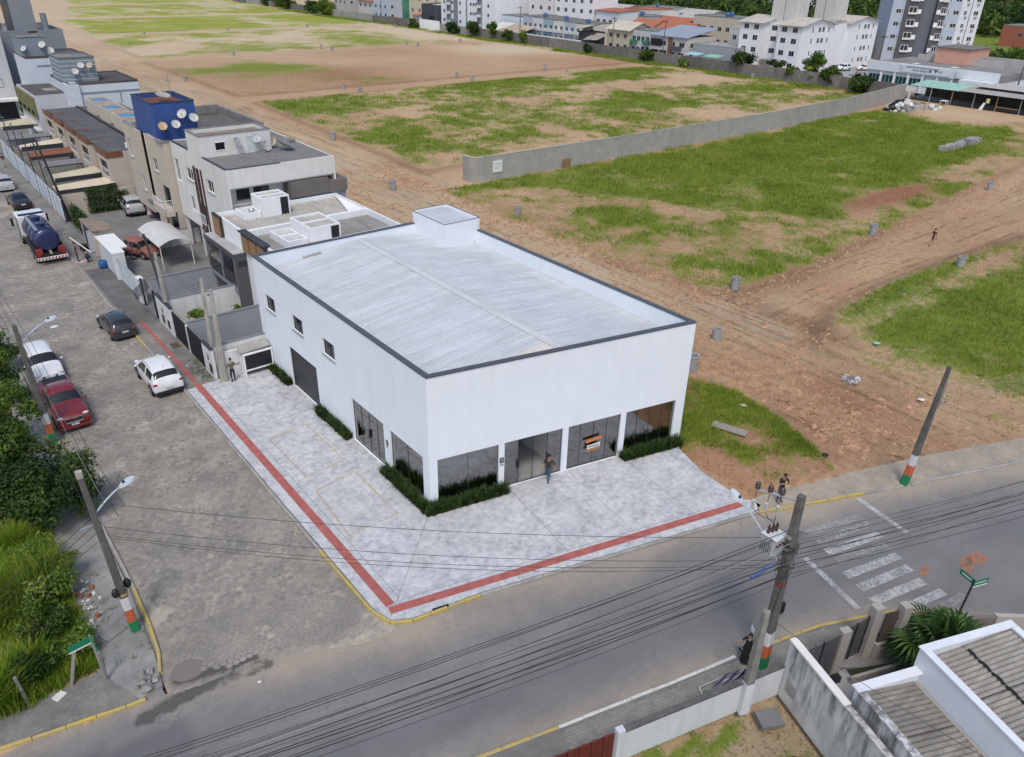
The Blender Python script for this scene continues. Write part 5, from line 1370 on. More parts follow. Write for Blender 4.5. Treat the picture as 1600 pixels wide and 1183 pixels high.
part(gs, 'pier', MB().box(-3.75, -2.5, 44.4, 44.85, 0, 2.115), M_BEIGE)
yg = thing('sliding_gate', 'pale sheet sliding gates on a steel frame nearest the gate shelter', 'gate', (-3.55, 33.4, 0))
for k in range(2):
 y = 34.3+2.65*k
 pg = part(yg, 'gate_leaf', MB().box(-3.6, -3.56, y, y+2.55, .1, 1.9), M_FPAN)
 part(pg, 'gate_brace', MB().tube((-3.63, y+.05, .2), (-3.63, y+2.5, 1.8), .025, n=5).tube((-3.63, y, 1.88), (-3.63, y+2.55, 1.88), .03, n=5), M_STEEL)
part(yg, 'pier', MB().box(-3.7, -3.3, 33.5, 34.2, 0, 1.95).box(-3.72, -3.28, 33.45, 34.25, 1.952, 2.0), M_YWALLW)
bg = thing('barred_gate', 'dark barred pedestrian gate leaning over the pavement', 'gate', (-3.6, 30.4, 0))
g = MB()
for k in range(13): g.tube((-4.5+.02*k, 31.2+.16*k, 1.35), (-3.6+.02*k, 30.9+.16*k, 2.15), .018, n=4)
g.tube((-4.5, 31.2, 1.35), (-4.26, 33.1, 1.35), .03, n=5).tube((-3.6, 30.9, 2.15), (-3.36, 32.8, 2.15), .03, n=5).tube((-4.05, 31.0, 1.75), (-3.8, 33.0, 1.75), .025, n=5)
part(bg, 'bars', g, M_DARK)
part(bg, 'post', MB().box(-3.62, -3.5, 30.2, 30.32, 0, 2.15).box(-3.62, -3.5, 33.1, 33.22, 0, 2.15), M_BLACK)
dv = thing('yard_wall', 'low white wall dividing the two parking yards behind the vaulted carport', 'wall', (-2.4, 45.9, 0), 0, 'walls between the courtyards')
part(dv, 'wall', MB().box(-2.4, 4.9, 45.4, 45.52, -.05, 1.35), M_YWALLW)
part(dv, 'coping', MB().box(-2.42, 4.9, 45.37, 45.55, 1.352, 1.4), M_GREYW)
pr = thing('gate_pier', 'cream gate pier with flat rubble-topped canopy next to the hedge', 'gate pier', (-3.6, 46.5, 0))
part(pr, 'pier', MB().box(-3.7, -3.35, 50.2, 50.6, 0, 2.15), M_CREAM)
part(pr, 'canopy', MB().prism([(-3.75, 46.4), (-2.2, 46.2), (-1.9, 47.6), (-3.0, 50.7), (-3.75, 50.7)], 2.15, 2.26), concrete((.25, .2, .15), .95, .4, 1.5))
part(pr, 'blue_panel', MB().box(-3.68, -3.63, 48.2, 50.1, .1, 2.1), plain((.05, .05, .16), .6))
part(pr, 'pier', MB().box(-3.7, -3.4, 46.5, 46.8, 0, 2.145), M_CREAM)
HO = (4.3, -16.7); HRZ = math.atan2(-.357, .934)
def H2(a, b_): return (HO[0]+a*.934+b_*.357, HO[1]-a*.357+b_*.934)
t = NT('mouldy_render')
_b = t.noise(.9, 6, .65); _s = t.noise(3.2, 6, .7, t.scaled((1, 1, .13))); _m = t.noise(.55, 4)
c = t.ramp(_b, [(.3, (.46, .46, .46)), (.7, (.66, .66, .65))])
_zz = t.n('ShaderNodeSeparateXYZ'); t.l(t.P(), _zz.inputs[0])
_k = t.math('MULTIPLY', t.ramp(_s, [(.42, 0.0), (.60, 1.0)]), t.ramp(t.math('ADD', _m, t.math('MULTIPLY', _zz.outputs[2], .13)), [(.45, 0.0), (.85, 1.0)]))
c = t.mix(t.math('MULTIPLY', _k, .85), c, (.075, .075, .07))
t.bump(t.noise(20, 4), .25, .015)
M_STAIN = t.set(c, .9)
M_ROUGHW = wall((.58, .60, .63), .5, (.2, .2, .19))
def local(name, label, cat, group=None): return thing(name, label, cat, (HO[0], HO[1], 0), HRZ, group, world=False)
sw = local('boundary_wall', 'tall white boundary wall streaked black with mould', 'wall')
part(sw, 'wall', MB().box(-.1, .1, -14, -.05, -.1, 2.62), M_STAIN)
part(sw, 'cap', MB().box(-.14, .14, -2.9, -.02, 2.623, 2.70), wall((.74, .72, .68), .15))
part(sw, 'cap', MB().box(-.12, .12, -14, -2.9, 2.623, 2.66), M_STAIN)
part(sw, 'bare_patch', MB().prism([(-.104, -.9), (-.1, -.9), (-.1, -.35), (-.104, -.35)], .45, 1.05), M_CONC)
lw_ = thing('boundary_wall', 'low white wall between near pavement and grassy yard', 'wall', (-2.4, -14.95, 0))
u = (.967, -.254); cpt = (.9, -15.83)
part(lw_, 'wall', MB().obox(cpt, u, 3.36, .08, -.1, 1.36), M_ROUGHW)
part(lw_, 'coping', MB().obox(cpt, u, 3.36, .11, 1.362, 1.43), plain((.10, .095, .09), .9, 0, .3))
part(lw_, 'pier', MB().obox((-2.45, -14.95), u, .14, .12, -.1, 1.5), M_ROUGHW)
rg_ = thing('sheet_gate', 'rust red ribbed sheet gate at the bottom edge of the picture', 'gate', (-4.2, -14.5, 0))
g = MB()
for k in range(14):
 c_ = (-2.75-.22*k*.967, -14.87+.22*k*.254); g.obox(c_, u, .10, .018+.02*(k % 2), .05, 1.42)
part(rg_, 'ribbed_sheet', g, plain((.12, .02, .016), .6, 0, .25, 4, 'red_oxide_paint'))
ho = local('house', 'white-parapeted house with two corrugated fibre-cement roofs at bottom right', 'house')
M_PARW = wall((.70, .72, .76), .2)
M_OLDFIB = corrugated((.25, .235, .205), .3, 1.0, .95, 0, 'x', 'weathered_fibre_cement')
M_OLDFIB2 = corrugated((.32, .30, .26), .28, 1.0, .95, 0, 'x', 'weathered_fibre_cement')
part(ho, 'wall', MB().box(.35, 2.8, -2.85, -2.7, 0, 3.18), M_PARW)
part(ho, 'wall', MB().box(.3, .44, -14, -2.86, 0, 3.18), M_STAIN)
part(ho, 'parapet_cap', MB().box(.24, 2.86, -2.95, -2.62, 3.182, 3.24), M_PARW)
part(ho, 'parapet_cap', MB().box(.24, .5, -14, -2.96, 3.182, 3.24), M_STAIN)
part(ho, 'fascia', MB().box(2.78, 2.94, -14, -2.55, 2.2, 4.0), M_PARW)
part(ho, 'fascia', MB().box(2.95, 6.5, -2.7, -2.55, 0, 4.0), M_PARW)
part(ho, 'fascia', MB().box(6.45, 6.6, -14, -2.71, 0, 4.0), M_PARW)
part(ho, 'parapet_cap', MB().box(2.74, 6.66, -2.78, -2.5, 4.002, 4.06), M_PARW)
part(ho, 'parapet_cap', MB().box(2.74, 3.0, -14, -2.79, 4.002, 4.06), M_PARW)
part(ho, 'parapet_cap', MB().box(6.4, 6.66, -14, -2.79, 4.002, 4.06), M_PARW)
for i, b0 in enumerate((-4.55, -6.35, -8.15, -9.95, -11.75, -13.5)):
 part(ho, 'roof_sheet', ribbed(.5, 2.62, b0, b0+1.78, lambda x, y, i=i: 2.98-.10*(x-.5)-.006*(i % 2), .18, .055, 'x', 'wave'), M_OLDFIB)
for i, b0 in enumerate((-4.5, -6.3, -8.1, -9.9, -11.7, -13.45)):
 for (x0, x1, dz) in ((3.05, 4.5, 0), (4.42, 6.42, .03)):
  part(ho, 'roof_sheet', ribbed(x0, x1, b0, b0+1.77, lambda x, y, i=i, dz=dz: 3.62+.075*(x-3.05)+dz-.006*(i % 2), .18, .055, 'x', 'wave'), M_OLDFIB2)
rm = MB()
pp = [(4.46, -2.95-.09*k, 3.80+.028*math.sin(k*1.0472*1)) for k in range(118)]
rm.path(pp, .045, 5)
part(ho, 'bitumen_joint', rm, M_BLACK)
part(ho, 'gutter', MB().box(2.62, 2.77, -14, -2.9, 2.72, 2.80), M_CONC)
yt = local('front_gate', 'black slatted double gate between cream posts of the near house', 'gate')
def slats(t, a0, b0, a1, b1, z0, z1, n=17):
 L = math.hypot(a1-a0, b1-b0); u = ((a1-a0)/L, (b1-b0)/L); c_ = ((a0+a1)/2, (b0+b1)/2)
 f = MB()
 for s_ in (-1, 0, 1): f.obox((c_[0]+u[0]*s_*(L/2-.03), c_[1]+u[1]*s_*(L/2-.03)), u, .025, .03, z0, z1)
 lf = part(t, 'gate_frame', f, M_BLACK)
 me = MB().obox((0, 0), (1, 0), L/2-.05, .012, -.025, .025).mesh('slat')
 for k in range(n):
  o = inst(me, 'slat', plain((.055, .05, .048), .6), lf, (c_[0], c_[1], z0+.06+(z1-z0-.12)*k/(n-1)), math.atan2(u[1], u[0]))
slats(yt, .45, -.28, 2.3, .0, .1, 2.15)
slats(yt, 2.5, .12, 3.85, .42, .25, 2.15)
part(yt, 'post', MB().box(2.2, 2.6, -.1, .18, 0, 2.3), wall((.36, .33, .29), .3))
part(yt, 'gate_motor', MB().box(2.1, 2.4, -.42, -.2, .02, .3), M_BLACK)
fw = local('front_wall', 'beige front wall with dark board panel, curving round the palm garden', 'wall')
M_BW = wall((.37, .34, .30), .3)
part(fw, 'post', MB().box(3.9, 4.3, .25, .6, 0, 2.6), M_BW)
part(fw, 'post', MB().box(5.0, 5.35, .0, .35, 0, 2.6), M_BW)
part(fw, 'low_wall', MB().box(4.31, 4.99, .12, .3, 0, .8), M_BW)
bp = part(fw, 'board_panel', MB().box(4.36, 4.95, .18, .24, .85, 2.35), plain((.075, .058, .045), .8))
part(bp, 'clamp', MB().box(4.3, 4.36, .17, .25, 1.2, 1.3).box(4.95, 4.99, .17, .25, 1.9, 2.0), M_BLACK)
part(fw, 'wall', MB().prism([(5.36, .1), (7.2, -.1), (9.0, -.55), (9.0, -.72), (7.2, -.27), (5.36, -.07)], 0, 1.65), wall((.17, .145, .12), .25))
part(fw, 'wall', MB().prism([(9.02, -.5), (11, -1.2), (11, -1.4), (9.02, -.7)], 0, 1.7), wall((.40, .37, .33), .25))
part(fw, 'kick_wall', MB().box(2.7, 8.2, -.62, -.5, 0, .35), M_BW)
yd = struct('garden_paving', MB().prism([H2(.15, -.2), H2(3.0, .05), H2(3.0, -2.69), H2(.31, -2.69)], -.1, .02), concrete((.38, .375, .37), .6, .12))
gl_pts = np.random.default_rng(4).uniform((3.02, -2.5), (8.6, -.6), (2600, 2))
gw = np.array([H2(x, y) for x, y in gl_pts])
M_LAWN = leafmat('lawn_leaves', (.012, .04, .008), (.022, .06, .012), (.04, .09, .02))
me = blades_mesh('lawn', np.column_stack([gw, np.zeros(len(gw))]), .09, .012, .8, 7, .0, 1, .04, 4, 1)
lawn = link_mesh('lawn', me, M_LAWN); lawn['kind'] = 'stuff'
struct('lawn_soil', MB().prism([H2(3.02, .0), H2(8.9, -.7), H2(8.9, -2.54), H2(3.02, -2.54)], -.1, .012), concrete((.03, .035, .015), .95))
pm = local('palm_tree', 'bushy green fan palm in the walled garden of the near house', 'palm')
PB = (6.2, -1.15)
trk = MB(); trk.path([(PB[0], PB[1], 0), (PB[0]+.03, PB[1], .5), (PB[0], PB[1]+.02, 1.0), (PB[0], PB[1], 1.3)], [.2, .17, .15, .12], 9)
part(pm, 'trunk', trk, plain((.09, .06, .04), .9, 0, .4, 6, 'palm_fibre'))
M_PALM = leafmat('palm_leaves', (.018, .05, .012), (.04, .095, .02), (.10, .17, .04))
rp = random.Random(8)
for k in range(40):
 az = k*2.39996+rp.uniform(-.2, .2); el = 1.25-1.75*(k/40)+rp.uniform(-.1, .1)
 Ls = .75+.65*(k/40)+rp.uniform(-.1, .1)
 d = Vector((math.cos(az)*math.cos(el), math.sin(az)*math.cos(el), math.sin(el)))
 o0 = Vector((PB[0], PB[1], 1.3)); p1 = o0+d*Ls+Vector((0, 0, -.08*k/40))
 lf = MB().tube(o0, p1, .018, .010, 5)
 side = d.cross(Vector((0, 0, 1))).normalized(); up = side.cross(d).normalized()
 R_ = rp.uniform(.85, 1.15); nseg = 17
 for j in range(nseg):
  a = -2.05+4.1*j/(nseg-1); w = .05
  dr = (d*math.cos(a)+side*math.sin(a)+up*.12*math.cos(2*a)).normalized(); pn = dr.cross(up).normalized()*w
  mid = p1+dr*R_*.6+up*.05; tip = p1+dr*R_+Vector((0, 0, -.20*R_-.06))
  n = len(lf.v)
  lf.raw([p1-pn*.25, p1+pn*.25, mid+pn, mid-pn, tip], [(0, 1, 2, 3), (3, 2, 4)])
 me = lf.mesh('frond'); at = me.attributes.new('tint', 'FLOAT', 'POINT'); at.data.foreach_set('value', np.full(len(me.vertices), rp.uniform(.1, .95) if k < 26 else rp.uniform(0, .5), np.float32))
 link_mesh('frond', me, M_PALM, pm)
sc = solo('access_cover', MB().box(-.42, .42, -.36, .36, 0, .14), concrete((.17, .172, .178), .85, .12), 'grey square concrete cover lying on bare earth of the near yard', 'cover', (2.9, -17.25, 0), -.5, world=False)
cp = thing('utility_post', 'short grey concrete post growing out of the low white wall', 'post', (2.45, -16.42, 0), HRZ, world=False)
part(cp, 'foot', MB().raw([(-.19, -.17, 0), (.19, -.17, 0), (.19, .17, 0), (-.19, .17, 0), (-.16, -.14, 1.5), (.16, -.14, 1.5), (.16, .14, 1.5), (-.16, .14, 1.5)], [(0, 1, 5, 4), (1, 2, 6, 5), (2, 3, 7, 6), (3, 0, 4, 7), (4, 5, 6, 7)]), M_ROUGHW)
part(cp, 'shaft', MB().raw([(-.15, -.13, 1.5), (.15, -.13, 1.5), (.15, .13, 1.5), (-.15, .13, 1.5), (-.10, -.09, 4.9), (.10, -.09, 4.9), (.10, .09, 4.9), (-.10, .09, 4.9)], [(0, 1, 5, 4), (1, 2, 6, 5), (2, 3, 7, 6), (3, 0, 4, 7), (4, 5, 6, 7)]), concrete((.24, .23, .205), .95, .35, 3))
part(cp, 'insulator_rack', MB().tube((.12, .05, 3.6), (.12, .05, 4.85), .025, n=5), M_STEEL)
for k in range(5): part(cp, 'insulator', MB().lathe((.17, .07, 3.7+.25*k), [(.01, 0), (.05, .01), (.035, .05), (.05, .09), (.01, .1)], 8), plain((.5, .5, .48), .3))
def street_sign(loc, label, rz_, h, lean=(0, 0), post=M_STEEL):
 t = thing('street_sign', label, 'street sign', loc, rz_, world=False)
 tx, ty = lean
 part(t, 'post', MB().tube((0, 0, 0), (tx, ty, h), .042, n=6), post)
 MG = plain((.01, .19, .09), .5, 0, .08, 4, 'sign_green')
 p = part(t, 'plate', MB().box(tx+.03, tx+.75, ty-.012, ty+.012, h-.34, h-.08), MG)
 part(p, 'white_band', MB().box(tx+.03, tx+.75, ty-.016, ty+.016, h-.40, h-.342), M_PAPER)
 lt = MB()
 rs = random.Random(h*100)
 x = tx+.09
 while x < tx+.66:
  w = rs.uniform(.02, .05); lt.box(x, x+w, ty-.0145, ty-.0125, h-.235, h-.17); x += w+.018
 part(p, 'lettering', lt, M_PAPER)
 p2 = part(t, 'plate', MB().box(tx-.012, tx+.012, ty+.03, ty+.65, h-.22, h+.02), MG)
 part(p2, 'lettering', MB().box(tx-.0145, tx-.0125, ty+.1, ty+.55, h-.13, h-.07), M_PAPER)
 return t
street_sign((11.95, -19.4, 0), 'leaning green street name sign rising behind the fan palm', RAD(-20), 3.0, (.15, -.05), M_DARK)
street_sign((-15.0, -1.15, 0), 'green and white street name sign standing in the weeds by the corner', RAD(185), 2.35, (.05, .0))
M_BLOCKW = concrete((.36, .35, .32), .95, .16, .9, stain=.25)
M_BLOCKD = concrete((.17, .155, .14), .95, .35, .6)
lot = thing('boundary_wall', 'long grey block wall with rounded end crossing the grass lots', 'wall', (37, 47.5, 0))
pts = [(38.95, 47.45), (60, 47.0), (96, 46.8), (120, 48.0), (147.5, 51.5)]
def wall_line(pts, w, z0, z1):
 mb = MB()
 L_, R_ = [], []
 for i, p in enumerate(pts):
  a = Vector(pts[max(0, i-1)]); c_ = Vector(pts[min(len(pts)-1, i+1)]); d = (c_-a).normalized(); n = Vector((-d.y, d.x))*w/2
  L_.append((p[0]+n.x, p[1]+n.y)); R_.append((p[0]-n.x, p[1]-n.y))
 for i in range(len(pts)-1):
  mb.prism([L_[i], R_[i], R_[i+1], L_[i+1]], z0, z1)
 return mb
for p, q in zip(pts[:-1], pts[1:]):
 n = max(1, int(math.hypot(q[0]-p[0], q[1]-p[1])/9))
 for k in range(n):
  a = (p[0]+(q[0]-p[0])*k/n, p[1]+(q[1]-p[1])*k/n); c_ = (p[0]+(q[0]-p[0])*(k+1)/n, p[1]+(q[1]-p[1])*(k+1)/n)
  part(lot, 'wall_panel', wall_line([a, c_], .18, -.2, 2.85+.02*(k % 2)), M_BLOCKW)
  part(lot, 'coping', wall_line([a, c_], .22, 2.88, 2.93), concrete((.42, .40, .37), .9))
arc = [(38.95-1.3*math.sin(t_*math.pi/2/5), 47.45+1.3-1.3*math.cos(t_*math.pi/2/5)) for t_ in range(6)]
part(lot, 'wall_end', wall_line(arc+[(37.65, 49.7)], .18, -.2, 2.86), M_BLOCKW)
part(lot, 'coping', wall_line(arc+[(37.65, 49.7)], .24, 2.862, 2.92), concrete((.5, .48, .45), .9))
bd = thing('notice_board', 'white rectangular notice fixed to the grey block wall end', 'notice', (40.8, 47.3, 1))
part(bd, 'sheet', MB().box(40.2, 41.6, 47.24, 47.30, .95, 2.3), M_PAPER)
part(bd, 'lettering', MB().box(40.4, 41.4, 47.232, 47.238, 1.9, 2.0).box(40.4, 41.2, 47.232, 47.238, 1.65, 1.72).box(40.4, 41.3, 47.232, 47.238, 1.4, 1.47), plain((.35, .5, .55), .7))
fwl = thing('boundary_wall', 'dark stained block wall running behind all the grass lots', 'wall', (148, 50, 0))
y = 51.8; k = 0
rw = random.Random(3)
while y < 405:
 L_ = rw.choice((12, 14, 16, 18)); h_ = 2.5+rw.uniform(-.15, .2)
 tone_ = rw.choice((M_BLOCKD, M_BLOCKD, concrete((.22, .20, .18), .95, .3, .6), concrete((.34, .33, .31), .9, .15)) if y > 150 else (M_BLOCKD, concrete((.22, .20, .18), .95, .3, .6)))
 part(fwl, 'wall_panel', MB().box(147.9+.1*(k % 2), 148.1+.1*(k % 2), y, y+L_-.03, -.3, h_), tone_); y += L_; k += 1
wg = thing('sheet_gate', 'white sheet gate set in the far wall under the five-storey flats', 'gate', (147.7, 206, 0))
for q in range(4): part(wg, 'gate_leaf', MB().box(147.6, 147.75, 217+3.2*q, 220.1+3.2*q, 0, 3.2), M_WHITE)
def pieces_windows(root, x, ys, zs, w, h_, m=M_DGLASS, fr=None, face='W', y=None):
 fr = fr or M_ALU
 for z in zs:
  for a in ys:
   if face == 'W': win_W(root, x, a, a+w, z, z+h_, proud=.03, frame=fr, pane=m, sill=False, cols=2)
   else: win_S(root, y, a, a+w, z, z+h_, proud=.03, frame=fr, pane=m, sill=False, cols=2)
def gable_y(root, x0, x1, y0, y1, ze, zr, m, ov=.4, name='roof', endm=None):
 xm = (x0+x1)/2
 for (xa, za, xb, zb) in ((x0-ov, ze-.1, xm, zr), (xm, zr, x1+ov, ze-.1)):
  mb = MB().raw([(xa, y0-ov, za), (xb, y0-ov, zb), (xb, y1+ov, zb), (xa, y1+ov, za), (xa, y0-ov, za-.12), (xb, y0-ov, zb-.12), (xb, y1+ov, zb-.12), (xa, y1+ov, za-.12)],
   [(0, 1, 2, 3), (7, 6, 5, 4), (0, 4, 5, 1), (1, 5, 6, 2), (2, 6, 7, 3), (3, 7, 4, 0)])
  part(root, name, mb, m)
 part(root, 'gable', MB().raw([(x0, y0, ze-.02), (x1, y0, ze-.02), (xm, y0, zr-.15), (x0, y0+.15, ze-.02), (x1, y0+.15, ze-.02), (xm, y0+.15, zr-.15)], [(0, 1, 2), (5, 4, 3), (0, 2, 5, 3), (1, 4, 5, 2), (0, 3, 4, 1)]), endm or M_WHITE)
 part(root, 'gable', MB().raw([(x0, y1-.15, ze-.02), (x1, y1-.15, ze-.02), (xm, y1-.15, zr-.15), (x0, y1, ze-.02), (x1, y1, ze-.02), (xm, y1, zr-.15)], [(0, 1, 2), (5, 4, 3), (0, 2, 5, 3), (1, 4, 5, 2), (0, 3, 4, 1)]), endm or M_WHITE)
M_FLAT = wall((.74, .75, .77), .15); M_TOW = wall((.55, .54, .52), .8, (.14, .13, .12))
fl = thing('apartment_block', 'white four-storey flats with pitched roofs and two stained concrete water towers', 'building', (160, 85, 0))
for (x0, x1, y0, y1) in ((160, 174, 95.6, 102), (160, 174, 84.8, 91), (182, 196, 85.5, 92)):
 part(fl, 'wall', rect_walls(MB(), x0, x1, y0, y1, 0, 10.6, .2), M_FLAT)
 gable_y(fl, x0, x1, y0, y1, 10.62, 12.0, corrugated((.50, .47, .41), .2, .6, .9, 0, 'x'), .6, endm=M_FLAT)
 for z in (1.4, 4.1, 6.8, 9.2):
  for a in (y0+1.0, y0+3.9): win_W(fl, x0, a, a+1.4, z-.2, z+.95, proud=.03, frame=M_ALU, pane=M_DGLASS, sill=False)
  if y0 < 95:
   for a in (4.4, 7.0, 8.6, 11.2):
    w_ = .55 if a in (4.4, 11.2) else 1.1
    win_S(fl, y0, x0+a, x0+a+w_, z-.2, z+.95, proud=.03, frame=M_WHITE, pane=M_DGLASS, sill=False, cols=1 if w_ < 1 else 2)
part(fl, 'wall', MB().box(162.5, 182, 86, 101.5, 0, 10.5), M_FLAT)
part(fl, 'roof', MB().box(174.7, 181.3, 86, 101.5, 10.5, 11.2), corrugated((.40, .38, .34), .2, .6, .9, 0, 'x'))
for z in (1.3, 4.0, 6.7, 9.1): win_W(fl, 162.5, 93, 94.6, z-.2, z+.95, proud=.03, frame=M_ALU, sill=False)
part(fl, 'entrance_canopy', MB().box(160.2, 162.4, 91.2, 95.4, 2.3, 2.45), M_SLAB)
for (x0, x1, y0, y1) in ((164.5, 170.5, 90.6, 96.8), (180.5, 186.5, 89.6, 95.0)):
 part(fl, 'water_tower', MB().box(x0, x1, y0, y1, 10.3, 20.5), M_TOW)
 part(fl, 'tower_joint', MB().box(x0-.03, x0-.002, y0+2.6, y0+2.75, 11, 20.4), M_SLAB)
at_ = thing('apartment_tower', 'tall apartment tower in pale blue-grey with charcoal centre bays at the top right', 'building', (209, 89.5, 0), math.atan2(-17, 15), world=False)
M_TBL = wall((.40, .46, .54), .1); M_TCH = wall((.085, .09, .10), .1); M_TLT = wall((.62, .66, .70), .1); M_TREC = wall((.13, .14, .17), .05)
LT = 22.7
segs = [(0, .145, M_TBL, 0), (.145, .34, M_TCH, .5), (.34, .49, M_TREC, -.6), (.49, .61, M_TCH, .5), (.61, .77, M_TBL, 0), (.77, .88, M_TLT, -.1), (.885, 1.0, M_TLT, .1)]
for a, b_, m, pr_ in segs:
 part(at_, 'facade_bay', MB().box(a*LT, b_*LT-.02, -pr_, 14, -.3, 30), m)
part(at_, 'bay_joint', MB().box(.88*LT, .885*LT-.03, .3, 14, -.3, 30), M_DARK)
for fl_ in range(8):
 z = 2.6+3.15*fl_
 for s_, w_, kind in ((.05, 1.4, 'w'), (.118, .35, 'w'), (.19, 2.0, 'b'), (.285, 1.0, 's'), (.50, .9, 's'), (.545, 1.3, 'b'), (.63, .35, 'w'), (.69, 1.5, 'w'), (.81, .8, 'w'), (.915, 1.2, 'w')):
  pr_ = .5 if .145 < s_ < .61 else (-.1 if .77 < s_ < .88 else (.1 if s_ > .88 else 0))
  wd = window(at_, (s_*LT, -pr_), (1, 0), 0, w_, z, z+(1.7 if kind == 'b' else 1.1), proud=.03, frame=M_WHITE if kind != 'w' else M_ALU, pane=M_WHITE if kind == 's' else M_DGLASS, sill=False, cols=2 if w_ > .6 else 1, fw=.09)
  if kind == 'b': part(wd, 'balcony_front', MB().box(s_*LT-.1, s_*LT+w_+.1, -pr_-.35, -pr_-.05, z-.15, z+.35), M_OFFW)
  if s_ > .8 and fl_ % 1 == 0: part(wd, 'air_conditioner', MB().box(s_*LT+.4, s_*LT+1.0, -pr_-.3, -pr_-.02, z-.7, z-.25), M_CONC)
cl = thing('clinic', 'long low white clinic with lettered fascia and a salmon tank hut behind', 'building', (158, 38, 0))
M_CLIN = wall((.66, .69, .72), .15)
part(cl, 'wall', MB().box(158.6, 178, 39, 66, 0, 3.5), M_CLIN)
part(cl, 'fascia', MB().box(158, 158.5, 47.0, 66.2, 3.5, 5.3), M_CLIN)
part(cl, 'fascia', MB().box(157.7, 158.2, 38.8, 46.9, 3.7, 5.4), M_CLIN)
part(cl, 'roof', MB().box(158.52, 178, 38.9, 66, 3.52, 4.9), concrete((.25, .235, .225), .95, .25, .5))
part(cl, 'rear_parapet', MB().box(172, 172.4, 44, 62, 4.91, 6.2), wall((.45, .44, .42), .8))
part(cl, 'rear_parapet', MB().box(176, 176.4, 33, 62, 4.91, 6.6), wall((.42, .41, .39), .8))
part(cl, 'roof_patch', MB().box(164, 166, 50, 51.2, 4.905, 4.95).box(163.5, 165.5, 58, 59, 4.905, 4.95), M_OFFW)
for k in range(6):
 win_W(cl, 158.6, 48+3.0*k, 50.5+3.0*k, 1.1, 2.7, proud=.03, frame=M_WHITE, pane=darkglass((.015, .07, .07)), sill=False, cols=3)
 part(cl, 'column', MB().box(158.1, 158.5, 47.4+3.0*k, 47.8+3.0*k, 0, 3.49), M_WHITE)
part(cl, 'salmon_hut', MB().box(170, 180, 50.5, 57.5, 4.95, 8.0), wall((.60, .33, .25), .2))
part(cl, 'salmon_hut_roof', MB().box(169.7, 180.3, 50.2, 57.8, 8.01, 8.2), plain((.17, .15, .14), .9))
part(cl, 'entrance_canopy', MB().box(155.6, 157.6, 38.8, 45.2, 3.1, 3.8), M_CLIN)
part(cl, 'entrance_opening', MB().box(158.3, 158.58, 39.2, 46, .05, 3.0), M_DGLASS)
wt = part(cl, 'sign_board', MB().box(157.9, 157.99, 48.2, 58.6, 3.75, 5.15), M_CLIN)
def text_on(parent, txt, size, org, rz_deg, m, name='lettering'):
 cu = bpy.data.curves.new(name, 'FONT'); cu.body = txt; cu.size = size; cu.extrude = .01
 tmp = bpy.data.objects.new('tmp', cu); COL.objects.link(tmp)
 bpy.context.view_layer.update()
 me = bpy.data.meshes.new_from_object(tmp.evaluated_get(bpy.context.evaluated_depsgraph_get()))
 bpy.data.objects.remove(tmp); bpy.data.curves.remove(cu)
 R_ = Matrix.Rotation(RAD(rz_deg), 4, 'Z') @ Matrix.Rotation(RAD(90), 4, 'X')
 off = OFF.get(parent, Vector((0, 0, 0)))
 me.transform(Matrix.Translation(Vector(org)-off) @ R_); me.name = name
 o = link_mesh(name, me, m, parent)
 return o
M_INK = plain((.05, .08, .09), .7, name='sign_ink'); M_INKB = plain((.02, .05, .25), .7, name='sign_ink_blue')
text_on(wt, 'UNIDADE DE SAUDE DA FAMILIA', .46, (157.87, 57.4, 4.66), -90, M_INK)
text_on(wt, 'SANTA REGINA', .46, (157.87, 55.9, 4.12), -90, M_INK)
text_on(wt, 'SUS', .5, (157.87, 50.6, 4.3), -90, M_INKB)
part(wt, 'blue_cross', MB().box(157.86, 157.885, 51.0, 51.2, 4.25, 4.75).box(157.86, 157.884, 50.86, 51.34, 4.4, 4.6), M_INKB)
part(wt, 'emblem', MB().raw([(157.87, 52.6, 4.2), (157.87, 51.9, 4.2), (157.87, 52.25, 4.8)], [(0, 1, 2)]), M_INKB)
part(wt, 'coat_of_arms', MB().prism([(157.86, 58.1), (157.885, 58.1), (157.885, 58.5), (157.86, 58.5)], 4.1, 4.9), plain((.5, .52, .5), .6))
sh = thing('open_shelter', 'long open shed with pale green and grey sheet roofs beside rubble heaps', 'shed', (148, 24, 0))
part(sh, 'roof', ribbed(147.8, 155, 40.3, 51.0, lambda x, y: 2.65+.07*(x-147.8), .6, .06, 'x'), corrugated((.30, .50, .42), .2, .4, .8, 0, 'x', 'green_sheet'))
part(sh, 'roof', ribbed(147.5, 156, 18, 41.5, lambda x, y: 2.75+.06*(x-147.5), .6, .06, 'x'), corrugated((.36, .345, .325), .15, .4, .9, 0, 'x'))
part(sh, 'roof', ribbed(151.5, 157.5, 17, 40, lambda x, y: 3.45+.05*(x-151.5), .6, .06, 'x'), corrugated((.42, .40, .375), .15, .3, .9, 0, 'x'))
part(sh, 'back_wall', MB().box(155.4, 155.6, 18, 51, 0, 3.0), plain((.07, .065, .06), .9, 0, .4, .6))
part(sh, 'floor', MB().box(148, 155.3, 18, 51, -.1, .02), plain((.06, .055, .05), .95))
for k in range(8):
 y = 22+4.1*k; part(sh, 'post', MB().tube((148, y, 0), (148, y, 2.65), .09, n=6), M_WOOD if k % 2 else M_CONC)
part(sh, 'white_corner_post', MB().box(147.7, 147.95, 50.5, 50.8, 0, 2.6), M_OFFW)
part(sh, 'blue_tarpaulin', MB().raw([(147.6, 27.2, 0), (147.4, 24.6, 0), (147.7, 24.8, 2.5), (147.8, 26.8, 2.6)], [(0, 1, 2, 3)]), plain((.06, .16, .36), .5, 0, .5, 1.2, 'tarpaulin'))
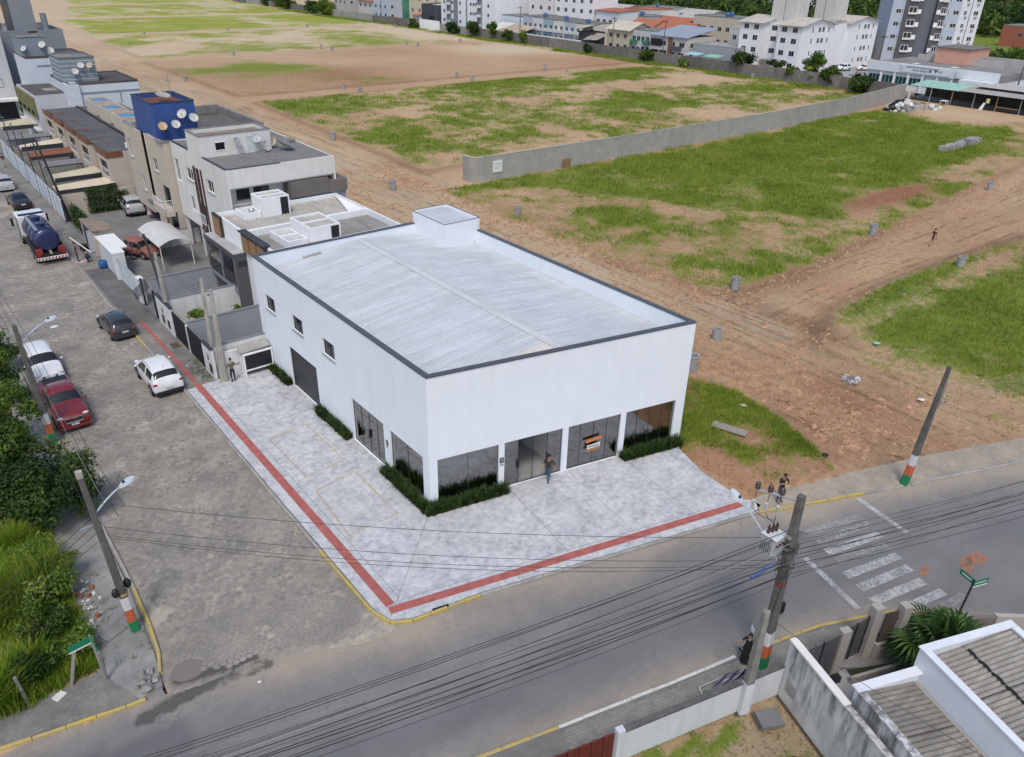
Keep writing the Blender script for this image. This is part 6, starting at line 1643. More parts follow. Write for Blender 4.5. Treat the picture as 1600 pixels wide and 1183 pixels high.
part(sh, 'bench', MB().box(147.9, 148.3, 30.5, 34.2, .75, .85), M_WOOD)
tb = thing('plastic_table', 'white plastic table standing at the shelter front', 'table', (147, 43.2, 0))
part(tb, 'table_top', MB().box(146.5, 147.6, 42.6, 43.9, .74, .8), M_WHITE)
for x, y in ((146.6, 42.7), (147.5, 42.7), (146.6, 43.8), (147.5, 43.8)): part(tb, 'leg', MB().tube((x, y, 0), (x, y, .74), .05, n=6), M_WHITE)
bn = thing('sign_stand', 'small white leaning sign with yellow plate by the shelter posts', 'sign', (147.3, 36.4, 0))
part(bn, 'stand', MB().raw([(147.2, 36.9, 0), (147.2, 36.2, 0), (147.5, 36.0, 1.3), (147.5, 36.4, 1.3)], [(0, 1, 2, 3)]), M_PAPER)
part(bn, 'plate', MB().box(147.5, 147.56, 35.4, 36.0, 1.3, 2.1), plain((.6, .55, .32), .6))
def lid(t, x, y, z): part(t, 'water_tank', MB().lathe((x, y, z), [(.65, 0), (.75, .9), (.7, 1.0), (.2, 1.25), (.01, 1.27)], 12), plain((.05, .12, .25), .5), 40)
rh = random.Random(21)
def far_house(name, label, x0, x1, y0, y1, h, col, roof='flat', wz=(1.0, 3.9), nw=2, roofm=None, dark=.2, tank=0, fr=None, group=None, cat='house', ww=1.3, gz=1.4):
 t = thing(name, label, cat, (x0, y0, 0), 0, group)
 m = wall(col, dark)
 part(t, 'wall', rect_walls(MB(), x0, x1, y0, y1, 0, h, .2), m)
 if roof == 'flat': flat_roof(t, x0, x1, y0, y1, h-.05, roofm or M_SLAB, .15, .25)
 elif roof == 'gable': gable_y(t, x0, x1, y0, y1, h+.02, h+gz, roofm or M_FIBRE, .6, endm=m)
 elif roof == 'shed':
  mb = MB().raw([(x0-.5, y0-.3, h+.05), (x1, y0-.3, h+gz), (x1, y1+.3, h+gz), (x0-.5, y1+.3, h+.05), (x0-.5, y0-.3, h-.1), (x1, y0-.3, h+gz-.15), (x1, y1+.3, h+gz-.15), (x0-.5, y1+.3, h-.1)], [(0, 1, 2, 3), (7, 6, 5, 4), (0, 4, 5, 1), (1, 5, 6, 2), (2, 6, 7, 3), (3, 7, 4, 0)])
  part(t, 'roof', mb, roofm or M_FIBRE)
 L_ = y1-y0; st = L_/nw
 for z in wz:
  for k in range(nw):
   a = y0+st*(k+.5)-ww/2
   kind = rh.random()
   if z < 1.6 and kind < .45: win_W(t, x0, a, a+ww*.8, .1, z+1.3, proud=.03, frame=fr or M_DARK, pane=M_DGLASS, sill=False, cols=1)
   else: win_W(t, x0, a, a+ww, z, z+1.2, proud=.03, frame=fr or M_ALU, pane=M_DGLASS, sill=False)
 for z in wz:
  win_S(t, y0, x0+1.5, x0+2.7, z, z+1.1, proud=.03, frame=fr or M_ALU, pane=M_DGLASS, sill=False)
 for k in range(tank): lid(t, x0+3+2*k, (y0+y1)/2, h)
 return t
h1 = far_house('house', 'cream building with green glass stair front by the charcoal hall', 158, 172, 243, 252.5, 14, (.56, .50, .38), 'flat', (4.2, 8.0), 2, cat='building')
part(h1, 'green_glazing', MB().box(157.6, 158, 252.6, 257, 0, 13), darkglass((.05, .22, .15), .1))
hall = thing('hall', 'charcoal flat-fronted hall with tall dark doorway and white roof', 'building', (157, 231.5, 0))
part(hall, 'wall', rect_walls(MB(), 157, 170, 231.5, 242.5, 0, 7.3, .2), wall((.055, .06, .075), .05))
part(hall, 'roof', MB().box(157.3, 169.7, 231.8, 242.2, 6.7, 6.9), M_WHITE)
part(hall, 'doorway', MB().box(156.9, 156.995, 234.5, 237.5, 0, 3.6), M_BLACK)
part(hall, 'gate_wall', MB().box(152, 152.2, 238, 250, 0, 2.2), M_DGREY)
far_house('house', 'pale blue-grey two-storey house left of the cream building', 157, 168, 267, 278, 8.6, (.45, .5, .56), 'flat', (1.0, 4.2), 3)
far_house('house', 'small house with orange tile roof beside the charcoal hall', 156, 161, 242.8, 247, 3.2, (.6, .58, .54), 'shed', (.8,), 2, plain((.42, .17, .08), .8), gz=1.2)
fv = thing('apartment_block', 'white five-storey flats with slate grey vertical bands', 'building', (158, 199, 0))
part(fv, 'wall', rect_walls(MB(), 158, 174, 199, 231, 0, 18, .2), M_FLAT)
part(fv, 'roof', MB().box(158.3, 173.7, 199.3, 230.7, 17.4, 17.6), M_SLAB)
M_SLATE = wall((.19, .22, .26), .1)
for y0, y1 in ((224.5, 227.2), (220.5, 222.9), (206.3, 208.8), (214.9, 215.4)): part(fv, 'slate_band', MB().box(157.8, 157.995, y0, y1, 0, 18), M_SLATE)
for z in (2.2, 5.1, 8.0, 10.9):
 for y in (228.4, 223.3, 218.6, 212.2, 210.6, 209.2, 202.2): win_W(fv, 158, y, y+1.1, z, z+1.1, proud=.03, frame=M_ALU, sill=False)
 for y in (225.2, 207.0): part(fv, 'balcony', MB().box(157.0, 157.79, y-.3, y+1.6, z-.3, z+.5), M_OFFW)
far_house('building', 'pale blue-white workshop with tall dark openings behind tan canopies', 160, 174, 185, 198, 6.2, (.60, .66, .72), 'flat', (1.2,), 4, cat='building', ww=1.5)
for k, (y0, y1, m, lb) in enumerate(((188.6, 195.4, corrugated((.58, .57, .54), .1, .3, .7, 0, 'x'), 'white sheet canopy left of the tan ones at far wall'), (183, 188.4, corrugated((.42, .34, .25), .2, .6, .9, 0, 'x'), 'tan fibre sheet canopy right behind the far wall'), (176.5, 182.5, corrugated((.45, .37, .28), .2, .6, .9, 0, 'x'), 'second tan canopy before the terrace row'))):
 t = thing('canopy', lb, 'canopy', (151, y0, 0), 0, 'canopies behind the far wall')
 part(t, 'roof_sheet', ribbed(150.5, 158.5, y0, y1, lambda x, y: 2.4+.22*(x-150.5), .7, .08, 'x'), m)
 for y in (y0+.3, y1-.3): part(t, 'post', MB().tube((151, y, 0), (151, y, 2.4), .07, n=6), M_CONC)
far_house('apartment_block', 'pinkish white flats left of the taller white flats', 168, 182, 181, 193.5, 14.5, (.68, .65, .64), 'flat', (2.4, 5.3, 8.2, 11), 3, cat='building')
far_house('apartment_block', 'white flats with blue roof tank above the coloured terrace row', 168, 182, 166, 180.5, 13.5, (.72, .73, .75), 'flat', (2.4, 5.3, 8.2, 11), 4, tank=1, cat='building')
far_house('house', 'long pale grey annex with rust red strip roof', 172, 180, 155, 165.5, 9.2, (.62, .64, .66), 'shed', (5.6,), 4, plain((.36, .12, .07), .85), gz=.5)
cols = [((.38, .42, .5), 'slate blue'), ((.55, .57, .6), 'pale grey'), ((.28, .40, .46), 'teal'), ((.62, .6, .56), 'off-white'), ((.42, .47, .52), 'steel blue'), ((.6, .58, .5), 'ivory')]
for k, (cc, nm) in enumerate(cols):
 y1 = 183.6-4.9*k
 t = far_house('terraced_house', '%s narrow two-storey terraced house in the far coloured row' % nm, 157.5, 168, y1-4.85, y1, 6.9-.12*k, cc, 'flat', (.9, 3.8), 2, tank=k % 2, ww=1.1, group='coloured terraced houses')
 part(t, 'balcony', MB().box(156.6, 157.49, y1-4.5, y1-.4, 3.1, 3.9), wall((.6, .6, .58), .2))
for k in range(9):
 t = thing('fence', 'white panel fence, number %d from the left along the far terrace' % (k+1), 'fence', (153, 182-3.8*k, 0), 0, 'white fences of the far terrace')
 t['label'] = 'white panel fence of the far terrace, %s' % ('leftmost', 'second from left', 'third from left', 'fourth from left', 'middle of nine', 'fourth from right', 'third from right', 'second from right', 'rightmost')[k]
 part(t, 'panel', MB().box(152.9, 153, 182.0-3.8*k, 185.6-3.8*k, 0, 2.3), M_WHITE)
 part(t, 'post', MB().box(152.85, 153.05, 181.85-3.8*k, 181.99-3.8*k, 0, 2.45), M_ALU)
sd = thing('shed', 'dark open shed with bright metal lean-to roof beside the tan house', 'shed', (155, 148.5, 0))
part(sd, 'wall', MB().box(155.2, 160, 149, 155, 0, 4.6), plain((.04, .042, .048), .8))
part(sd, 'roof', MB().raw([(154.5, 148.6, 6.4), (160, 148.6, 6.9), (160, 155.4, 5.2), (154.5, 155.4, 4.9)], [(0, 1, 2, 3)]), corrugated((.5, .52, .54), .1, .3, .5, 0, 'x'))
part(sd, 'low_wall', MB().box(153.2, 153.4, 146, 151.5, 0, 2.2), M_DGREY)
h2 = far_house('house', 'tan gabled two-storey house with big cream roof and carport', 156.5, 166, 136, 144.5, 6.0, (.52, .45, .34), 'gable', (.9, 3.8), 3, corrugated((.55, .50, .40), .15, .5, .9, 0, 'x'), gz=1.9)
part(h2, 'carport_roof', MB().raw([(152, 144.2, 3.0), (157, 144.2, 4.4), (157, 150, 4.4), (152, 150, 2.7)], [(0, 1, 2, 3)]), corrugated((.33, .3, .25), .2, .6, .9, 0, 'x'))
h3 = far_house('house', 'grey-white duplex with green balconies and dark front gates', 157.5, 166, 127.5, 138-2.2, 6.4, (.52, .53, .53), 'flat', (.9, 3.6), 5)
for y in (129, 133.5): part(h3, 'green_balcony', MB().box(156.6, 157.49, y, y+2.2, 3.0, 3.8), darkglass((.05, .2, .13), .3))
part(h3, 'front_gate', MB().box(153.2, 153.35, 126, 136.5, 0, 2.1), M_DGREY)
M_TILE = corrugated((.40, .14, .075), .2, .35, .85, 0, 'x', 'clay_tiles')
far_house('house', 'house with wide orange tile roof behind the tan house', 168, 178, 139, 148, 5.6, (.6, .58, .54), 'gable', (3.5,), 2, M_TILE, gz=2.4)
far_house('house', 'house with orange tile roof behind the grey-white duplex', 168, 178, 126, 137, 5.6, (.55, .54, .52), 'gable', (3.5,), 2, M_TILE, gz=2.4)
h4 = far_house('house', 'modern house with blue-grey metal roofs, brown brick panel and dark balcony', 156, 168, 115, 127.5, 5.7, (.56, .53, .49), 'shed', (.8, 3.3), 4, corrugated((.30, .34, .40), .1, .3, .5, 0, 'x'), gz=2.0, ww=1.8)
part(h4, 'brick_panel', MB().box(155.85, 155.98, 119.8, 121.2, 0, 5.5), plain((.22, .1, .06), .85))
part(h4, 'dark_screen', MB().box(155.8, 155.98, 123.4, 127.2, 3.1, 4.9), M_BLACK)
part(h4, 'balcony_front', MB().box(155.0, 155.9, 116.4, 119.6, 2.6, 3.5), M_DGREY)
part(h4, 'garage_door', MB().box(155.9, 155.98, 121.6, 124, .05, 2.2).box(155.9, 155.98, 124.4, 127, .05, 2.2), M_BLACK)
h5 = far_house('terraced_row', 'low grey unfinished row with three dark doorways', 157, 166, 99.8, 113.5, 4.6, (.33, .34, .36), 'flat', (.3,), 3, concrete((.33, .33, .33), .9, .2, .5), fr=M_DARK, cat='terrace')
far_house('house', 'pale house with slanted concrete roof beams behind the grey row', 168, 176, 100, 111, 8.4, (.48, .47, .45), 'flat', (5.4,), 3, concrete((.45, .45, .45), .9, .2, .5))
for y, m, lb in ((107.5, plain((.34, .55, .62), .5), 'pale blue awning by the low grey row'), (101.5, plain((.25, .52, .33), .5), 'pale green awning at the right end of low grey row')):
 t = thing('awning', lb, 'awning', (152.5, y, 0), 0, 'awnings by the low grey row')
 part(t, 'canvas', MB().raw([(151.5, y, 2.5), (154.5, y, 2.9), (154.5, y+4.3, 2.9), (151.5, y+4.3, 2.5)], [(0, 1, 2, 3)]), m)
 part(t, 'pole', MB().tube((152, y+.3, 0), (152, y+.3, 2.5), .06, n=6), M_STEEL); part(t, 'pole', MB().tube((152, y+4, 0), (152, y+4, 2.5), .06, n=6), M_STEEL)
far_house('apartment_block', 'long beige block with rooftop tanks behind the orange roofs', 186, 196, 118, 138, 9.2, (.50, .46, .37), 'flat', (2.0, 5.4), 7, tank=2, cat='building')
far_house('house', 'yellowish beige blank-walled house right of the long beige block', 184, 192, 106, 117, 9.0, (.58, .54, .42), 'flat', (5.0,), 1, tank=1)
far_house('house', 'pale block squeezed between white flats and apartment tower', 206, 214, 96, 103, 8, (.5, .45, .38), 'flat', (2.0, 5.2), 2)
rp_ = [(.5, .5, .48), (.42, .41, .39), (.55, .53, .47), (.38, .37, .36), (.6, .59, .56), (.48, .44, .37)]
spots = [(186, 141, 9, 12, 6.5), (186, 156, 9, 11, 7.5), (188, 170, 10, 12, 8), (200, 150, 10, 14, 7), (200, 168, 12, 12, 8.5), (190, 186, 12, 14, 9), (205, 186, 12, 16, 7.5), (188, 204, 14, 12, 8), (190, 220, 12, 14, 9), (182, 238, 12, 14, 8), (178, 258, 12, 12, 7), (176, 276, 14, 12, 7.5), (160, 284, 12, 12, 6), (158, 302, 12, 12, 6.5), (176, 296, 12, 14, 8), (200, 128, 10, 12, 7), (204, 112, 10, 10, 7), (214, 136, 10, 12, 6.5), (218, 158, 12, 14, 7), (222, 180, 12, 14, 8), (206, 208, 14, 14, 7)]
where = ['behind the orange roofs', 'behind the tan house shed', 'behind the coloured terraces', 'two rows behind the orange roofs', 'two rows behind the terraces', 'behind the white flats', 'far behind the white flats', 'behind the blue-white workshop', 'behind the five-storey flats', 'behind the charcoal hall', 'behind the cream building', 'behind the pale blue-grey house', 'at the far left end of the street', 'furthest left along the wall', 'second row at the far left', 'behind the long beige block', 'beside the yellowish blank house', 'in the row below the wooded hill', 'below the wooded hill, middle', 'below the wooded hill, left', 'far behind the five-storey flats']
names = ['water tank on its roof', 'flat grey roof', 'weathered parapet', 'bare concrete roof', 'pale upper storey', 'stained side wall']
for k, (x, y, w, l, h_) in enumerate(spots):
 far_house('house', 'far house with %s, %s' % (names[k % 6], where[k]), x, x+w, y, y+l, h_, rp_[k % 6], 'flat' if k % 3 else 'gable', (h_-2.4,), 3, None if k % 4 else M_TILE, tank=(k % 2), group='houses behind the far street')
 if k % 5 == 2: dish((x+2, y+2, h_), RAD(200), .7, 'white dish on the far rooftop %s' % where[k], wallmount=False)
far_house('factory', 'long grey-white works building half hidden by the far trees', 330, 350, 190, 222, 13, (.55, .56, .58), 'flat', (7.6,), 9, cat='building', ww=2)
far_house('house', 'red brick hut with grey roof at the right picture edge', 292, 304, 80, 92, 6.5, (.34, .11, .07), 'flat', (3.2,), 1)
struct('side_road', MB().raw([(178, 20, .06), (186, 16, .06), (300, 62, .06), (292, 68, .06)], [(0, 1, 2, 3)]), concrete((.42, .41, .39), .9, .15))
struct('forecourt', MB().raw([(150, 20, .03), (178, 10, .03), (178, 66, .03), (150, 50, .03)], [(0, 1, 2, 3)]), concrete((.36, .35, .33), .9, .15))
struct('far_street', MB().raw([(148.5, 52, .03), (157, 52, .03), (157, 300, .03), (148.5, 300, .03)], [(0, 1, 2, 3)]), concrete((.2, .2, .195), .9, .2))
struct('side_street', MB().raw([(157, 62, .035), (215, 62, .035), (215, 84, .035), (157, 84, .035)], [(0, 1, 2, 3)]), concrete((.34, .33, .32), .9, .2))
M_TYRE = plain((.016, .016, .017), .85, 0, .15, 9, 'tyre_rubber')
M_RIM = plain((.36, .37, .38), .35, .6, .1, 9, 'alloy')
M_HEADL = plain((.62, .64, .66), .15, 0, .1, 9, 'headlamp_lens'); M_TAIL = plain((.30, .012, .015), .2, 0, .1, 9, 'tail_lamp_lens')
M_PLATE = plain((.55, .57, .58), .5, 0, .05, 9, 'number_plate')
M_CARGL = darkglass((.012, .015, .018), .05, 'car_glass')
def wheel_me():
 w = MB().lathe((0, 0, 0), [(.20, -.10), (.29, -.105), (.325, -.08), (.335, 0), (.325, .08), (.29, .105), (.20, .10)], 18, (1, 0, 0))
 r = MB().lathe((0, 0, 0), [(.01, .085), (.07, .09), (.19, .07), (.205, .098)], 14, (1, 0, 0)).lathe((0, 0, 0), [(.205, -.098), (.19, -.07), (.07, -.09), (.01, -.085)], 14, (1, 0, 0))
 for k in range(5):
  a = k*2*math.pi/5
  r.obox((0, 0), (1, 0), .09, .02, -.001, .001)
 return w.mesh('tyre'), r.mesh('rim')
WTY, WRI = wheel_me()
for me_ in (WTY, WRI): me_.shade_smooth()
def wheel(t, x, y, r=.335):
 s = r/.335
 w = inst(WTY, 'wheel', M_TYRE, t, (x, y, r), 0, scale=(s, s, s))
 inst(WRI, 'rim', M_RIM, w)
CARST = {
'suv': [(-2.2, .78, .42, .72, .74, .78, .68), (-2.14, .86, .30, .96, .80, 1.01, .72), (-2.0, .90, .27, 1.05, .84, 1.25, .70), (-1.72, .915, .26, 1.07, .865, 1.59, .66), (-1.0, .92, .25, 1.04, .875, 1.68, .68), (-.62, .92, .25, 1.03, .875, 1.69, .685), (-.54, .92, .25, 1.03, .875, 1.69, .685), (.1, .92, .25, 1.01, .87, 1.67, .68), (.42, .92, .25, 1.0, .87, 1.61, .665), (1.12, .915, .25, .99, .86, 1.09, .73), (1.34, .905, .25, .97, .84, 1.04, .72), (1.8, .88, .26, .89, .80, .96, .66), (2.1, .82, .30, .75, .72, .83, .60), (2.2, .70, .40, .60, .60, .66, .5)],
'sedan': [(-2.2, .74, .42, .70, .68, .76, .60), (-2.12, .81, .30, .88, .75, .93, .66), (-1.6, .845, .26, .94, .79, .99, .69), (-1.4, .85, .25, .95, .80, 1.02, .70), (-.85, .855, .25, .95, .81, 1.37, .61), (-.30, .855, .25, .94, .81, 1.44, .625), (-.22, .855, .25, .94, .81, 1.44, .625), (.15, .855, .25, .93, .81, 1.43, .62), (.48, .855, .25, .92, .81, 1.37, .61), (1.18, .85, .25, .91, .80, .98, .69), (1.4, .84, .25, .89, .78, .95, .68), (1.85, .82, .26, .81, .75, .87, .62), (2.1, .76, .30, .70, .68, .76, .56), (2.2, .66, .40, .56, .56, .62, .46)],
'pickup': [(-2.65, .84, .42, 1.00, .82, 1.08, .76), (-2.6, .90, .36, 1.06, .86, 1.12, .78), (-1.1, .92, .36, 1.06, .88, 1.12, .80), (-.98, .92, .34, 1.07, .88, 1.14, .80), (-.86, .925, .33, 1.08, .88, 1.72, .70), (-.05, .925, .32, 1.08, .88, 1.80, .70), (.03, .925, .32, 1.08, .88, 1.80, .70), (.4, .925, .32, 1.07, .88, 1.79, .70), (.66, .925, .32, 1.07, .88, 1.73, .69), (1.28, .92, .32, 1.07, .87, 1.20, .76), (1.5, .92, .32, 1.06, .86, 1.17, .74), (2.2, .91, .33, 1.02, .84, 1.10, .70), (2.55, .87, .36, .90, .80, .98, .66), (2.65, .78, .46, .74, .70, .82, .58)]}
CARGLS = {'suv': ((3, 5), (6, 9), 9, (2, 3)), 'sedan': ((4, 5), (6, 9), 9, (3, 4)), 'pickup': ((4, 5), (6, 9), 9, (3, 4))}
def car(name, label, loc, rz_, kind, paint, group=None, rails=False):
 t = thing(name, label, 'car' if kind != 'pickup' else 'pickup truck', loc, rz_, group, world=False)
 base = {'hatch': 'suv', 'wagon': 'suv'}.get(kind, kind)
 sl, sw_, sh = {'hatch': (.89, .91, .875), 'wagon': (.93, .93, .885)}.get(kind, (1, 1, 1))
 st = [(y*sl, hw*sw_, zl*sh, zb*sh, hb*sw_, zt*sh, ht*sw_) for y, hw, zl, zb, hb, zt, ht in CARST[base]]
 (ra, rb), (fa, fb), ws, rw = CARGLS[base]
 vs, fs, mi = [], [], []
 NP = 13
 for y, hw, zl, zb, hb, zt, ht in st:
  h_ = [(hw*.84, zl), (hw*.98, zl+.07), (hw, zl+(zb-zl)*.55), (hb, zb), (ht, zt-.05), (ht*.72, zt)]
  ring = [(x, y, z) for x, z in h_]+[(0, y, zt+.025)]+[(-x, y, z) for x, z in reversed(h_)]
  vs += ring
 for i in range(len(st)-1):
  for j in range(NP):
   a, b_ = i*NP+j, i*NP+(j+1) % NP
   fs.append((a, b_, b_+NP, a+NP)); m = 0
   if j in (3, 8) and (ra <= i < rb or fa <= i < fb): m = 2 if j == 3 else 3
   if 4 <= j <= 7 and i == ws-1: m = 1
   if 4 <= j <= 7 and rw[0] <= i < rw[1]: m = 4
   mi.append(m)
 fs.append(tuple(range(NP-1, -1, -1))); mi.append(0)
 fs.append(tuple(range((len(st)-1)*NP, len(st)*NP))); mi.append(0)
 me = bpy.data.meshes.new('c'); me.from_pydata(vs, [], fs)
 for k in range(5): me.materials.append(paint if k == 0 else M_CARGL)
 me.polygons.foreach_set('material_index', mi)
 ob = bpy.data.objects.new('c', me); COL.objects.link(ob)
 ob.modifiers.new('s', 'SUBSURF').levels = 2
 dg = bpy.context.evaluated_depsgraph_get(); dg.update()
 ev = bpy.data.meshes.new_from_object(ob.evaluated_get(dg)); bpy.data.objects.remove(ob)
 V = [tuple(v.co) for v in ev.vertices]
 for k, nm in enumerate(('body', 'windscreen', 'side_window', 'side_window', 'rear_window')):
  ff = [tuple(p.vertices) for p in ev.polygons if p.material_index == k]
  if not ff: continue
  us = sorted({v for f in ff for v in f}); rm = {v: i for i, v in enumerate(us)}
  q = MB().raw([V[v] for v in us], [tuple(rm[v] for v in f) for f in ff])
  part(t, nm, q, paint if k == 0 else M_CARGL, True)
 bpy.data.meshes.remove(ev); bpy.data.meshes.remove(me)
 r, f = st[0][0], st[-1][0]; hw = st[4][1]; zb = st[4][3]; zr = max(s_[5] for s_ in st); ybase = st[ws][0]; hr = st[5][6]
 part(t, 'underbody', MB().box(-hw*.86, hw*.86, r+.15, f-.15, .17, .40), M_RUBBER)
 big = kind in ('suv', 'pickup'); R0 = .37 if big else .325
 wy = (f-.86*sl if kind != 'pickup' else f-.95, r+.80*sl if kind != 'pickup' else r+1.15)
 for sgn in (-1, 1):
  part(t, 'mirror', MB().blob((sgn*(hw+.09), ybase-.30, zb+.05), .10, .05, .07, 8, 5), paint, True)
  for y in wy:
   wheel(t, sgn*(hw-.09), y, R0)
   part(t, 'wheel_arch', MB().lathe((sgn*(hw-.012), y, R0), [(R0+.01, 0), (R0+.075, 0), (R0+.06, .022), (R0+.01, .022)], 18, (1, 0, 0)), M_RUBBER)
  part(t, 'headlight', MB().blob((sgn*hw*.70, f-.15, zb-.24 if kind != 'pickup' else zb-.13), .17, .11, .07, 8, 5), M_HEADL, True)
  part(t, 'tail_light', MB().blob((sgn*hw*.80, r+.10, zb-.12 if kind != 'pickup' else zb-.2), .16, .10, .075 if kind != 'pickup' else .15, 8, 5), M_TAIL, True)
 def bump(y0, s_, z0, z1): return MB().loft([[(-hw*.80, y0, z), (hw*.80, y0, z), (hw*.96, y0-s_*.30, z), (-hw*.96, y0-s_*.30, z)][::s_] for z in (z0, z1)])
 part(t, 'rear_bumper', bump(r-.03, -1, .26, .46), M_RUBBER if big else paint)
 part(t, 'front_bumper', bump(f+.03, 1, .27, .44), M_RUBBER if kind == 'suv' else paint)
 part(t, 'number_plate', MB().box(-.2, .2, r-.05, r-.03, .60, .72), M_PLATE)
 part(t, 'number_plate', MB().box(-.2, .2, f+.03, f+.05, .46, .57), M_PLATE)
 zg = st[-1][5]; part(t, 'grille', MB().loft([[(-hw*.40, f+.012, zg-.16), (hw*.40, f+.012, zg-.16), (hw*.40, f-.1, zg-.16), (-hw*.40, f-.1, zg-.16)], [(-hw*.46, f-.035, zg+.06), (hw*.46, f-.035, zg+.06), (hw*.46, f-.15, zg+.06), (-hw*.46, f-.15, zg+.06)]]), M_BLACK)
 if kind == 'pickup':
  part(t, 'load_bed', MB().box(-hw*.74, hw*.74, r+.16, st[2][0]-.02, st[2][5]-.02, st[2][5]+.035), M_BLACK)
  part(t, 'grille_surround', MB().path([(-hw*.42, f+.03, zg-.18), (-hw*.50, f-.01, zg+.07), (hw*.50, f-.01, zg+.07), (hw*.42, f+.03, zg-.18), (-hw*.42, f+.03, zg-.18)], .028, 5), M_RIM)
 if rails:
  for s_ in (-1, 1): part(t, 'roof_rail', MB().path([(s_*hr*.93, st[4][0]-.2, zr-.03), (s_*hr*.95, st[4][0], zr+.03), (s_*hr*.95, .1, zr+.03), (s_*hr*.93, .3, zr-.04)], .02, 5), M_STEEL)
 part(t, 'aerial', MB().tube((0, st[3][0]+.25, zr-.02), (0, st[3][0]+.12, zr+.12), .012, n=4), M_BLACK)
 return t
P_WHITE = carpaint((.74, .75, .76), 'white_car_paint'); P_RED = carpaint((.20, .018, .022), 'red_car_paint'); P_GRAPH = carpaint((.035, .037, .042), 'graphite_car_paint')
P_SILV = carpaint((.40, .41, .42), 'silver_car_paint'); P_BLK = carpaint((.014, .014, .016), 'black_car_paint'); P_PINK = plain((.26, .105, .09), .75, 0, .3, 2.5, 'faded_red_paint')
ZS = -.115
car('parked_car', 'white SUV seen from behind, parked at the right kerb by the forecourt', (-6.38, 20.75, ZS), RAD(0), 'suv', P_WHITE, rails=True)
car('parked_car', 'dark graphite hatchback seen from behind at the right kerb', (-6.42, 30.0, ZS), RAD(3), 'hatch', P_GRAPH)
car('pickup_truck', 'metallic red double-cab pickup facing the camera at the left kerb', (-11.75, 20.35, ZS), RAD(180), 'pickup', P_RED)
car('parked_car', 'white SUV facing the camera right behind the red pickup', (-11.72, 26.25, ZS), RAD(181), 'suv', P_WHITE, rails=True)
car('parked_car', 'black sedan parked beyond the tank truck at the right kerb', (-6.1, 67.2, ZS), RAD(2), 'sedan', P_BLK)
car('parked_car', 'silver hatchback at the left picture edge, furthest up the street', (-6.15, 75.6, ZS), RAD(0), 'wagon', P_SILV)
car('parked_car', 'silver SUV parked in the yard under the beige apartment house', (2.55, 58.4, .0), RAD(-4), 'suv', P_SILV)
car('parked_car', 'faded pinkish red old car in the yard beside the gate shelter', (-.55, 44.7, .0), RAD(205), 'hatch', P_PINK)
car('parked_car', 'white car parked between the white flats and the clinic', (183.5, 80.0, .05), RAD(60), 'wagon', P_WHITE)
car('parked_car', 'white car at the foot of white flats, partly behind trees', (177.8, 82.6, .05), RAD(80), 'suv', P_WHITE)
car('parked_car', 'dark car under the carport of the tan house', (154.3, 146.6, .05), RAD(90), 'wagon', P_BLK)
tk = thing('tank_truck', 'dark blue vacuum tank truck with white cab at the right kerb', 'truck', (-7.0, 50.9, ZS), RAD(0), world=False)
P_BLUE = carpaint((.012, .02, .085), 'blue_truck_paint', .35)
def rr_box(x0, x1, y0, y1, z0, z1, c=.08):
 rings = []
 for z, k in ((z0, c), (z0+c, 0), (z1-c, 0), (z1, c)):
  rings.append([(x0+k, y0+k, z), (x1-k, y0+k, z), (x1-k, y1-k, z), (x0+k, y1-k, z)])
 return MB().loft(rings)
part(tk, 'cab', rr_box(-1.12, 1.12, 2.15, 4.0, .65, 2.75, .14), P_WHITE, 40)
part(tk, 'windscreen', MB().quad((1.0, 4.012, 1.6), (-1.0, 4.012, 1.6), (-.95, 3.95, 2.5), (.95, 3.95, 2.5)), M_CARGL)
for s_ in (-1, 1):
 part(tk, 'side_window', MB().box(s_*1.125, s_*1.135, 2.7, 3.6, 1.65, 2.4), M_CARGL)
 part(tk, 'mirror', MB().box(s_*1.3, s_*1.5, 3.85, 3.98, 1.5, 2.2), M_BLACK)
 part(tk, 'door', MB().box(s_*1.128, s_*1.14, 2.5, 3.7, .8, 1.6), P_BLUE)
part(tk, 'roof_edge', MB().box(-1.0, 1.0, 2.2, 2.45, 2.76, 2.86), P_BLUE)
part(tk, 'chassis', MB().box(-.9, .9, -3.9, 3.6, .62, .92), M_BLACK)
prof = [(.02, -.22), (.5, -.17), (.85, -.06), (.98, .08), (.98, 5.0), (.85, 5.14), (.5, 5.25), (.02, 5.3)]
part(tk, 'tank', MB().lathe((0, -3.25, 1.85), prof, 22, (0, 1, 0)), P_BLUE, 50)
for y in (-2.8, -1.4, .0, 1.4): part(tk, 'tank_band', MB().lathe((0, y, 1.85), [(.99, 0), (1.03, 0), (1.03, .09), (.99, .09)], 22, (0, 1, 0)), P_BLUE)
for y in (-1.9, .3): part(tk, 'manhole', MB().lathe((0, y, 2.75), [(.36, 0), (.36, .22), (.40, .22), (.40, .28), (.05, .34), (.01, .34)], 14), P_BLUE, 40)
part(tk, 'walkway', MB().box(-.62, -.40, -2.9, 1.9, 2.72, 2.76), M_STEEL)
for s_ in (-1, 1):
 part(tk, 'side_hose', MB().path([(s_*1.08, -2.9, 1.15), (s_*1.15, -1, 1.25), (s_*1.12, 1.2, 1.2)], .085, 7), M_RUBBER)
 part(tk, 'mudguard', MB().box(s_*.85, s_*1.18, -3.6, -1.2, 1.02, 1.08), M_BLACK)
 part(tk, 'tail_light', MB().box(s_*.78, s_*1.1, -3.99, -3.94, .78, .98), M_TAIL)
 for y in (-3.0, -1.75, 3.15): wheel(tk, s_*.98, y, .5)
 part(tk, 'rear_box', MB().box(s_*.6, s_*1.08, -3.9, -3.3, .95, 1.3), plain((.22, .03, .025), .5))
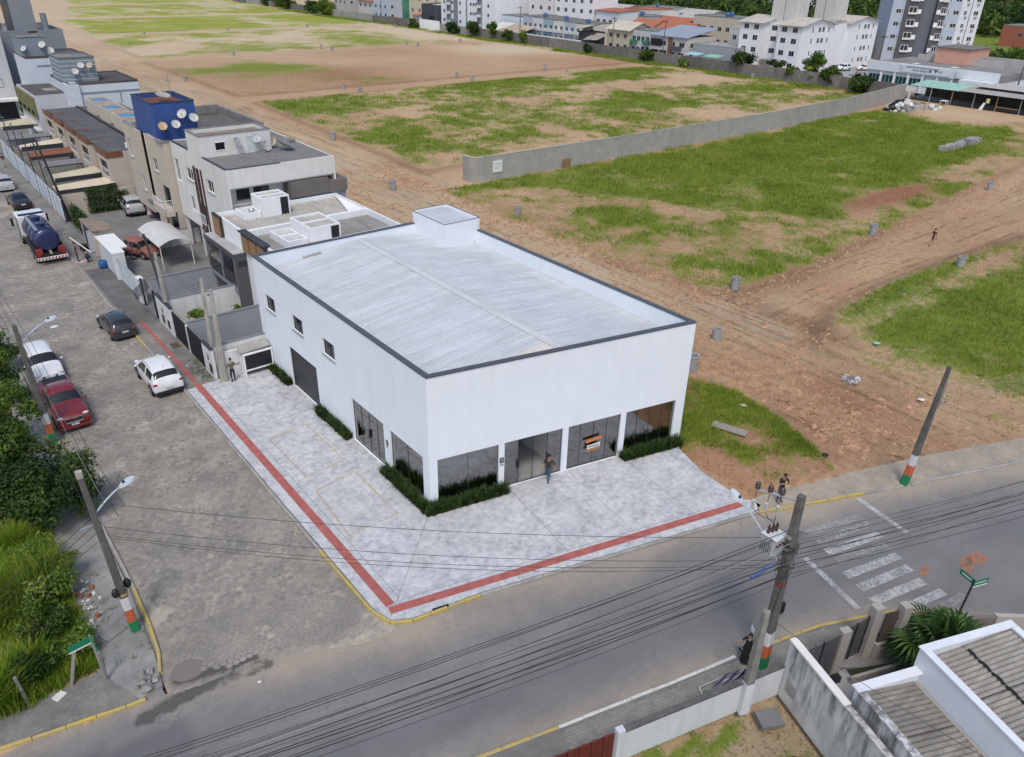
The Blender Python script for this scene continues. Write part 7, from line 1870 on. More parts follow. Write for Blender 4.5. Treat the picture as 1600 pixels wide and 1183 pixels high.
rb = part(tk, 'rear_bumper', MB().box(-1.15, 1.15, -4.1, -3.98, .45, .68), M_OFFW)
for k in range(9):
 part(rb, 'red_chevron', MB().raw([(-1.1+.25*k, -4.106, .46), (-1.0+.25*k, -4.106, .46), (-.94+.25*k, -4.106, .67), (-1.04+.25*k, -4.106, .67)], [(0, 1, 2, 3)]), M_TAIL)
part(tk, 'rear_hatch', MB().lathe((0, -3.3, 1.85), [(.75, -.19), (.75, -.26), (.1, -.33), (.01, -.33)], 18, (0, 1, 0)), P_BLUE, 40)
part(tk, 'valve', MB().tube((0, -3.5, 1.0), (0, -3.95, .95), .11, n=8), plain((.35, .3, .2), .6))
def motorbike(label, loc, rz_):
 t = thing('motorcycle', label, 'motorcycle', loc, rz_, world=False)
 for y in (-.62, .64): part(t, 'wheel', MB().lathe((0, y, .30), [(.22, -.05), (.29, -.045), (.30, 0), (.29, .045), (.22, .05)], 14, (1, 0, 0)), M_TYRE, True)
 part(t, 'frame', MB().path([(0, -.6, .32), (0, -.2, .45), (0, .25, .55), (0, .5, .9)], .05, 6), M_BLACK)
 part(t, 'fuel_tank', MB().blob((0, .15, .82), .15, .26, .13), P_BLK, True)
 part(t, 'seat', MB().blob((0, -.32, .80), .14, .36, .07), M_RUBBER, True)
 part(t, 'fork', MB().tube((0, .64, .3), (0, .46, .98), .04, n=6), M_STEEL)
 part(t, 'handlebar', MB().tube((-.36, .42, 1.02), (.36, .42, 1.02), .018, n=5), M_BLACK)
 part(t, 'headlight', MB().blob((0, .6, .88), .09, .07, .09), M_HEADL, True)
 return t
motorbike('dark motorcycle standing by the yard entrance of the beige apartment house', (4.5, 55.6, 0), .4)
motorbike('dark motorcycle parked left of the faded red car', (-2.0, 44.0, 0), 1.2)
motorbike('small motorcycle between the flats and the clinic', (183.0, 84.2, .05), .8)
M_POLE = concrete((.12, .115, .105), .95, .4, 2.5, 'pole_concrete')
M_POLEL = concrete((.36, .34, .30), .95, .25, 2.5, 'pole_concrete_pale')
M_PG = plain((.01, .20, .075), .7, 0, .15, 6, 'green_band_paint'); M_PO = plain((.50, .12, .045), .7, 0, .15, 6, 'orange_band_paint'); M_PW = plain((.58, .58, .57), .7, 0, .12, 6, 'white_band_paint')
def frustum(mb, p0, p1, w0, w1, n=4, f0=0.0, f1=1.0):
 """slightly tapered square pole piece between heights f0..f1 of the axis"""
 p0 = Vector(p0); p1 = Vector(p1)
 a = p0.lerp(p1, f0); b = p0.lerp(p1, f1); wa = w0+(w1-w0)*f0; wb = w0+(w1-w0)*f1
 c_ = .28
 def ring(p, w):
  return [(p.x+w*x, p.y+w*y, p.z) for x, y in ((-1, -1+c_), (-1+c_, -1), (1-c_, -1), (1, -1+c_), (1, 1-c_), (1-c_, 1), (-1+c_, 1), (-1, 1-c_))]
 return mb.loft([ring(a, wa), ring(b, wb)])
def pole(label, base, top, w0=.17, w1=.09, bands=True, m=None, name='utility_pole'):
 t = thing(name, label, 'utility pole', base, 0, 'utility poles along the streets')
 H = top[2]-base[2]; m = m or M_POLE
 if bands:
  hs = [(0, .62), (.62, 1.22), (1.22, 1.85)]
  for (a, b_), mm, nm in zip(hs, (M_PG, M_PO, M_PW), ('green_band', 'orange_band', 'white_band')):
   part(t, nm, frustum(MB(), base, top, w0, w1, 4, a/H, b_/H), mm)
  part(t, 'shaft', frustum(MB(), base, top, w0, w1, 4, 1.85/H, 1.0), m)
 else: part(t, 'shaft', frustum(MB(), base, top, w0, w1), m)
 return t
def lamp_arm(t, p0, p1, label=None):
 p0 = Vector(p0); p1 = Vector(p1); mid = p0.lerp(p1, .6)+Vector((0, 0, .35*(p1-p0).length*.35))
 pts = [p0]
 for k in range(1, 8):
  f = k/7; pts.append(p0*(1-f)**2+2*f*(1-f)*mid+p1*f*f)
 a = part(t, 'lamp_arm', MB().path(pts, .035, 6), plain((.52, .58, .62), .4, .3))
 d = (pts[-1]-pts[-2]).normalized(); s_ = d.cross(Vector((0, 0, 1))).normalized()
 c_ = p1+d*.28; rings = []
 for f, w, h_ in ((-.3, .05, .05), (-.15, .13, .07), (.1, .16, .075), (.28, .12, .05), (.34, .03, .02)):
  q = c_+d*f; rings.append([q-s_*w+Vector((0, 0, -.03)), q+s_*w+Vector((0, 0, -.03)), q+s_*w*.8+Vector((0, 0, h_)), q-s_*w*.8+Vector((0, 0, h_))])
 hd = part(a, 'lamp_head', MB().loft(rings), plain((.60, .66, .70), .4, .2), 50)
 part(a, 'photocell', MB().tube(c_-d*.12+Vector((0, 0, .07)), c_-d*.12+Vector((0, 0, .16)), .05, n=7), plain((.02, .04, .12), .4))
 part(a, 'lens', MB().obox((c_.x+d.x*.05, c_.y+d.y*.05), (d.x, d.y), .16, .10, c_.z-.045, c_.z-.032), plain((.5, .5, .45), .2))
def sagpts(a, b, sag, n=18):
 a = Vector(a); b = Vector(b)
 return [a.lerp(b, k/n)-Vector((0, 0, sag*4*(k/n)*(1-k/n))) for k in range(n+1)]
M_CABLE = plain((.022, .022, .024), .7, 0, .1, 2, 'cable'); M_CABLEG = plain((.20, .20, .20), .6, 0, .1, 2, 'bare_wire')
def cable(label, a, b, sag=.5, r=.012, m=None, n=18, group='cables strung between the poles'):
 pts = sagpts(a, b, sag, n); o_ = pts[0]
 return solo('overhead_cable', MB().path(pts, r, 4), m or M_CABLE, label, 'cable', tuple(o_), 0, group)
BPB, BPT = (4.72, -15.62, -.01), (4.85, -15.5, 7.95)
bp_ = pole('tall dark pole with transformer and banded foot on the near pavement', BPB, BPT, .21, .12)
def bpx(z):
 f = z/7.95; return (BPB[0]+(BPT[0]-BPB[0])*f, BPB[1]+(BPT[1]-BPB[1])*f)
ca = Vector((4.85, -15.5, 7.75)); cb = Vector((3.98, -14.3, 7.9))
part(bp_, 'crossarm', MB().path([ca, cb], .065, 4), plain((.22, .22, .22), .6, .2))
cd = (cb-ca).normalized()
for k, f in enumerate((.42, .68, .97)):
 p = ca.lerp(cb, f)
 part(bp_, 'insulator', MB().lathe((p.x, p.y, p.z+.06), [(.02, 0), (.10, .03), (.07, .08), (.11, .12), (.07, .17), (.09, .22), (.02, .28)], 10), plain((.05, .03, .025), .25))
 q = p+Vector((-.26, -.1, -.25))
 part(bp_, 'fuse_cutout', MB().tube(q, q+Vector((.1, .05, -.42)), .055, n=7), plain((.5, .52, .52), .3))
 part(bp_, 'jumper_wire', MB().path(sagpts(p, q, .1, 6), .012, 4), M_CABLE)
 part(bp_, 'jumper_wire', MB().path(sagpts(q+Vector((.1, .05, -.42)), (4.3+.12*k, -15.0, 6.75), .15, 6), .012, 4), M_CABLE)
trf = part(bp_, 'transformer', rr_box(4.04, 4.60, -15.40, -14.84, 5.6, 6.3, .05), plain((.38, .41, .41), .5, 0, .15, 3), 40)
part(trf, 'lid', rr_box(4.0, 4.64, -15.44, -14.80, 6.31, 6.39, .03), plain((.55, .58, .58), .5), 40)
for k in range(7): part(trf, 'cooling_fin', MB().box(3.90, 4.035, -15.36+.075*k, -15.345+.075*k, 5.68, 6.22), plain((.42, .46, .46), .5))
for k in range(3): part(trf, 'bushing', MB().lathe((4.14+.16*k, -15.0-.05*k, 6.40), [(.06, 0), (.045, .05), (.065, .1), (.045, .15), (.065, .2), (.04, .26), (.02, .36)], 8), plain((.05, .02, .018), .3))
for k in range(3): part(trf, 'bushing', MB().lathe((4.1+.16*k, -15.42, 6.1), [(.03, 0), (.04, .03), (.02, .1)], 6, (0, -1, .2)), plain((.05, .02, .018), .3))
part(bp_, 'bracket', MB().box(4.6, 4.75, -15.6, -15.3, 5.7, 5.8).box(4.6, 4.75, -15.6, -15.3, 6.2, 6.3), M_STEEL)
part(bp_, 'secondary_rack', MB().box(5.02, 5.12, -15.72, -15.6, 5.1, 6.5), M_STEEL)
for k in range(5): part(bp_, 'spool_insulator', MB().lathe((5.17, -15.66, 5.2+.27*k), [(.02, 0), (.06, .02), (.035, .06), (.06, .1), (.02, .12)], 8), plain((.05, .035, .03), .3))
lamp_arm(bp_, (4.6, -15.35, 5.1), (4.62, -13.55, 6.55))
part(bp_, 'junction_box', MB().box(4.98, 5.2, -15.75, -15.5, 2.6, 3.05), M_BLACK)
part(bp_, 'red_clamp', MB().lathe((*bpx(4.1), 4.1), [(.2, 0), (.21, .05), (.2, .1)], 10), plain((.28, .03, .03), .5))
mess = MB(); rm_ = random.Random(5)
for k in range(26):
 a = rm_.uniform(0, 6.28); z = rm_.uniform(4.2, 6.0); r_ = rm_.uniform(.16, .34)
 x, y = bpx(z)
 mess.path([(x+r_*math.cos(a+q*.7), y+r_*math.sin(a+q*.7), z+.12*math.sin(q*1.3+k)) for q in range(7)], .010, 4)
o = part(bp_, 'wire_tangle', mess, M_CABLE); o['kind'] = 'stuff'
solo('splice_sleeve', MB().tube((4.35, -15.3, 5.02), (3.55, -15.05, 4.72), .075, n=8), plain((.06, .13, .36), .5), 'blue cable splice sleeve hanging by the transformer pole', 'cable sleeve', (3.55, -15.05, 4.72))
P1B, P1T = (-13.45, .75, -.1), (-13.72, .95, 7.35)
p1 = pole('dark leaning pole with street lamp and banded foot at the left corner', P1B, P1T, .165, .095)
lamp_arm(p1, (-13.62, .9, 5.7), (-12.55, 1.3, 6.2))
part(p1, 'top_cap', frustum(MB(), (-13.72, .95, 7.352), (-13.72, .95, 7.6), .11, .11), M_POLEL)
part(p1, 'tan_band', MB().lathe((-13.5, .8, 1.85), [(.19, 0), (.18, .12)], 10), plain((.4, .26, .1), .8))
bags = MB().blob((-13.75, .7, 2.1), .14, .14, .22, 8, 6).blob((-13.25, .95, 2.15), .15, .14, .24, 8, 6)
part(p1, 'junction_box', bags, M_BLACK, True)
part(p1, 'crossarm', MB().box(-14.2, -13.1, .86, .94, 5.2, 5.3), M_STEEL)
p2 = pole('dark pole with banded foot beside the red pickup', (-13.05, 17.2, -.05), (-13.15, 17.3, 6.9), .18, .10)
part(p2, 'crossarm', MB().box(-13.6, -12.6, 17.2, 17.28, 6.4, 6.5), M_STEEL)
lamp_arm(p2, (-13.1, 17.25, 5.9), (-11.7, 17.9, 6.5))
p3 = pole('dark pole with banded foot on the sandy footway at right', (20.6, -13.2, 0), (20.75, -13.45, 6.95), .18, .09)
rk = part(p3, 'insulator_rack', MB().tube((20.9, -13.5, 4.6), (20.95, -13.55, 6.1), .025, n=5), M_STEEL)
for k in range(6): part(rk, 'insulator', MB().lathe((20.98, -13.56, 4.7+.26*k), [(.02, 0), (.055, .02), (.03, .06), (.055, .1), (.02, .12)], 8), plain((.42, .4, .36), .4))
def hpost(label, base, top, w0=.16, w1=.09, m=None):
 t = thing('service_post', label, 'utility pole', base, 0, 'service posts before the houses')
 part(t, 'shaft', frustum(MB(), base, top, w0, w1), m or M_POLEL)
 part(t, 'bracket', MB().tube((top[0]-.25, top[1], top[2]-.35), (top[0]+.25, top[1], top[2]-.35), .025, n=5), M_STEEL)
 part(t, 'insulator', MB().lathe((top[0]-.2, top[1], top[2]-.33), [(.02, 0), (.06, .03), (.03, .1), (.01, .12)], 8), M_DARK)
 return t
hpost('thick concrete service post next to the black poster, reaching the pavement corner', (-3.25, 18.3, 0), (-2.9, 18.85, 5.85), .2, .09)
hpost('slim concrete service post just behind the thick one', (-3.3, 19.6, 0), (-2.85, 20.6, 6.0), .13, .08)
hpost('white concrete service post at the front wall of the balconied house', (-3.45, 27.6, 0), (-3.4, 28.0, 5.6), .17, .09)
hpost('black steel service post by the barred gate', (-2.75, 30.3, 0), (-2.4, 34.4, 5.0), .09, .07, M_BLACK)
hpost('slender dark post with lamp bar rising from the ivy wall', (-3.2, 58.5, 0), (-4.1, 60.2, 7.4), .12, .08, M_BLACK)
for k, y in enumerate((65, 71, 77, 83)):
 hpost(('thin grey post beside the yellowed carport', 'thin grey post beside the grey carport', 'thin grey post beside the rust red carport', 'thin grey post before the far cream carport')[k], (-3.4, y, 0), (-3.6, y+1.2, 6.2), .07, .05, M_DARK)
for k, (x, y, h_) in enumerate(((151.5, 178, 10), (152, 119.5, 10), (152, 138, 9.5), (151, 224, 9.5), (151, 262, 9.5), (151, 243, 9), (178, 74, 9), (160, 34.5, 10), (166, 38, 9))):
 t = thing('utility_pole', ('thin pole before the coloured terrace row', 'thin pole in front of the modern house', 'thin pole before the grey-white duplex', 'thin pole at the five-storey flats', 'far thin pole left of the cream building', 'thin pole beside the charcoal hall', 'pole between clinic and white flats', 'dark pole rising before the clinic entrance', 'leaning dark pole right of the clinic')[k], 'utility pole', (x, y, 0), 0, 'poles of the far street')
 part(t, 'shaft', MB().tube((x, y, 0), (x+.2, y, h_), .17, .1, 6), M_POLE)
 part(t, 'crossarm', MB().box(x-.1, x+.3, y-.9, y+.9, h_-.6, h_-.45), M_DARK)
ORDN = ('lowest','second lowest','third lowest','fourth from the bottom','fifth from the bottom','sixth from the bottom','seventh from the bottom','eighth from the bottom','seventh from the top','sixth from the top','fifth from the top','fourth from the top','third highest','second highest','highest')
O10 = ('lowest','second lowest','third lowest','fourth lowest','fifth lowest','fifth highest','fourth highest','third highest','second highest','highest')
O6 = ('lowest','second lowest','third lowest','third highest','second highest','highest')
O5 = ('nearest the kerb','second from the kerb','middle','second from the weeds','nearest the weeds')
O5 = O5[::-1]
OL = ('lowest','second lowest','middle','second highest','highest')
WL = Vector((-34, -5.2, 0)); WR = Vector((40, -27.5, 0))
rc = random.Random(9)
for k in range(15):
 z = 4.25+.165*k+rc.uniform(-.05, .05)
 x, y = bpx(z)
 a = Vector((x-.1+rc.uniform(-.08, .08), y+rc.uniform(-.1, .15), z))
 cable('black cable crossing the asphalt to lower left, %s at the transformer pole' % ORDN[k], a, (WL.x+rc.uniform(-2, 2), WL.y+rc.uniform(-.6, .6), 5.2+.12*k+rc.uniform(-.15, .15)), rc.uniform(.35, .9), rc.choice((.010, .012, .014, .02)), M_CABLEG if k % 6 == 5 else M_CABLE, 22, 'cables over the asphalt road')
for k in range(10):
 z = 4.2+.22*k; x, y = bpx(z)
 cable('black cable over the crosswalk, %s at the transformer pole' % O10[k], (x+.12, y, z), (WR.x+rc.uniform(-2, 2), WR.y+rc.uniform(-1.2, 1.2), 6.0+.18*k), rc.uniform(.4, .9), rc.choice((.010, .013, .018)), None, 22, 'cables over the crosswalk')
for k, (z1, z2) in enumerate(((6.1, 6.2), (5.0, 5.2), (4.6, 5.0), (4.5, 4.9))):
 cable('long cable from corner pole to transformer pole, %s of four' % ('topmost', 'second highest', 'third', 'lowest')[k], (P1T[0]+.3, .95, z1), (*bpx(z2), z2), .5+.1*k, .012, None, 26, 'cables across the junction')
for k in range(5):
 cable('cable between the two left banded poles, %s' % O5[k], (-13.75+.28*k, .9, 5.25+.35*(k % 3)), (-13.5+.22*k, 17.25, 5.4+.3*(k % 3)), .35+.08*k, .011, M_CABLEG if k == 2 else None, 18, 'cables along the left street')
 cable('cable up the left street beyond the pickup pole, %s' % O5[k], (-13.5+.22*k, 17.25, 5.4+.3*(k % 3)), (-13.4+.2*k, 52, 6.0+.3*(k % 3)), .6+.1*k, .011, None, 18, 'cables up the left street')
for k in range(5):
 cable('cable slanting from the corner pole into lower left weeds, %s' % OL[k], (-13.7, .85, 4.6+.35*k), (-33+.8*k, -9+.5*k, 4.2+.3*k), .5+.1*k, .013, None, 18, 'cables at lower left')
for k in range(6):
 cable('thin wire fanning right from the sandy footway pole, %s' % O6[k], (20.98, -13.56, 4.75+.26*k), (60, -27-1.2*k, 5.5+.3*k), .6, .009, M_CABLEG, 16, 'wires of the right pole')
for k in range(3):
 cable('%s service wire from the white post to the slim house post' % ('upper', 'middle', 'lower')[k], (-3.4, 28.0, 5.2-.2*k), (-2.9, 20.4, 5.4-.25*k), .3, .009, None, 10, 'service wires before the houses')
for k, (a, b_) in enumerate((((5.0, -15.6, 4.9), (2.75, -16.5, 4.7)), ((5.0, -15.6, 5.3), (2.7, -16.45, 4.3)))):
 cable('%s short service cable between the transformer pole and short concrete post' % ('upper', 'lower')[k], a, b_, .12, .011, None, 8, 'service cables of the near house')
cable('two-strand service cable running down beside the stained wall', (2.6, -16.4, 4.6), (4.6, -24.5, 3.2), .3, .012, None, 12, 'service cables of the near house')
M_SKIN = plain((.34, .19, .12), .6, 0, .06, 4, 'skin')
def cloth(col, name): return plain(col, .85, 0, .15, 7, name)
def person(label, loc, rz_, cols, pose=None, height=1.72, hair=(.015, .011, .009), dress=False, cap=None):
 """cols: top, legs, shoes. pose overrides joint positions (metres for a 1.72 m figure, +y is forward)"""
 J = dict(pel=(0, 0, .93), wai=(0, .01, 1.10), che=(0, 0, 1.30), nec=(0, .0, 1.475), hdb=(0, .015, 1.56), hdt=(0, .02, 1.66),
   shl=(-.19, 0, 1.41), ell=(-.24, -.02, 1.14), wrl=(-.25, .06, .90), hal=(-.25, .09, .82),
   shr=(.19, 0, 1.41), elr=(.24, -.02, 1.14), wrr=(.25, .06, .90), har=(.25, .09, .82),
   hil=(-.095, 0, .90), knl=(-.10, .02, .50), anl=(-.10, -.02, .09), tol=(-.11, .15, .035),
   hir=(.095, 0, .90), knr=(.10, .02, .50), anr=(.10, -.02, .09), tor=(.11, .15, .035))
 if pose: J.update(pose)
 rad = dict(pel=(.145, .105), wai=(.125, .09), che=(.155, .105), nec=(.055, .055), hdb=(.075, .088), hdt=(.078, .092),
   shl=(.062, .062), ell=(.045, .045), wrl=(.032, .03), hal=(.042, .022), hil=(.088, .09), knl=(.06, .062), anl=(.042, .045), tol=(.045, .032))
 E_ = [('pel', 'wai', 'top'), ('wai', 'che', 'top'), ('che', 'nec', 'skin'), ('nec', 'hdb', 'skin'), ('hdb', 'hdt', 'skin')]
 for s_ in 'lr':
  E_ += [('che', 'sh'+s_, 'top'), ('sh'+s_, 'el'+s_, 'top'), ('el'+s_, 'wr'+s_, 'arm'), ('wr'+s_, 'ha'+s_, 'skin'),
   ('pel', 'hi'+s_, 'legs'), ('hi'+s_, 'kn'+s_, 'legs'), ('kn'+s_, 'an'+s_, 'shin'), ('an'+s_, 'to'+s_, 'shoes')]
 for s_, sg in (('l', 1), ('r', -1)):
  w = Vector(J['wr'+s_]); h_ = Vector(J['ha'+s_]); d = (h_-w).normalized(); sd = d.cross(Vector((0, 1, .3))).normalized()*sg
  for q in range(4):
   k1, k2 = 'f%s%da' % (s_, q), 'f%s%db' % (s_, q)
   b_ = h_+sd*(.014*(q-1.5))+d*.045; J[k1] = tuple(b_); J[k2] = tuple(b_+(d*.8+Vector((0, .55, 0))).normalized()*(.045-.006*abs(q-1)))
   E_ += [('ha'+s_, k1, 'skin'), (k1, k2, 'skin')]; rad[k1] = rad[k2] = (.009, .009)
  J['t'+s_] = tuple(w.lerp(h_, .5)+sd*.05+d*.02); rad['t'+s_] = (.010, .010); E_.append(('wr'+s_, 't'+s_, 'skin'))
 ks = list(J); idx = {k: i for i, k in enumerate(ks)}
 me = bpy.data.meshes.new('sk'); S_ = height/1.72
 me.from_pydata([tuple(c*S_ for c in J[k]) for k in ks], [(idx[a], idx[b]) for a, b, _ in E_], [])
 ob = bpy.data.objects.new('sk', me); COL.objects.link(ob)
 md = ob.modifiers.new('s', 'SKIN'); md.use_smooth_shade = True; md.branch_smoothing = .4
 sv = me.skin_vertices[0].data
 for k in ks:
  r_ = rad.get(k) or rad.get(k[:-1]+'l') or (.03, .03)
  sv[idx[k]].radius = (r_[0]*S_, r_[1]*S_); sv[idx[k]].use_root = (k == 'pel')
 ob.modifiers.new('u', 'SUBSURF').levels = 1
 dg = bpy.context.evaluated_depsgraph_get(); dg.update()
 bm_ = bpy.data.meshes.new_from_object(ob.evaluated_get(dg))
 bpy.data.objects.remove(ob); bpy.data.meshes.remove(me)
 bm_.name = 'person'
 bm_.materials.clear()
 slots = ['skin', 'top', 'legs', 'shoes', 'arm', 'shin']
 mt = {'skin': M_SKIN, 'top': cols[0], 'legs': cols[1], 'shoes': cols[2], 'arm': cols[3] if len(cols) > 3 else M_SKIN, 'shin': cols[4] if len(cols) > 4 else cols[1]}
 for s_ in slots: bm_.materials.append(mt[s_])
 segs_ = [(np.array(J[a])*S_, np.array(J[b])*S_, slots.index(l)) for a, b, l in E_]
 for p in bm_.polygons:
  c_ = np.array(p.center); best = (9, 0)
  for a, b, l in segs_:
   ab = b-a; t_ = np.clip(np.dot(c_-a, ab)/max(1e-9, np.dot(ab, ab)), 0, 1); dd = np.linalg.norm(c_-a-ab*t_)
   if dd < best[0]: best = (dd, l)
  p.material_index = best[1]
 bm_.shade_smooth()
 o = bpy.data.objects.new('person', bm_); COL.objects.link(o); o.location = loc; o.rotation_euler = (0, 0, rz_)
 tag(o, label, 'person')
 hb = Vector(J['hdt'])*S_; fw_ = (Vector(J['hdt'])-Vector(J['hdb']))
 hm = MB().blob((hb.x, hb.y-.018, hb.z+.035), .088*S_, .100*S_, .088*S_, 10, 6)
 if dress: hm.blob((hb.x, hb.y-.06, hb.z-.10), .075, .05, .14, 8, 5)
 link_mesh('hair', hm.mesh('hair'), plain(cap or hair, .7, 0, .1), o, True)
 nm = MB().blob((hb.x, hb.y+.10*S_, hb.z-.035), .014, .018, .02, 6, 4)
 link_mesh('nose', nm.mesh('nose'), M_SKIN, o, True)
 eb = MB().blob((hb.x-.032, hb.y+.082*S_, hb.z-.012), .012, .01, .009, 6, 4).blob((hb.x+.032, hb.y+.082*S_, hb.z-.012), .012, .01, .009, 6, 4)
 e_ = link_mesh('eyes', eb.mesh('eyes'), M_BLACK, o, True)
 link_mesh('mouth', MB().blob((hb.x, hb.y+.084*S_, hb.z-.075), .024, .008, .007, 6, 4).mesh('mouth'), plain((.18, .06, .05), .6), o, True)
 er = MB().blob((hb.x-.088*S_, hb.y, hb.z-.02), .012, .022, .032, 6, 4).blob((hb.x+.088*S_, hb.y, hb.z-.02), .012, .022, .032, 6, 4)
 link_mesh('ears', er.mesh('ears'), M_SKIN, o, True)
 if dress:
  pv_ = J['pel']; s2 = MB()
  prof = [(.135, .32), (.15, .20), (.19, 0), (.25, -.25), (.30, -.50)]
  if dress == 'long': prof = [(.13, .34), (.15, .2), (.19, 0), (.21, -.4), (.24, -.82)]
  s2.lathe((pv_[0]*S_, pv_[1]*S_, pv_[2]*S_), [(r_*S_, z*S_) for r_, z in prof], 14)
  link_mesh('dress', s2.mesh('dress'), cols[0], o, True)
 return o
walk = dict(knl=(-.10, .16, .52), anl=(-.09, .26, .12), tol=(-.09, .42, .08), knr=(.10, .0, .50), anr=(.10, -.28, .14), tor=(.10, -.14, .06),
   elr=(.25, .08, 1.16), wrr=(.22, .22, .96), har=(.21, .27, .89), ell=(-.25, -.12, 1.15), wrl=(-.25, -.12, .90), hal=(-.25, -.11, .82))
a_door = (FD[0]*6.1+.2*FD[1], FD[1]*6.1-.55, 0.0)
person('man in dark olive shirt and blue jeans walking at the open glass shop door', a_door, RAD(112), (cloth((.03, .03, .02), 'olive_shirt'), cloth((.06, .09, .15), 'denim'), cloth((.55, .55, .55), 'white_shoes')), walk, 1.72, cap=(.012, .012, .015))
photo = dict(ell=(-.25, .12, 1.20), wrl=(-.09, .30, 1.33), hal=(-.05, .34, 1.38), elr=(.25, .12, 1.20), wrr=(.09, .30, 1.33), har=(.05, .34, 1.38), hdb=(0, .05, 1.55), hdt=(0, .085, 1.64), nec=(0, .02, 1.475),
   anl=(-.12, -.02, .09), tol=(-.15, .14, .035), knl=(-.11, .01, .5))
ph = person('man in dark T-shirt and jeans on the yellow kerb looking down into a phone', (14.0, -10.1, .02), RAD(160), (cloth((.022, .024, .022), 'dark_shirt'), cloth((.025, .04, .10), 'denim_dark'), cloth((.08, .08, .09), 'dark_shoes')), photo, 1.74)
solo('phone', MB().box(-.04, .04, -.006, .006, -.08, .08), M_BLACK, 'dark phone held by the man on the yellow kerb', 'phone', (13.88, -10.44, 1.43), RAD(160), world=False)
person('woman in long black dress standing behind the short concrete post', (4.35, -15.15, 0), RAD(80), (cloth((.008, .008, .009), 'black_dress'), cloth((.01, .01, .012), 'black_trousers'), cloth((.3, .3, .3), 'pale_shoes')), dict(elr=(.26, .12, 1.16), wrr=(.22, .34, 1.22), har=(.21, .41, 1.25)), 1.5, dress='long')
solo('paper_sheet', MB().box(-.12, .12, -.004, .004, -.15, .15), M_PAPER, 'white paper sheet held up by the woman in black', 'paper', (4.78, -14.95, 1.3), RAD(60), world=False)
person('woman in khaki top and black trousers facing the rear fence of the forecourt', (-2.8, 17.85, 0), RAD(10), (cloth((.14, .13, .085), 'khaki_top'), cloth((.010, .010, .011), 'black_trousers'), cloth((.05, .04, .035), 'sandals')), dict(ell=(-.27, .10, 1.18), wrl=(-.14, .24, 1.06), hal=(-.08, .27, 1.05), elr=(.27, .08, 1.17), wrr=(.17, .24, 1.06), har=(.1, .27, 1.05)), 1.62)
person('man in dark clothes standing on the kerb behind the tank truck', (-5.35, 45.9, 0), RAD(265), (cloth((.04, .035, .035), 'grey_shirt'), cloth((.02, .02, .025), 'dark_trousers'), cloth((.04, .03, .03), 'shoes')), None, 1.7)
crouch = dict(pel=(0, -.12, .36), wai=(0, .0, .52), che=(0, .12, .68), nec=(0, .22, .82), hdb=(0, .27, .88), hdt=(0, .32, .96), shl=(-.19, .14, .76), ell=(-.28, .32, .56), wrl=(-.16, .5, .38), hal=(-.12, .56, .32),
   shr=(.19, .14, .76), elr=(.28, .32, .56), wrr=(.16, .5, .38), har=(.12, .56, .32), hil=(-.1, -.1, .36), knl=(-.2, .3, .48), anl=(-.15, .06, .09), tol=(-.18, .24, .035), hir=(.1, -.1, .36), knr=(.2, .3, .48), anr=(.15, .06, .09), tor=(.18, .24, .035))
person('worker in dark blue overalls crouching on the pavement over a pink sheet', (-4.55, 45.35, 0), RAD(80), (cloth((.03, .045, .075), 'overalls'), cloth((.03, .045, .075), 'overalls'), cloth((.03, .03, .03), 'boots')), crouch, 1.72)
solo('pink_sheet', MB().box(-.45, .45, -.4, .4, 0, .03), plain((.55, .40, .42), .7), 'pale pink board lying on pavement by the crouching worker', 'board', (-5.0, 45.9, .0), .3, world=False)
person('woman in pink dress standing beside the silver SUV in the yard', (3.3, 55.0, 0), RAD(190), (cloth((.45, .33, .40), 'pink_dress'), M_SKIN, cloth((.1, .08, .07), 'sandals'), M_SKIN, M_SKIN), None, 1.66, dress=True)
person('distant walker in dark red clothes on the dirt cross road', (60.4, 4.35, .05), RAD(60), (cloth((.10, .015, .03), 'dark_red_top'), cloth((.09, .02, .04), 'dark_red_skirt'), cloth((.2, .14, .1), 'sandals'), M_SKIN, M_SKIN), walk, 1.6)
person('small figure in dark clothes on the far pavement by the panel fence', (-4.55, 85.4, 0), RAD(180), (cloth((.02, .02, .022), 'dark_top'), cloth((.35, .33, .33), 'pale_trousers'), cloth((.02, .02, .02), 'shoes')), None, 1.65)
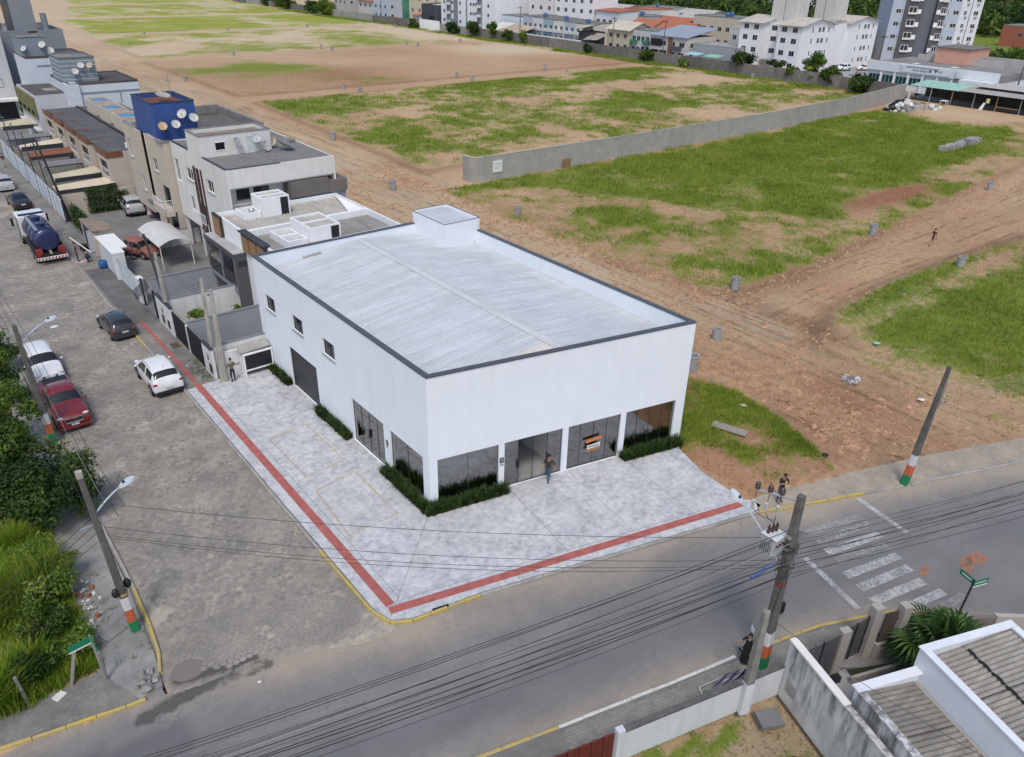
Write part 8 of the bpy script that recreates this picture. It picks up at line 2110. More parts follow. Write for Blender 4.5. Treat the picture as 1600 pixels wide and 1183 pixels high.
def leaf_mesh(name, clumps, per, size, seed, droop=.3, flat=.85):
 """clumps: (x,y,z,rx,rz). leaves scattered through each clump, denser towards its skin"""
 rg = np.random.default_rng(seed)
 Ps, Ns, T_, Sz = [], [], [], []
 for (x, y, z, rx, rz_) in clumps:
  n = max(8, int(per*rx*rx))
  d = rg.normal(size=(n, 3)); d /= np.linalg.norm(d, axis=1)[:, None]
  rr = rg.uniform(0, 1, n)**.45*(1+.22*np.sin(3*np.arctan2(d[:, 1], d[:, 0])+rg.uniform(0, 6)))
  p = np.column_stack([x+d[:, 0]*rr*rx, y+d[:, 1]*rr*rx, z+d[:, 2]*rr*rz_])
  Ps.append(p); nn = d*.6+rg.normal(size=(n, 3))*.55+np.array([0, 0, .55]); Ns.append(nn/np.linalg.norm(nn, axis=1)[:, None])
  T_.append(np.clip(rg.uniform(.1, .9)+rg.normal(0, .16, n), 0, 1)); Sz.append(np.full(n, size)*rg.uniform(.6, 1.35, n))
 P = np.vstack(Ps); N = np.vstack(Ns); T_ = np.concatenate(T_); Sz = np.concatenate(Sz)
 a = np.cross(N, rg.normal(size=N.shape)); a /= np.linalg.norm(a, axis=1)[:, None]+1e-9; b = np.cross(N, a)
 a *= Sz[:, None]; b *= Sz[:, None]*.5
 V = np.stack([P-a, P+b*.9+N*Sz[:, None]*.12, P+a-np.array([0, 0, 1])*Sz[:, None]*droop, P-b*.9+N*Sz[:, None]*.12], 1).reshape(-1, 3)
 n = len(P); me = bpy.data.meshes.new(name)
 me.vertices.add(4*n); me.vertices.foreach_set('co', V.astype(np.float32).ravel())
 me.loops.add(4*n); me.loops.foreach_set('vertex_index', np.arange(4*n, dtype=np.int32))
 me.polygons.add(n); me.polygons.foreach_set('loop_start', np.arange(0, 4*n, 4, dtype=np.int32))
 me.update(calc_edges=True)
 at = me.attributes.new('tint', 'FLOAT', 'POINT'); at.data.foreach_set('value', np.repeat(T_, 4).astype(np.float32))
 return me
M_LEAF = leafmat('shrub_leaves', (.018, .042, .008), (.05, .10, .016), (.12, .18, .03), .55, .35)
M_LEAFL = leafmat('light_leaves', (.06, .12, .016), (.12, .21, .028), (.24, .31, .055), .55, .35)
M_LEAFD = leafmat('dark_leaves', (.014, .034, .008), (.034, .075, .015), (.08, .13, .026), .55, .3)
M_BARK = plain((.10, .075, .055), .95, 0, .3, 5, 'bark')
def tree(label, x, y, h, r, seed, m=None, cat='tree', name='tree', leaf=.11, per=520, nclump=11, group=None, base=.0, lowfill=False):
 rg = random.Random(seed)
 t = thing(name, label, cat, (x, y, base), 0, group, world=False)
 tk_ = MB(); hc = h*.45
 tk_.path([(0, 0, -.1), (.04*r, .02, hc*.5), (-.03*r, .05, hc)], [.07*h/3+.02, .055*h/3+.015, .04*h/3+.01], 7)
 clumps = []
 for k in range(nclump):
  a = rg.uniform(0, 6.283); q = rg.uniform(.15, .78)*r; z = rg.uniform(.25 if lowfill else .40, .86)*h
  q *= 1-.45*max(0, (z/h-.55)/.45)
  cr = r*rg.uniform(.30, .52); c_ = (q*math.cos(a), q*math.sin(a), z)
  clumps.append((*c_, cr, cr*rg.uniform(.55, .85)))
  tk_.path([(-.03*r, .05, hc*rg.uniform(.5, 1)), (c_[0]*.5, c_[1]*.5, (hc+z)/2), c_], [.03*h/3+.006, .02*h/3+.005, .006], 5)
 link_mesh('trunk', tk_.mesh('trunk'), M_BARK, t)
 link_mesh('crown', leaf_mesh('crown', clumps, per, leaf, seed), m or M_LEAF, t)
 return t
G_ = 'shrubs of the overgrown lot'
tree('spreading green shrub leaning over the left kerb behind the street lamp pole', -13.3, 9.8, 3.3, 1.7, 1, M_LEAF, group=G_)
tree('dense dark shrub left of the leaning lamp pole', -14.6, 9.4, 3.2, 1.9, 2, M_LEAFD, group=G_, lowfill=True)
tree('tall leafy tree in the overgrown lot left of the banded pole', -14.9, 13.4, 4.2, 2.1, 3, M_LEAF, group=G_, lowfill=True, nclump=16)
tree('dark shrub behind the rubble verge at the left edge', -15.6, 10.6, 3.4, 1.9, 4, M_LEAFD, group=G_, lowfill=True)
tree('light green shrub at the left edge opposite the red pickup', -14.6, 17.6, 4.0, 1.6, 5, M_LEAFL, group=G_)
tree('leafy shrub at the left edge opposite the white SUV', -14.1, 22.8, 4.2, 1.8, 6, M_LEAF, group=G_, lowfill=True)
tree('bushy tree at the left edge beyond the parked white SUV', -13.9, 27.8, 3.8, 1.6, 7, M_LEAF, group=G_, lowfill=True)
tree('small shrub at the left edge opposite the graphite hatchback', -13.75, 41.0, 3.0, 1.25, 8, M_LEAFL, group=G_)
tree('low leafy bush beside the green street sign', -15.5, .55, 1.5, 1.0, 9, M_LEAFL, 'bush', 'bush', .09, 700, 8, G_, lowfill=True)
tree('ragged bush in the bottom left corner', -17.2, .3, 1.5, 1.1, 10, M_LEAF, 'bush', 'bush', .09, 700, 9, G_, lowfill=True)
tree('scrubby bush by the rubble heap', -15.1, 5.2, 1.5, .9, 11, M_LEAF, 'bush', 'bush', .09, 650, 8, G_, lowfill=True)
tree('broad bush behind the leaning fence post', -16.3, 2.2, 1.5, 1.2, 12, M_LEAF, 'bush', 'bush', .09, 700, 9, G_, lowfill=True)
tree('green courtyard plant between the two pale yard walls', -2.0, 26.3, 1.7, .85, 13, M_LEAFL, 'plant', 'plant', .10, 800, 8, lowfill=True)
tree('small courtyard plant under the balcony glass', .8, 26.5, 1.4, .6, 14, M_LEAFL, 'plant', 'plant', .09, 800, 7, lowfill=True)
tree('low leafy bush on bare ground of near yard beside stained wall', 1.7, -19.5, .95, 1.0, 15, M_LEAF, 'bush', 'bush', .06, 1500, 10, lowfill=True)
tree('pale green bramble mound at the left edge below the dark shrub', -15.9, 6.6, 1.9, 1.3, 16, M_LEAFL, 'bush', 'bush', .09, 650, 10, G_, lowfill=True)
tree('tall pale bramble mound in the middle of the weeds', -15.7, 3.7, 1.9, 1.0, 17, M_LEAFL, 'bush', 'bush', .09, 650, 10, G_, lowfill=True)
ivc = [(-.9+.42*k, 59.85, .35+.62*j, .42, .42) for k in range(10) for j in range(4) if .35+.62*j < 2.35-.02*k and k < 9]
t = thing('ivy', 'dark green ivy covering the cream wall of the parking yard', 'ivy', (0, 59.8, 0), 0, world=False)
link_mesh('foliage', leaf_mesh('foliage', [(x-0, y-59.8, z, a, b_) for x, y, z, a, b_ in ivc], 700, .10, 31), M_LEAFD, t)
hc_ = [(-3.0+.0*k, 52.6+.55*k, .4+.6*j, .48, .5) for k in range(9) for j in range(3)]
t = thing('hedge', 'clipped dark green hedge beside the cream gate pier', 'hedge', (-3.0, 52.5, 0), 0, world=False)
link_mesh('foliage', leaf_mesh('foliage', [(x+3.0, y-52.5, z, a, b_) for x, y, z, a, b_ in hc_], 800, .08, 32), M_LEAFD, t)
for k, (x, y, h_, r_, m, lb) in enumerate((
 (149.5, 92.5, 5.4, 3.1, M_LEAFD, 'dense round dark tree at the corner of the white flats'),
 (150, 73.5, 6.6, 2.8, M_LEAFL, 'light green tree in front of the white flats'),
 (149.5, 69.0, 4.6, 2.6, M_LEAF, 'bushy tree right of the light green one at far wall'),
 (146.5, 60.0, 3.6, 3.0, M_LEAFD, 'broad dark bush before the clinic'),
 (149.5, 83.0, 4.4, 2.2, M_LEAF, 'thin grey-green tree left of the light green one'),
 (149.0, 78.5, 3.0, 1.8, M_LEAFL, 'small bush between two trees at the white flats'),
 (146.8, 208, 4.2, 3.0, M_LEAF, 'dark bush on the far wall left of the white sheet gate'),
 (146.5, 196, 4.6, 3.0, M_LEAF, 'tall bush on the far wall under the five-storey flats'),
 (146.8, 186, 5.4, 2.2, M_LEAFL, 'slim light bush on the far wall by the tan canopies'),
 (146.6, 178, 3.6, 2.2, M_LEAF, 'low bush on the far wall before the tan canopies'),
 (146.8, 171, 4.0, 1.8, M_LEAFL, 'pale yellowish bush before the coloured terrace row'),
 (146.8, 120, 3.0, 2.4, M_LEAF, 'low bush on far wall before the modern house'),
 (146.8, 142, 2.6, 1.8, M_LEAF, 'weedy clump on far wall before the tan house'),
 (147, 108, 2.2, 1.4, M_LEAFL, 'weedy clump on far wall before the low grey row'),
 (146.5, 232, 2.8, 2.6, M_LEAF, 'bush on the far wall below the charcoal hall'),
 (146.8, 300, 5.5, 5.0, M_LEAFL, 'big pale green tree far left on the far wall'),
 (146.5, 312, 5.5, 4.5, M_LEAF, 'dark tree beside the big pale green one'),
 (147, 340, 5.5, 5.5, M_LEAF, 'distant tree at the end of the far wall'),
 (152, 365, 7.0, 6, M_LEAFD, 'most distant tree along the far wall'),
 (196, 42, 5.2, 2.2, M_LEAFD, 'small clipped street tree at the right edge beyond the clinic'))):
 tree(lb, x, y, h_, r_, 100+k, m, 'tree' if h_ > 4 else 'bush', 'tree' if h_ > 4 else 'bush', .34, 90, 12, 'trees along the far wall', lowfill=True)
M_GRASS = leafmat('grass_blades', (.12, .195, .016), (.22, .32, .028), (.40, .42, .08), .7, .4, 1.3)
M_WEED = leafmat('weed_blades', (.10, .19, .014), (.20, .33, .024), (.38, .43, .06), .7, .4)
rg = np.random.default_rng(77)
def scatter(poly, n, thr, seed):
 r_ = np.random.default_rng(seed)
 mn = np.min(poly, 0); mx = np.max(poly, 0)
 q = r_.uniform(mn, mx, (n, 2)); q = q[in_poly(q[:, 0], q[:, 1], poly)]
 g, _, _, z = ground_fields(q[:, 0], q[:, 1])
 pr = g+.7*(fbm(q[:, 0], q[:, 1], 2.2, 55)-.5)+.4*(fbm(q[:, 0], q[:, 1], .5, 56)-.5)
 keep = (r_.random(len(q)) < sstep(thr-.12, thr+.5, pr)) if thr > 0 else np.ones(len(q), bool)
 return np.column_stack([q, z-.03])[keep]
def grass_obj(name, pts, h, w, lean, nb, seed, m, spread, segs=1):
 me = blades_mesh(name, pts, h, w, lean, nb, .05, .95, spread, seed, segs)
 o = link_mesh(name, me, m); o['kind'] = 'stuff'
 return o
WPOLY = [(-24, -.75), (-15.1, -.75), (-14.9, 1.2), (-15.2, 6.0), (-15.6, 9), (-24, 9)]
p = scatter(WPOLY, 9000, .25, 1)
hh = .45+1.7*sstep(.3, .75, fbm(p[:, 0], p[:, 1], 2.6, 57))
grass_obj('tall_weeds', p, hh, .028, .7, 9, 3, M_WEED, .10, 2)
p = scatter([(-24, 9), (-14.5, 7), (-13.9, 40), (-24, 40)], 9000, .35, 2)
grass_obj('tall_weeds', p, .45, .03, .7, 6, 4, M_WEED, .10, 1)
p = scatter([(-15.1, -.6), (-13.3, -1.2), (-12.9, 3), (-12.85, 40), (-14.4, 40), (-14.4, 14)], 900, -1, 5)
p = p[fbm(p[:, 0], p[:, 1], 1.4, 58) > .56]; p[:, 2] = -.02
grass_obj('kerb_weeds', p, .16, .02, .8, 7, 5, M_LEAFL, .06, 1)
p = scatter(PATCH, 11000, .42, 6)
grass_obj('grass_patch', p, .20+.18*fbm(p[:, 0], p[:, 1], 1.5, 59), .022, .8, 6, 6, M_GRASS, .08, 1)
B0V = [(31, -16), (30, 1), (38, 2), (50, 2.5), (72, .5), (84, -2), (70, -22), (50, -25)]
p = scatter(B0V, 42000, .50, 7)
grass_obj('field_grass', p, .22+.22*fbm(p[:, 0], p[:, 1], 2.5, 60), .03, .8, 5, 7, M_GRASS, .12, 1)
p = scatter([(31, 6), (36, 5), (75, 8), (140, 14), (141, 48), (32, 48)], 95000, .55, 8)
grass_obj('field_grass', p, .26+.32*fbm(p[:, 0], p[:, 1], 4, 63), .05, .8, 4, 8, M_GRASS, .2, 1)
p = scatter([(36, 55), (141, 55), (141, 114), (37, 114)], 60000, .46, 9)
grass_obj('field_grass', p, .25+.25*fbm(p[:, 0], p[:, 1], 5, 64), .07, .8, 4, 9, M_GRASS, .25, 1)
p = scatter(YARD, 7000, .45, 10)
grass_obj('yard_grass', p, .10, .014, .8, 6, 10, M_GRASS, .05, 1)
p = scatter([(19.3, 19), (21.2, 19), (21.2, 124), (19.3, 124)], 5000, .5, 11)
grass_obj('verge_grass', p, .3, .04, .8, 5, 11, M_GRASS, .15, 1)
p = scatter([(140, 48), (147.7, 52), (147.7, 330), (141, 330)], 26000, .5, 12)
grass_obj('verge_grass', p, .5, .10, .8, 4, 12, M_GRASS, .3, 1)
q = np.random.default_rng(15).uniform((-4.5, 18.9), (-3.6, 22.5), (260, 2)); q = q[fbm(q[:, 0], q[:, 1], .9, 66) > .48]
grass_obj('joint_weeds', np.column_stack([q, np.zeros(len(q))]), .09, .014, .9, 7, 15, M_LEAF, .05, 1)
def hillz(x, y):
 return 46*sstep(330, 620, x*.82+y*.57)*sstep(235, 400, x)+30*sstep(560, 900, x)+26*sstep(520, 760, y)*sstep(120, 260, x)
r_ = np.random.default_rng(91)
q = r_.uniform((225, 60), (760, 620), (5200, 2))
dn = fbm(q[:, 0], q[:, 1], 60, 93)
ang = np.arctan2(q[:, 1]-CAM.y, q[:, 0]-CAM.x)
keep = (hillz(q[:, 0], q[:, 1]) > 1.2) | (((q[:, 0] > 258) & (q[:, 1] > 112)) & (dn > .42)) | ((q[:, 0] > 300) & (q[:, 1] < 112) & (dn > .5))
q = q[keep & (ang > .12) & (ang < 1.25)]
cl_ = []
for (x, y) in q:
 s_ = r_.uniform(3.0, 5.5); z = float(hillz(x, y))
 cl_.append((x, y, z+s_*.9, s_, s_*1.0))
me = leaf_mesh('forest', cl_, 4.2, 1.25, 94, .2)
M_FOREST = leafmat('forest_leaves', (.025, .05, .014), (.06, .105, .022), (.13, .175, .04), .8, .3, .8)
o = link_mesh('forest', me, M_FOREST); o['kind'] = 'stuff'
q = r_.uniform((232, 40), (330, 118), (520, 2)); q = q[fbm(q[:, 0], q[:, 1], 22, 95) > .5]
me = leaf_mesh('scrub', [(x, y, .8, 1.8, 1.3) for x, y in q], 14, .55, 96, .2)
o = link_mesh('scrub', me, M_LEAF); o['kind'] = 'stuff'
RL = {(33.3, 34.2): 'by the corner of the big grass lot near the white building', (35.5, 8.7): 'at the near corner of the grass lot by the crossing dirt roads', (58.4, 9.3): 'midway along the right dirt road', (87.1, 10.0): 'at the right edge along the dirt road', (55.8, -.3): 'across the right dirt road on the near verge',
 (26.6, 3.6): 'on the dirt road just right of the white building', (21.7, 1.8): 'half hidden behind the right end of white building', (28.6, 50.9): 'standing alone in the middle of the dirt road', (35.1, 78.0): 'on the left edge of the second lot', (58.7, 119.2): 'left pair on the cross road, farther one', (59.5, 114.1): 'left pair on the cross road, nearer one',
 (113.8, 184.4): 'third cross road, middle farther one', (114.0, 178.4): 'third cross road, middle nearer one', (132.5, 183.5): 'third cross road near the far wall', (86.7, 120.4): 'middle pair on the cross road, farther one', (86.2, 114.1): 'middle pair on the cross road, nearer one', (112.2, 120.5): 'right pair on the cross road, farther one', (114.4, 115.4): 'right pair on the cross road, nearer one',
 (86.8, 184.8): 'third cross road, left farther one', (86.5, 177.9): 'third cross road, left nearer one', (142.1, 237.0): 'close to the far wall under the cream building', (144.2, 213.8): 'close to the far wall left of the white gate', (145.7, 86.4): 'at the far wall before the white flats', (57.5, 244.0): 'fourth cross road, leftmost', (85.1, 248.4): 'fourth cross road, middle', (113.8, 249.4): 'fourth cross road, right', (60.9, 181.4): 'third cross road, leftmost', (36.5, 144.1): 'on the left edge of the third lot'}
M_RING = concrete((.33, .33, .33), .9, .2, 3)
ring_me = MB().lathe((0, 0, 0), [(.27, .0), (.34, .0), (.35, .1), (.35, .93), (.38, .95), (.38, 1.05), (.28, 1.05), (.27, .95), (.27, 0)], 18).mesh('concrete_ring'); ring_me.materials.append(M_RING)
ring_me.shade_smooth(); ring_me.set_sharp_from_angle(angle=RAD(35))
rr = random.Random(2)
for (x, y), lb in RL.items():
 g, _, _, z = ground_fields(np.array([x]), np.array([y]))
 o = bpy.data.objects.new('concrete_ring', ring_me); COL.objects.link(o)
 o.location = (x, y, float(z[0])-.04); o.rotation_euler = (rr.gauss(0, .03), rr.gauss(0, .03), rr.uniform(0, 6)); s = rr.uniform(.92, 1.1); o.scale = (s, s, s*rr.uniform(.85, 1.05))
 tag(o, 'concrete drain ring '+lb, 'drain ring', 'concrete drain rings on the lots')
def chunk(rg, s):
 v = []
 mb = MB()
 for k, z in enumerate((0, rg.uniform(.4, .8)*s)):
  for q in range(6):
   a = q*1.0472+rg.uniform(-.3, .3); r_ = s*rg.uniform(.35, .6)*(1 if k == 0 else .75)
   v.append((r_*math.cos(a), r_*math.sin(a), z))
 return mb.raw(v, [tuple(range(5, -1, -1)), tuple(range(6, 12))]+[(q, (q+1) % 6, 6+(q+1) % 6, 6+q) for q in range(6)])
def rubble(label, c, rx, ry, n, s0, s1, mats, seed, h=.4):
 rg = random.Random(seed)
 t = thing('rubble_heap', label, 'rubble', (c[0], c[1], 0), 0, world=False)
 for k in range(n):
  a = rg.uniform(0, 6.283); q = math.sqrt(rg.random())
  o = link_mesh('rubble_piece', chunk(rg, rg.uniform(s0, s1)).mesh('rubble_piece'), rg.choice(mats), t)
  o.location = (rx*q*math.cos(a), ry*q*math.sin(a), max(-.02, h*(1-q)*rg.random()))
  o.rotation_euler = (rg.uniform(-.6, .6), rg.uniform(-.6, .6), rg.uniform(0, 6))
 return t
M_BRICK = plain((.32, .11, .06), .9, 0, .25, 6, 'broken_brick'); M_PLAST = plain((.62, .61, .58), .8, 0, .12, 5, 'plaster_scrap')
rubble('scatter of brick bits and white scraps in weeds by the leaning lamp pole', (-14.75, 3.4), .75, 1.7, 60, .07, .22, [M_BRICK, M_PLAST, M_CONC, M_PLAST], 1, .12)
rubble('grey and white rubble heap beside the long block wall end at the shelter', (134, 44.6), 5.5, 2.4, 60, .5, 1.7, [M_CONC, M_PLAST, M_SLAB, M_BLACK], 2, 1.4)
rubble('pale gravel and slab heap in front of the green-roofed shelter', (139, 42), 3.0, 1.6, 26, .4, 1.0, [M_CONC, M_PLAST], 3, .6)
rubble('rubble scattered at the foot of the long grey block wall', (58, 46.4), 7.0, .5, 30, .15, .35, [M_PLAST, M_CONC], 4, .05)
rubble('broken kerb lumps beside the muddy puddle at street corner', (-13.75, -2.2), .45, .55, 14, .12, .4, [M_CONC, M_SLAB], 5, .05)
bl_ = thing('block_stack', 'low stacks of grey concrete pipes and blocks lying in tall grass', 'block stack', (108, 23.3, .2), 0, world=False)
for k in range(26):
 x = -5+.42*k; z = 0
 if k % 3 == 2: o = link_mesh('pipe', MB().tube((x, rr.uniform(-.6, .3), .45), (x+1.5, rr.uniform(-.6, .3), .45), .42, n=10).mesh('pipe'), M_CONC, bl_)
 else: o = link_mesh('block', MB().box(x, x+.9, rr.uniform(-1, -.3), rr.uniform(.2, .9), 0, rr.uniform(.4, 1.0)).mesh('block'), rr.choice((M_CONC, M_SLAB)), bl_)
solo('plank_board', MB().box(-1.0, 1.0, -.33, .33, 0, .05), concrete((.30, .27, .23), .9, .25, 4), 'weathered grey board lying in the grass beside the white building', 'board', (17.35, -4.55, .2), -1.25, world=False)
sb = thing('cement_bag', 'crumpled pale sack lying on the dirt right of the white building', 'sack', (28.5, -5.6, .1), 0, world=False)
link_mesh('sack', leaf_mesh('sack', [(0, 0, .12, .55, .2)], 160, .16, 50), plain((.48, .50, .53), .7), sb)
pl = thing('pallet', 'wooden pallet leaning on the long grey block wall', 'pallet', (51.7, 47.0, .1), 0)
for k in range(5): part(pl, 'slat', MB().box(51.0, 52.3, 46.7, 46.78, .1+.24*k, .26+.24*k), M_WOOD)
for x in (51.05, 51.62, 52.2): part(pl, 'bearer', MB().box(x, x+.1, 46.79, 46.9, .1, 1.25), M_WOOD)
dm = thing('drum', 'blue plastic drum on the pavement by the gate shelter', 'drum', (-4.0, 43.2, 0), 0, world=False)
link_mesh('barrel', MB().lathe((0, 0, 0), [(.01, 0), (.30, 0), (.36, .2), (.37, .45), (.33, .62), (.30, .64), (.28, .60), (.01, .6)], 16).mesh('barrel'), plain((.015, .10, .28), .45), dm, True)
fr_ = thing('metal_frame', 'white metal frame leaning open at the gate behind crouching worker', 'frame', (-4.2, 48.5, 0), 0)
part(fr_, 'bar', MB().tube((-4.9, 50.2, .9), (-4.0, 47.3, .15), .05, n=6), M_WHITE)
part(fr_, 'panel', MB().raw([(-4.0, 47.3, .1), (-3.75, 47.5, .1), (-3.75, 47.5, 2.1), (-4.0, 47.3, 2.1)], [(0, 1, 2, 3)]), M_WHITE)
part(fr_, 'panel', MB().raw([(-3.7, 47.9, .1), (-3.55, 46.9, .1), (-3.55, 46.9, 2.0), (-3.7, 47.9, 2.0)], [(0, 1, 2, 3)]), M_FPAN)
tw = solo('tyre_stack', MB().lathe((0, 0, 0), [(.2, 0), (.32, .02), (.34, .12), (.32, .22), (.2, .24), (.2, .26), (.32, .28), (.34, .38), (.32, .48), (.2, .5), (.2, 0)], 16), M_RUBBER, 'two black tyres stacked by the white metal frame', 'tyres', (-4.2, 48.9, 0), smooth=True, world=False)
dk = thing('folding_chairs', 'purple and blue folded beach chairs leaning against the low white wall', 'chairs', (2.6, -15.75, 0), HRZ, world=False)
M_PUR = plain((.15, .13, .36), .8, 0, .2, 8, 'purple_canvas')
for k in range(3):
 x = -.5+.42*k
 part(dk, 'canvas', MB().raw([(x, .38, .04), (x+.2, .42, .04), (x+.42, .12, 1.2), (x+.12, .06, 1.2)], [(0, 1, 2, 3)]), M_PUR)
 f = MB().tube((x, .40, 0), (x+.1, -.03, 1.0), .016, n=5).tube((x+.2, .44, 0), (x+.33, .02, 1.0), .016, n=5).tube((x+.1, -.03, 1.0), (x+.33, .02, 1.0), .016, n=5)
 part(dk, 'tube_frame', f, plain((.6, .6, .62), .4, .3))
part(dk, 'canvas', MB().raw([(.45, .2, .5), (1.15, .35, .45), (1.2, .1, .95), (.5, .05, 1.1)], [(0, 1, 2, 3)]), plain((.10, .07, .22), .8))
part(dk, 'tube_frame', MB().tube((-1.0, .5, .25), (-.1, .3, .8), .016, n=5).tube((-1.0, .5, .25), (-.95, .1, .05), .016, n=5), plain((.6, .6, .62), .4, .3))
part(dk, 'green_bag', MB().blob((-.75, .25, .1), .22, .14, .1, 8, 5), plain((.03, .25, .12), .6), True)
sd_ = solo('storm_drain', MB().box(-.55, .55, -.2, .2, -.01, .012), M_BLACK, 'broken storm drain grating beside the banded foot of the transformer pole', 'drain', (5.2, -14.95, 0), HRZ, world=False)
for k in range(5): link_mesh('grating_bar', MB().box(-.5+.22*k, -.44+.22*k, -.19, .19, .013, .03).mesh('grating_bar'), M_CONC, sd_)
sd2 = solo('gully', MB().box(-.35, .35, -.08, .08, -.2, .012), M_BLACK, 'dark gully opening in the yellow kerb at the forecourt corner', 'drain', (-3.3, -5.7, .012), math.atan2(-.23, .97), world=False)
for k, (x, y, lx, ly, h_, lb) in enumerate(((-14.96, -1.1, .0, -.15, 1.5, 'leaning grey fence post under the green street sign'), (-17.4, -.65, -.1, .1, 1.4, 'leaning grey fence post in the bottom left weeds'), (-14.75, 9.6, -.05, .1, 1.5, 'pale fence post standing among the dark shrubs'), (-14.8, 6.2, .05, -.1, 1.5, 'fence post leaning beside the scrubby bush'), (-16.1, -.7, .55, .5, 1.3, 'fallen fence post propped diagonally in weeds'))):
 solo('fence_post', frustum(MB(), (0, 0, -.1), (lx, ly, h_), .06, .055), concrete((.24, .225, .2), .95, .3, 4), lb, 'post', (x, y, 0), 0, 'old fence posts of the overgrown lot', world=False)
solo('paper_sheet', MB().box(-.22, .22, -.16, .16, 0, .012), M_PAPER, 'white sheet lying at the kerb slab near the green sign', 'paper', (-14.35, 1.0, .02), .5, world=False)
solo('slab', MB().box(-.42, .42, -.3, .3, 0, .07), M_SLAB, 'grey paving slab lying loose near the banded corner pole', 'slab', (-14.2, 1.1, -.02), .35, world=False)
solo('slab', MB().box(-.2, .2, -.16, .16, 0, .03), M_PLAST, 'small white slab dropped in the bottom left weeds', 'slab', (-16.5, -.9, .02), .5, world=False)
lt = random.Random(4)
for k, (x, y, lb) in enumerate(((30.0, -9.5, 'white scrap on the red dirt below the right pole'), (34.5, -2.5, 'pale green scrap at the grass edge of right lot'), (43, -6, 'pale green bottle scrap in right grass lot'), (16.2, -9.3, 'pale scrap in grass beside the forecourt corner'), (19.8, -9.2, 'dark scrap in grass behind the man with phone'), (-4.1, 22.3, 'white scrap on the left pavement'), (-5.0, 4.6, 'tiny white scrap on forecourt edge'), (-6.6, -2.6, 'white scrap on the hexagon pavers near the wet patch'), (-9.5, 33.0, 'flattened pale paper on the left street'), (-1.6, 16.3, 'tiny white speck of litter near the garage door'))):
 solo('litter', leaf_mesh('litter', [(0, 0, .03, .2, .04)], 260, .09, 60+k), (M_PLAST, plain((.25, .5, .4), .6), M_BLACK)[0 if 'white' in lb or 'pale p' in lb or 'pale s' in lb else (1 if 'green' in lb else 2)], lb, 'litter', (x, y, .0 if x < 14 else .12), 0, world=False) if False else None
def scrap(label, x, y, z, m, s=.18, seed=1):
 rg = random.Random(seed); mb = MB()
 p = [(s*rg.uniform(.6, 1)*math.cos(a), s*rg.uniform(.5, 1)*math.sin(a), rg.uniform(.01, .06)) for a in (0, 1.1, 2.2, 3.3, 4.4, 5.4)]
 mb.raw(p+[(0, 0, .09)], [(k, (k+1) % 6, 6) for k in range(6)])
 return solo('litter', mb, m, label, 'litter', (x, y, z), 0, world=False)
scrap('white paper scrap on the red dirt below the right pole', 29.8, -9.6, .1, M_PLAST, .3, 1)
scrap('pale green scrap at the grass edge of the right lot', 34.6, -4.0, .35, plain((.25, .5, .42), .6), .3, 2)
scrap('white scrap on the left pavement by the slatted gates', -4.4, 21.6, .005, M_PLAST, .12, 3)
scrap('white scrap on the asphalt beside the wet patch', -10.6, -4.6, -.1, M_PLAST, .10, 4)
scrap('flattened pale paper on the left street', -9.8, 33.2, -.11, M_PLAST, .35, 5)
scrap('tiny white litter on the forecourt near the garage door', -1.7, 13.2, .004, M_PLAST, .07, 6)
scrap('dark scrap in the grass behind the man with the phone', 19.5, -9.3, .12, M_BLACK, .25, 7)
scrap('pale broken palm leaf scrap in the grass patch', 20.2, -3.4, .2, plain((.4, .34, .24), .8), .3, 8)
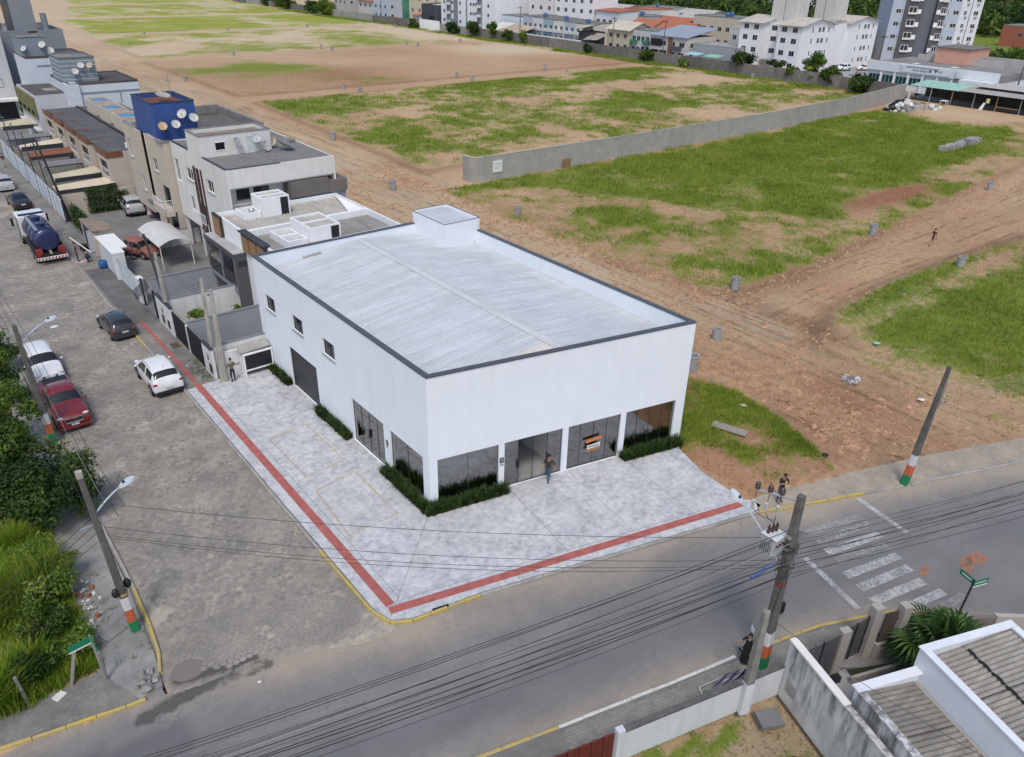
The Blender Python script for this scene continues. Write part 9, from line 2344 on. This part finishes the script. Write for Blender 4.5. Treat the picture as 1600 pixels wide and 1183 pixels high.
def clods(name, poly, n, s0, s1, seed, edges):
 r_ = np.random.default_rng(seed)
 mn = np.min(poly, 0); mx = np.max(poly, 0)
 q = r_.uniform(mn, mx, (n, 2)); q = q[in_poly(q[:, 0], q[:, 1], poly)]
 g, _, _, z = ground_fields(q[:, 0], q[:, 1])
 d = seg_dist(q[:, 0], q[:, 1], edges)
 k = (q[:, 1] > -10.2-.39*(q[:, 0]-19.2)) & (g < .35) & (r_.random(len(q)) < .12+.9*np.exp(-(d/1.3)**2)+.5*(fbm(q[:, 0], q[:, 1], 3, 97) > .58)) & (~covered(q[:, 0], q[:, 1]))
 q = q[k]; z = z[k]; m = len(q)
 s = r_.uniform(s0, s1, m)**1.0*r_.uniform(.4, 1, m); a = r_.uniform(0, 6.28, m)
 base = np.array([(1, 0, 0), (.3, .8, 0), (-.7, .6, 0), (-.9, -.4, 0), (.2, -.9, 0), (.1, .1, .7), (-.3, .1, .55)])
 B = base[None]*(1+.35*r_.normal(size=(m, 7, 1)))*s[:, None, None]
 c, s_ = np.cos(a)[:, None], np.sin(a)[:, None]
 V = np.stack([B[:, :, 0]*c-B[:, :, 1]*s_+q[:, :1], B[:, :, 0]*s_+B[:, :, 1]*c+q[:, 1:], B[:, :, 2]+z[:, None]-.035], 2).reshape(-1, 3)
 F = np.array([(0, 1, 5), (1, 2, 6), (1, 6, 5), (2, 3, 6), (3, 4, 6), (4, 0, 5), (4, 5, 6)])
 T_ = (F[None]+7*np.arange(m)[:, None, None]).reshape(-1, 3)
 me = bpy.data.meshes.new(name)
 me.vertices.add(len(V)); me.vertices.foreach_set('co', V.astype(np.float32).ravel())
 me.loops.add(T_.size); me.loops.foreach_set('vertex_index', T_.astype(np.int32).ravel())
 me.polygons.add(len(T_)); me.polygons.foreach_set('loop_start', np.arange(0, T_.size, 3, dtype=np.int32))
 me.update(calc_edges=True)
 o = link_mesh(name, me, M_CLOD); o['kind'] = 'stuff'
M_CLOD = plain((.36, .22, .13), .95, 0, .35, 1.2, 'earth')
clods('earth_clods', [(19, -15), (33.5, -15), (34, 0), (34, 62), (20.5, 62)], 26000, .06, .26, 1, [(32.2, 60), (31.9, 20), (32.6, 9)])
clods('earth_clods', [(20, -15), (31.5, -15), (32, 6), (21, 6)], 9000, .05, .22, 2, [(24, -13), (24.5, 0)])
clods('earth_clods', [(33, -2), (33, 9), (110, 13), (110, -2)], 16000, .06, .25, 3, [(33, 8.2), (45, 7), (68, 9), (100, 12)])
clods('earth_clods', [(32, 8), (75, 8), (75, 20), (45, 36), (34, 46), (32, 46)], 14000, .05, .18, 4, [(32.6, 10), (32.2, 44)])
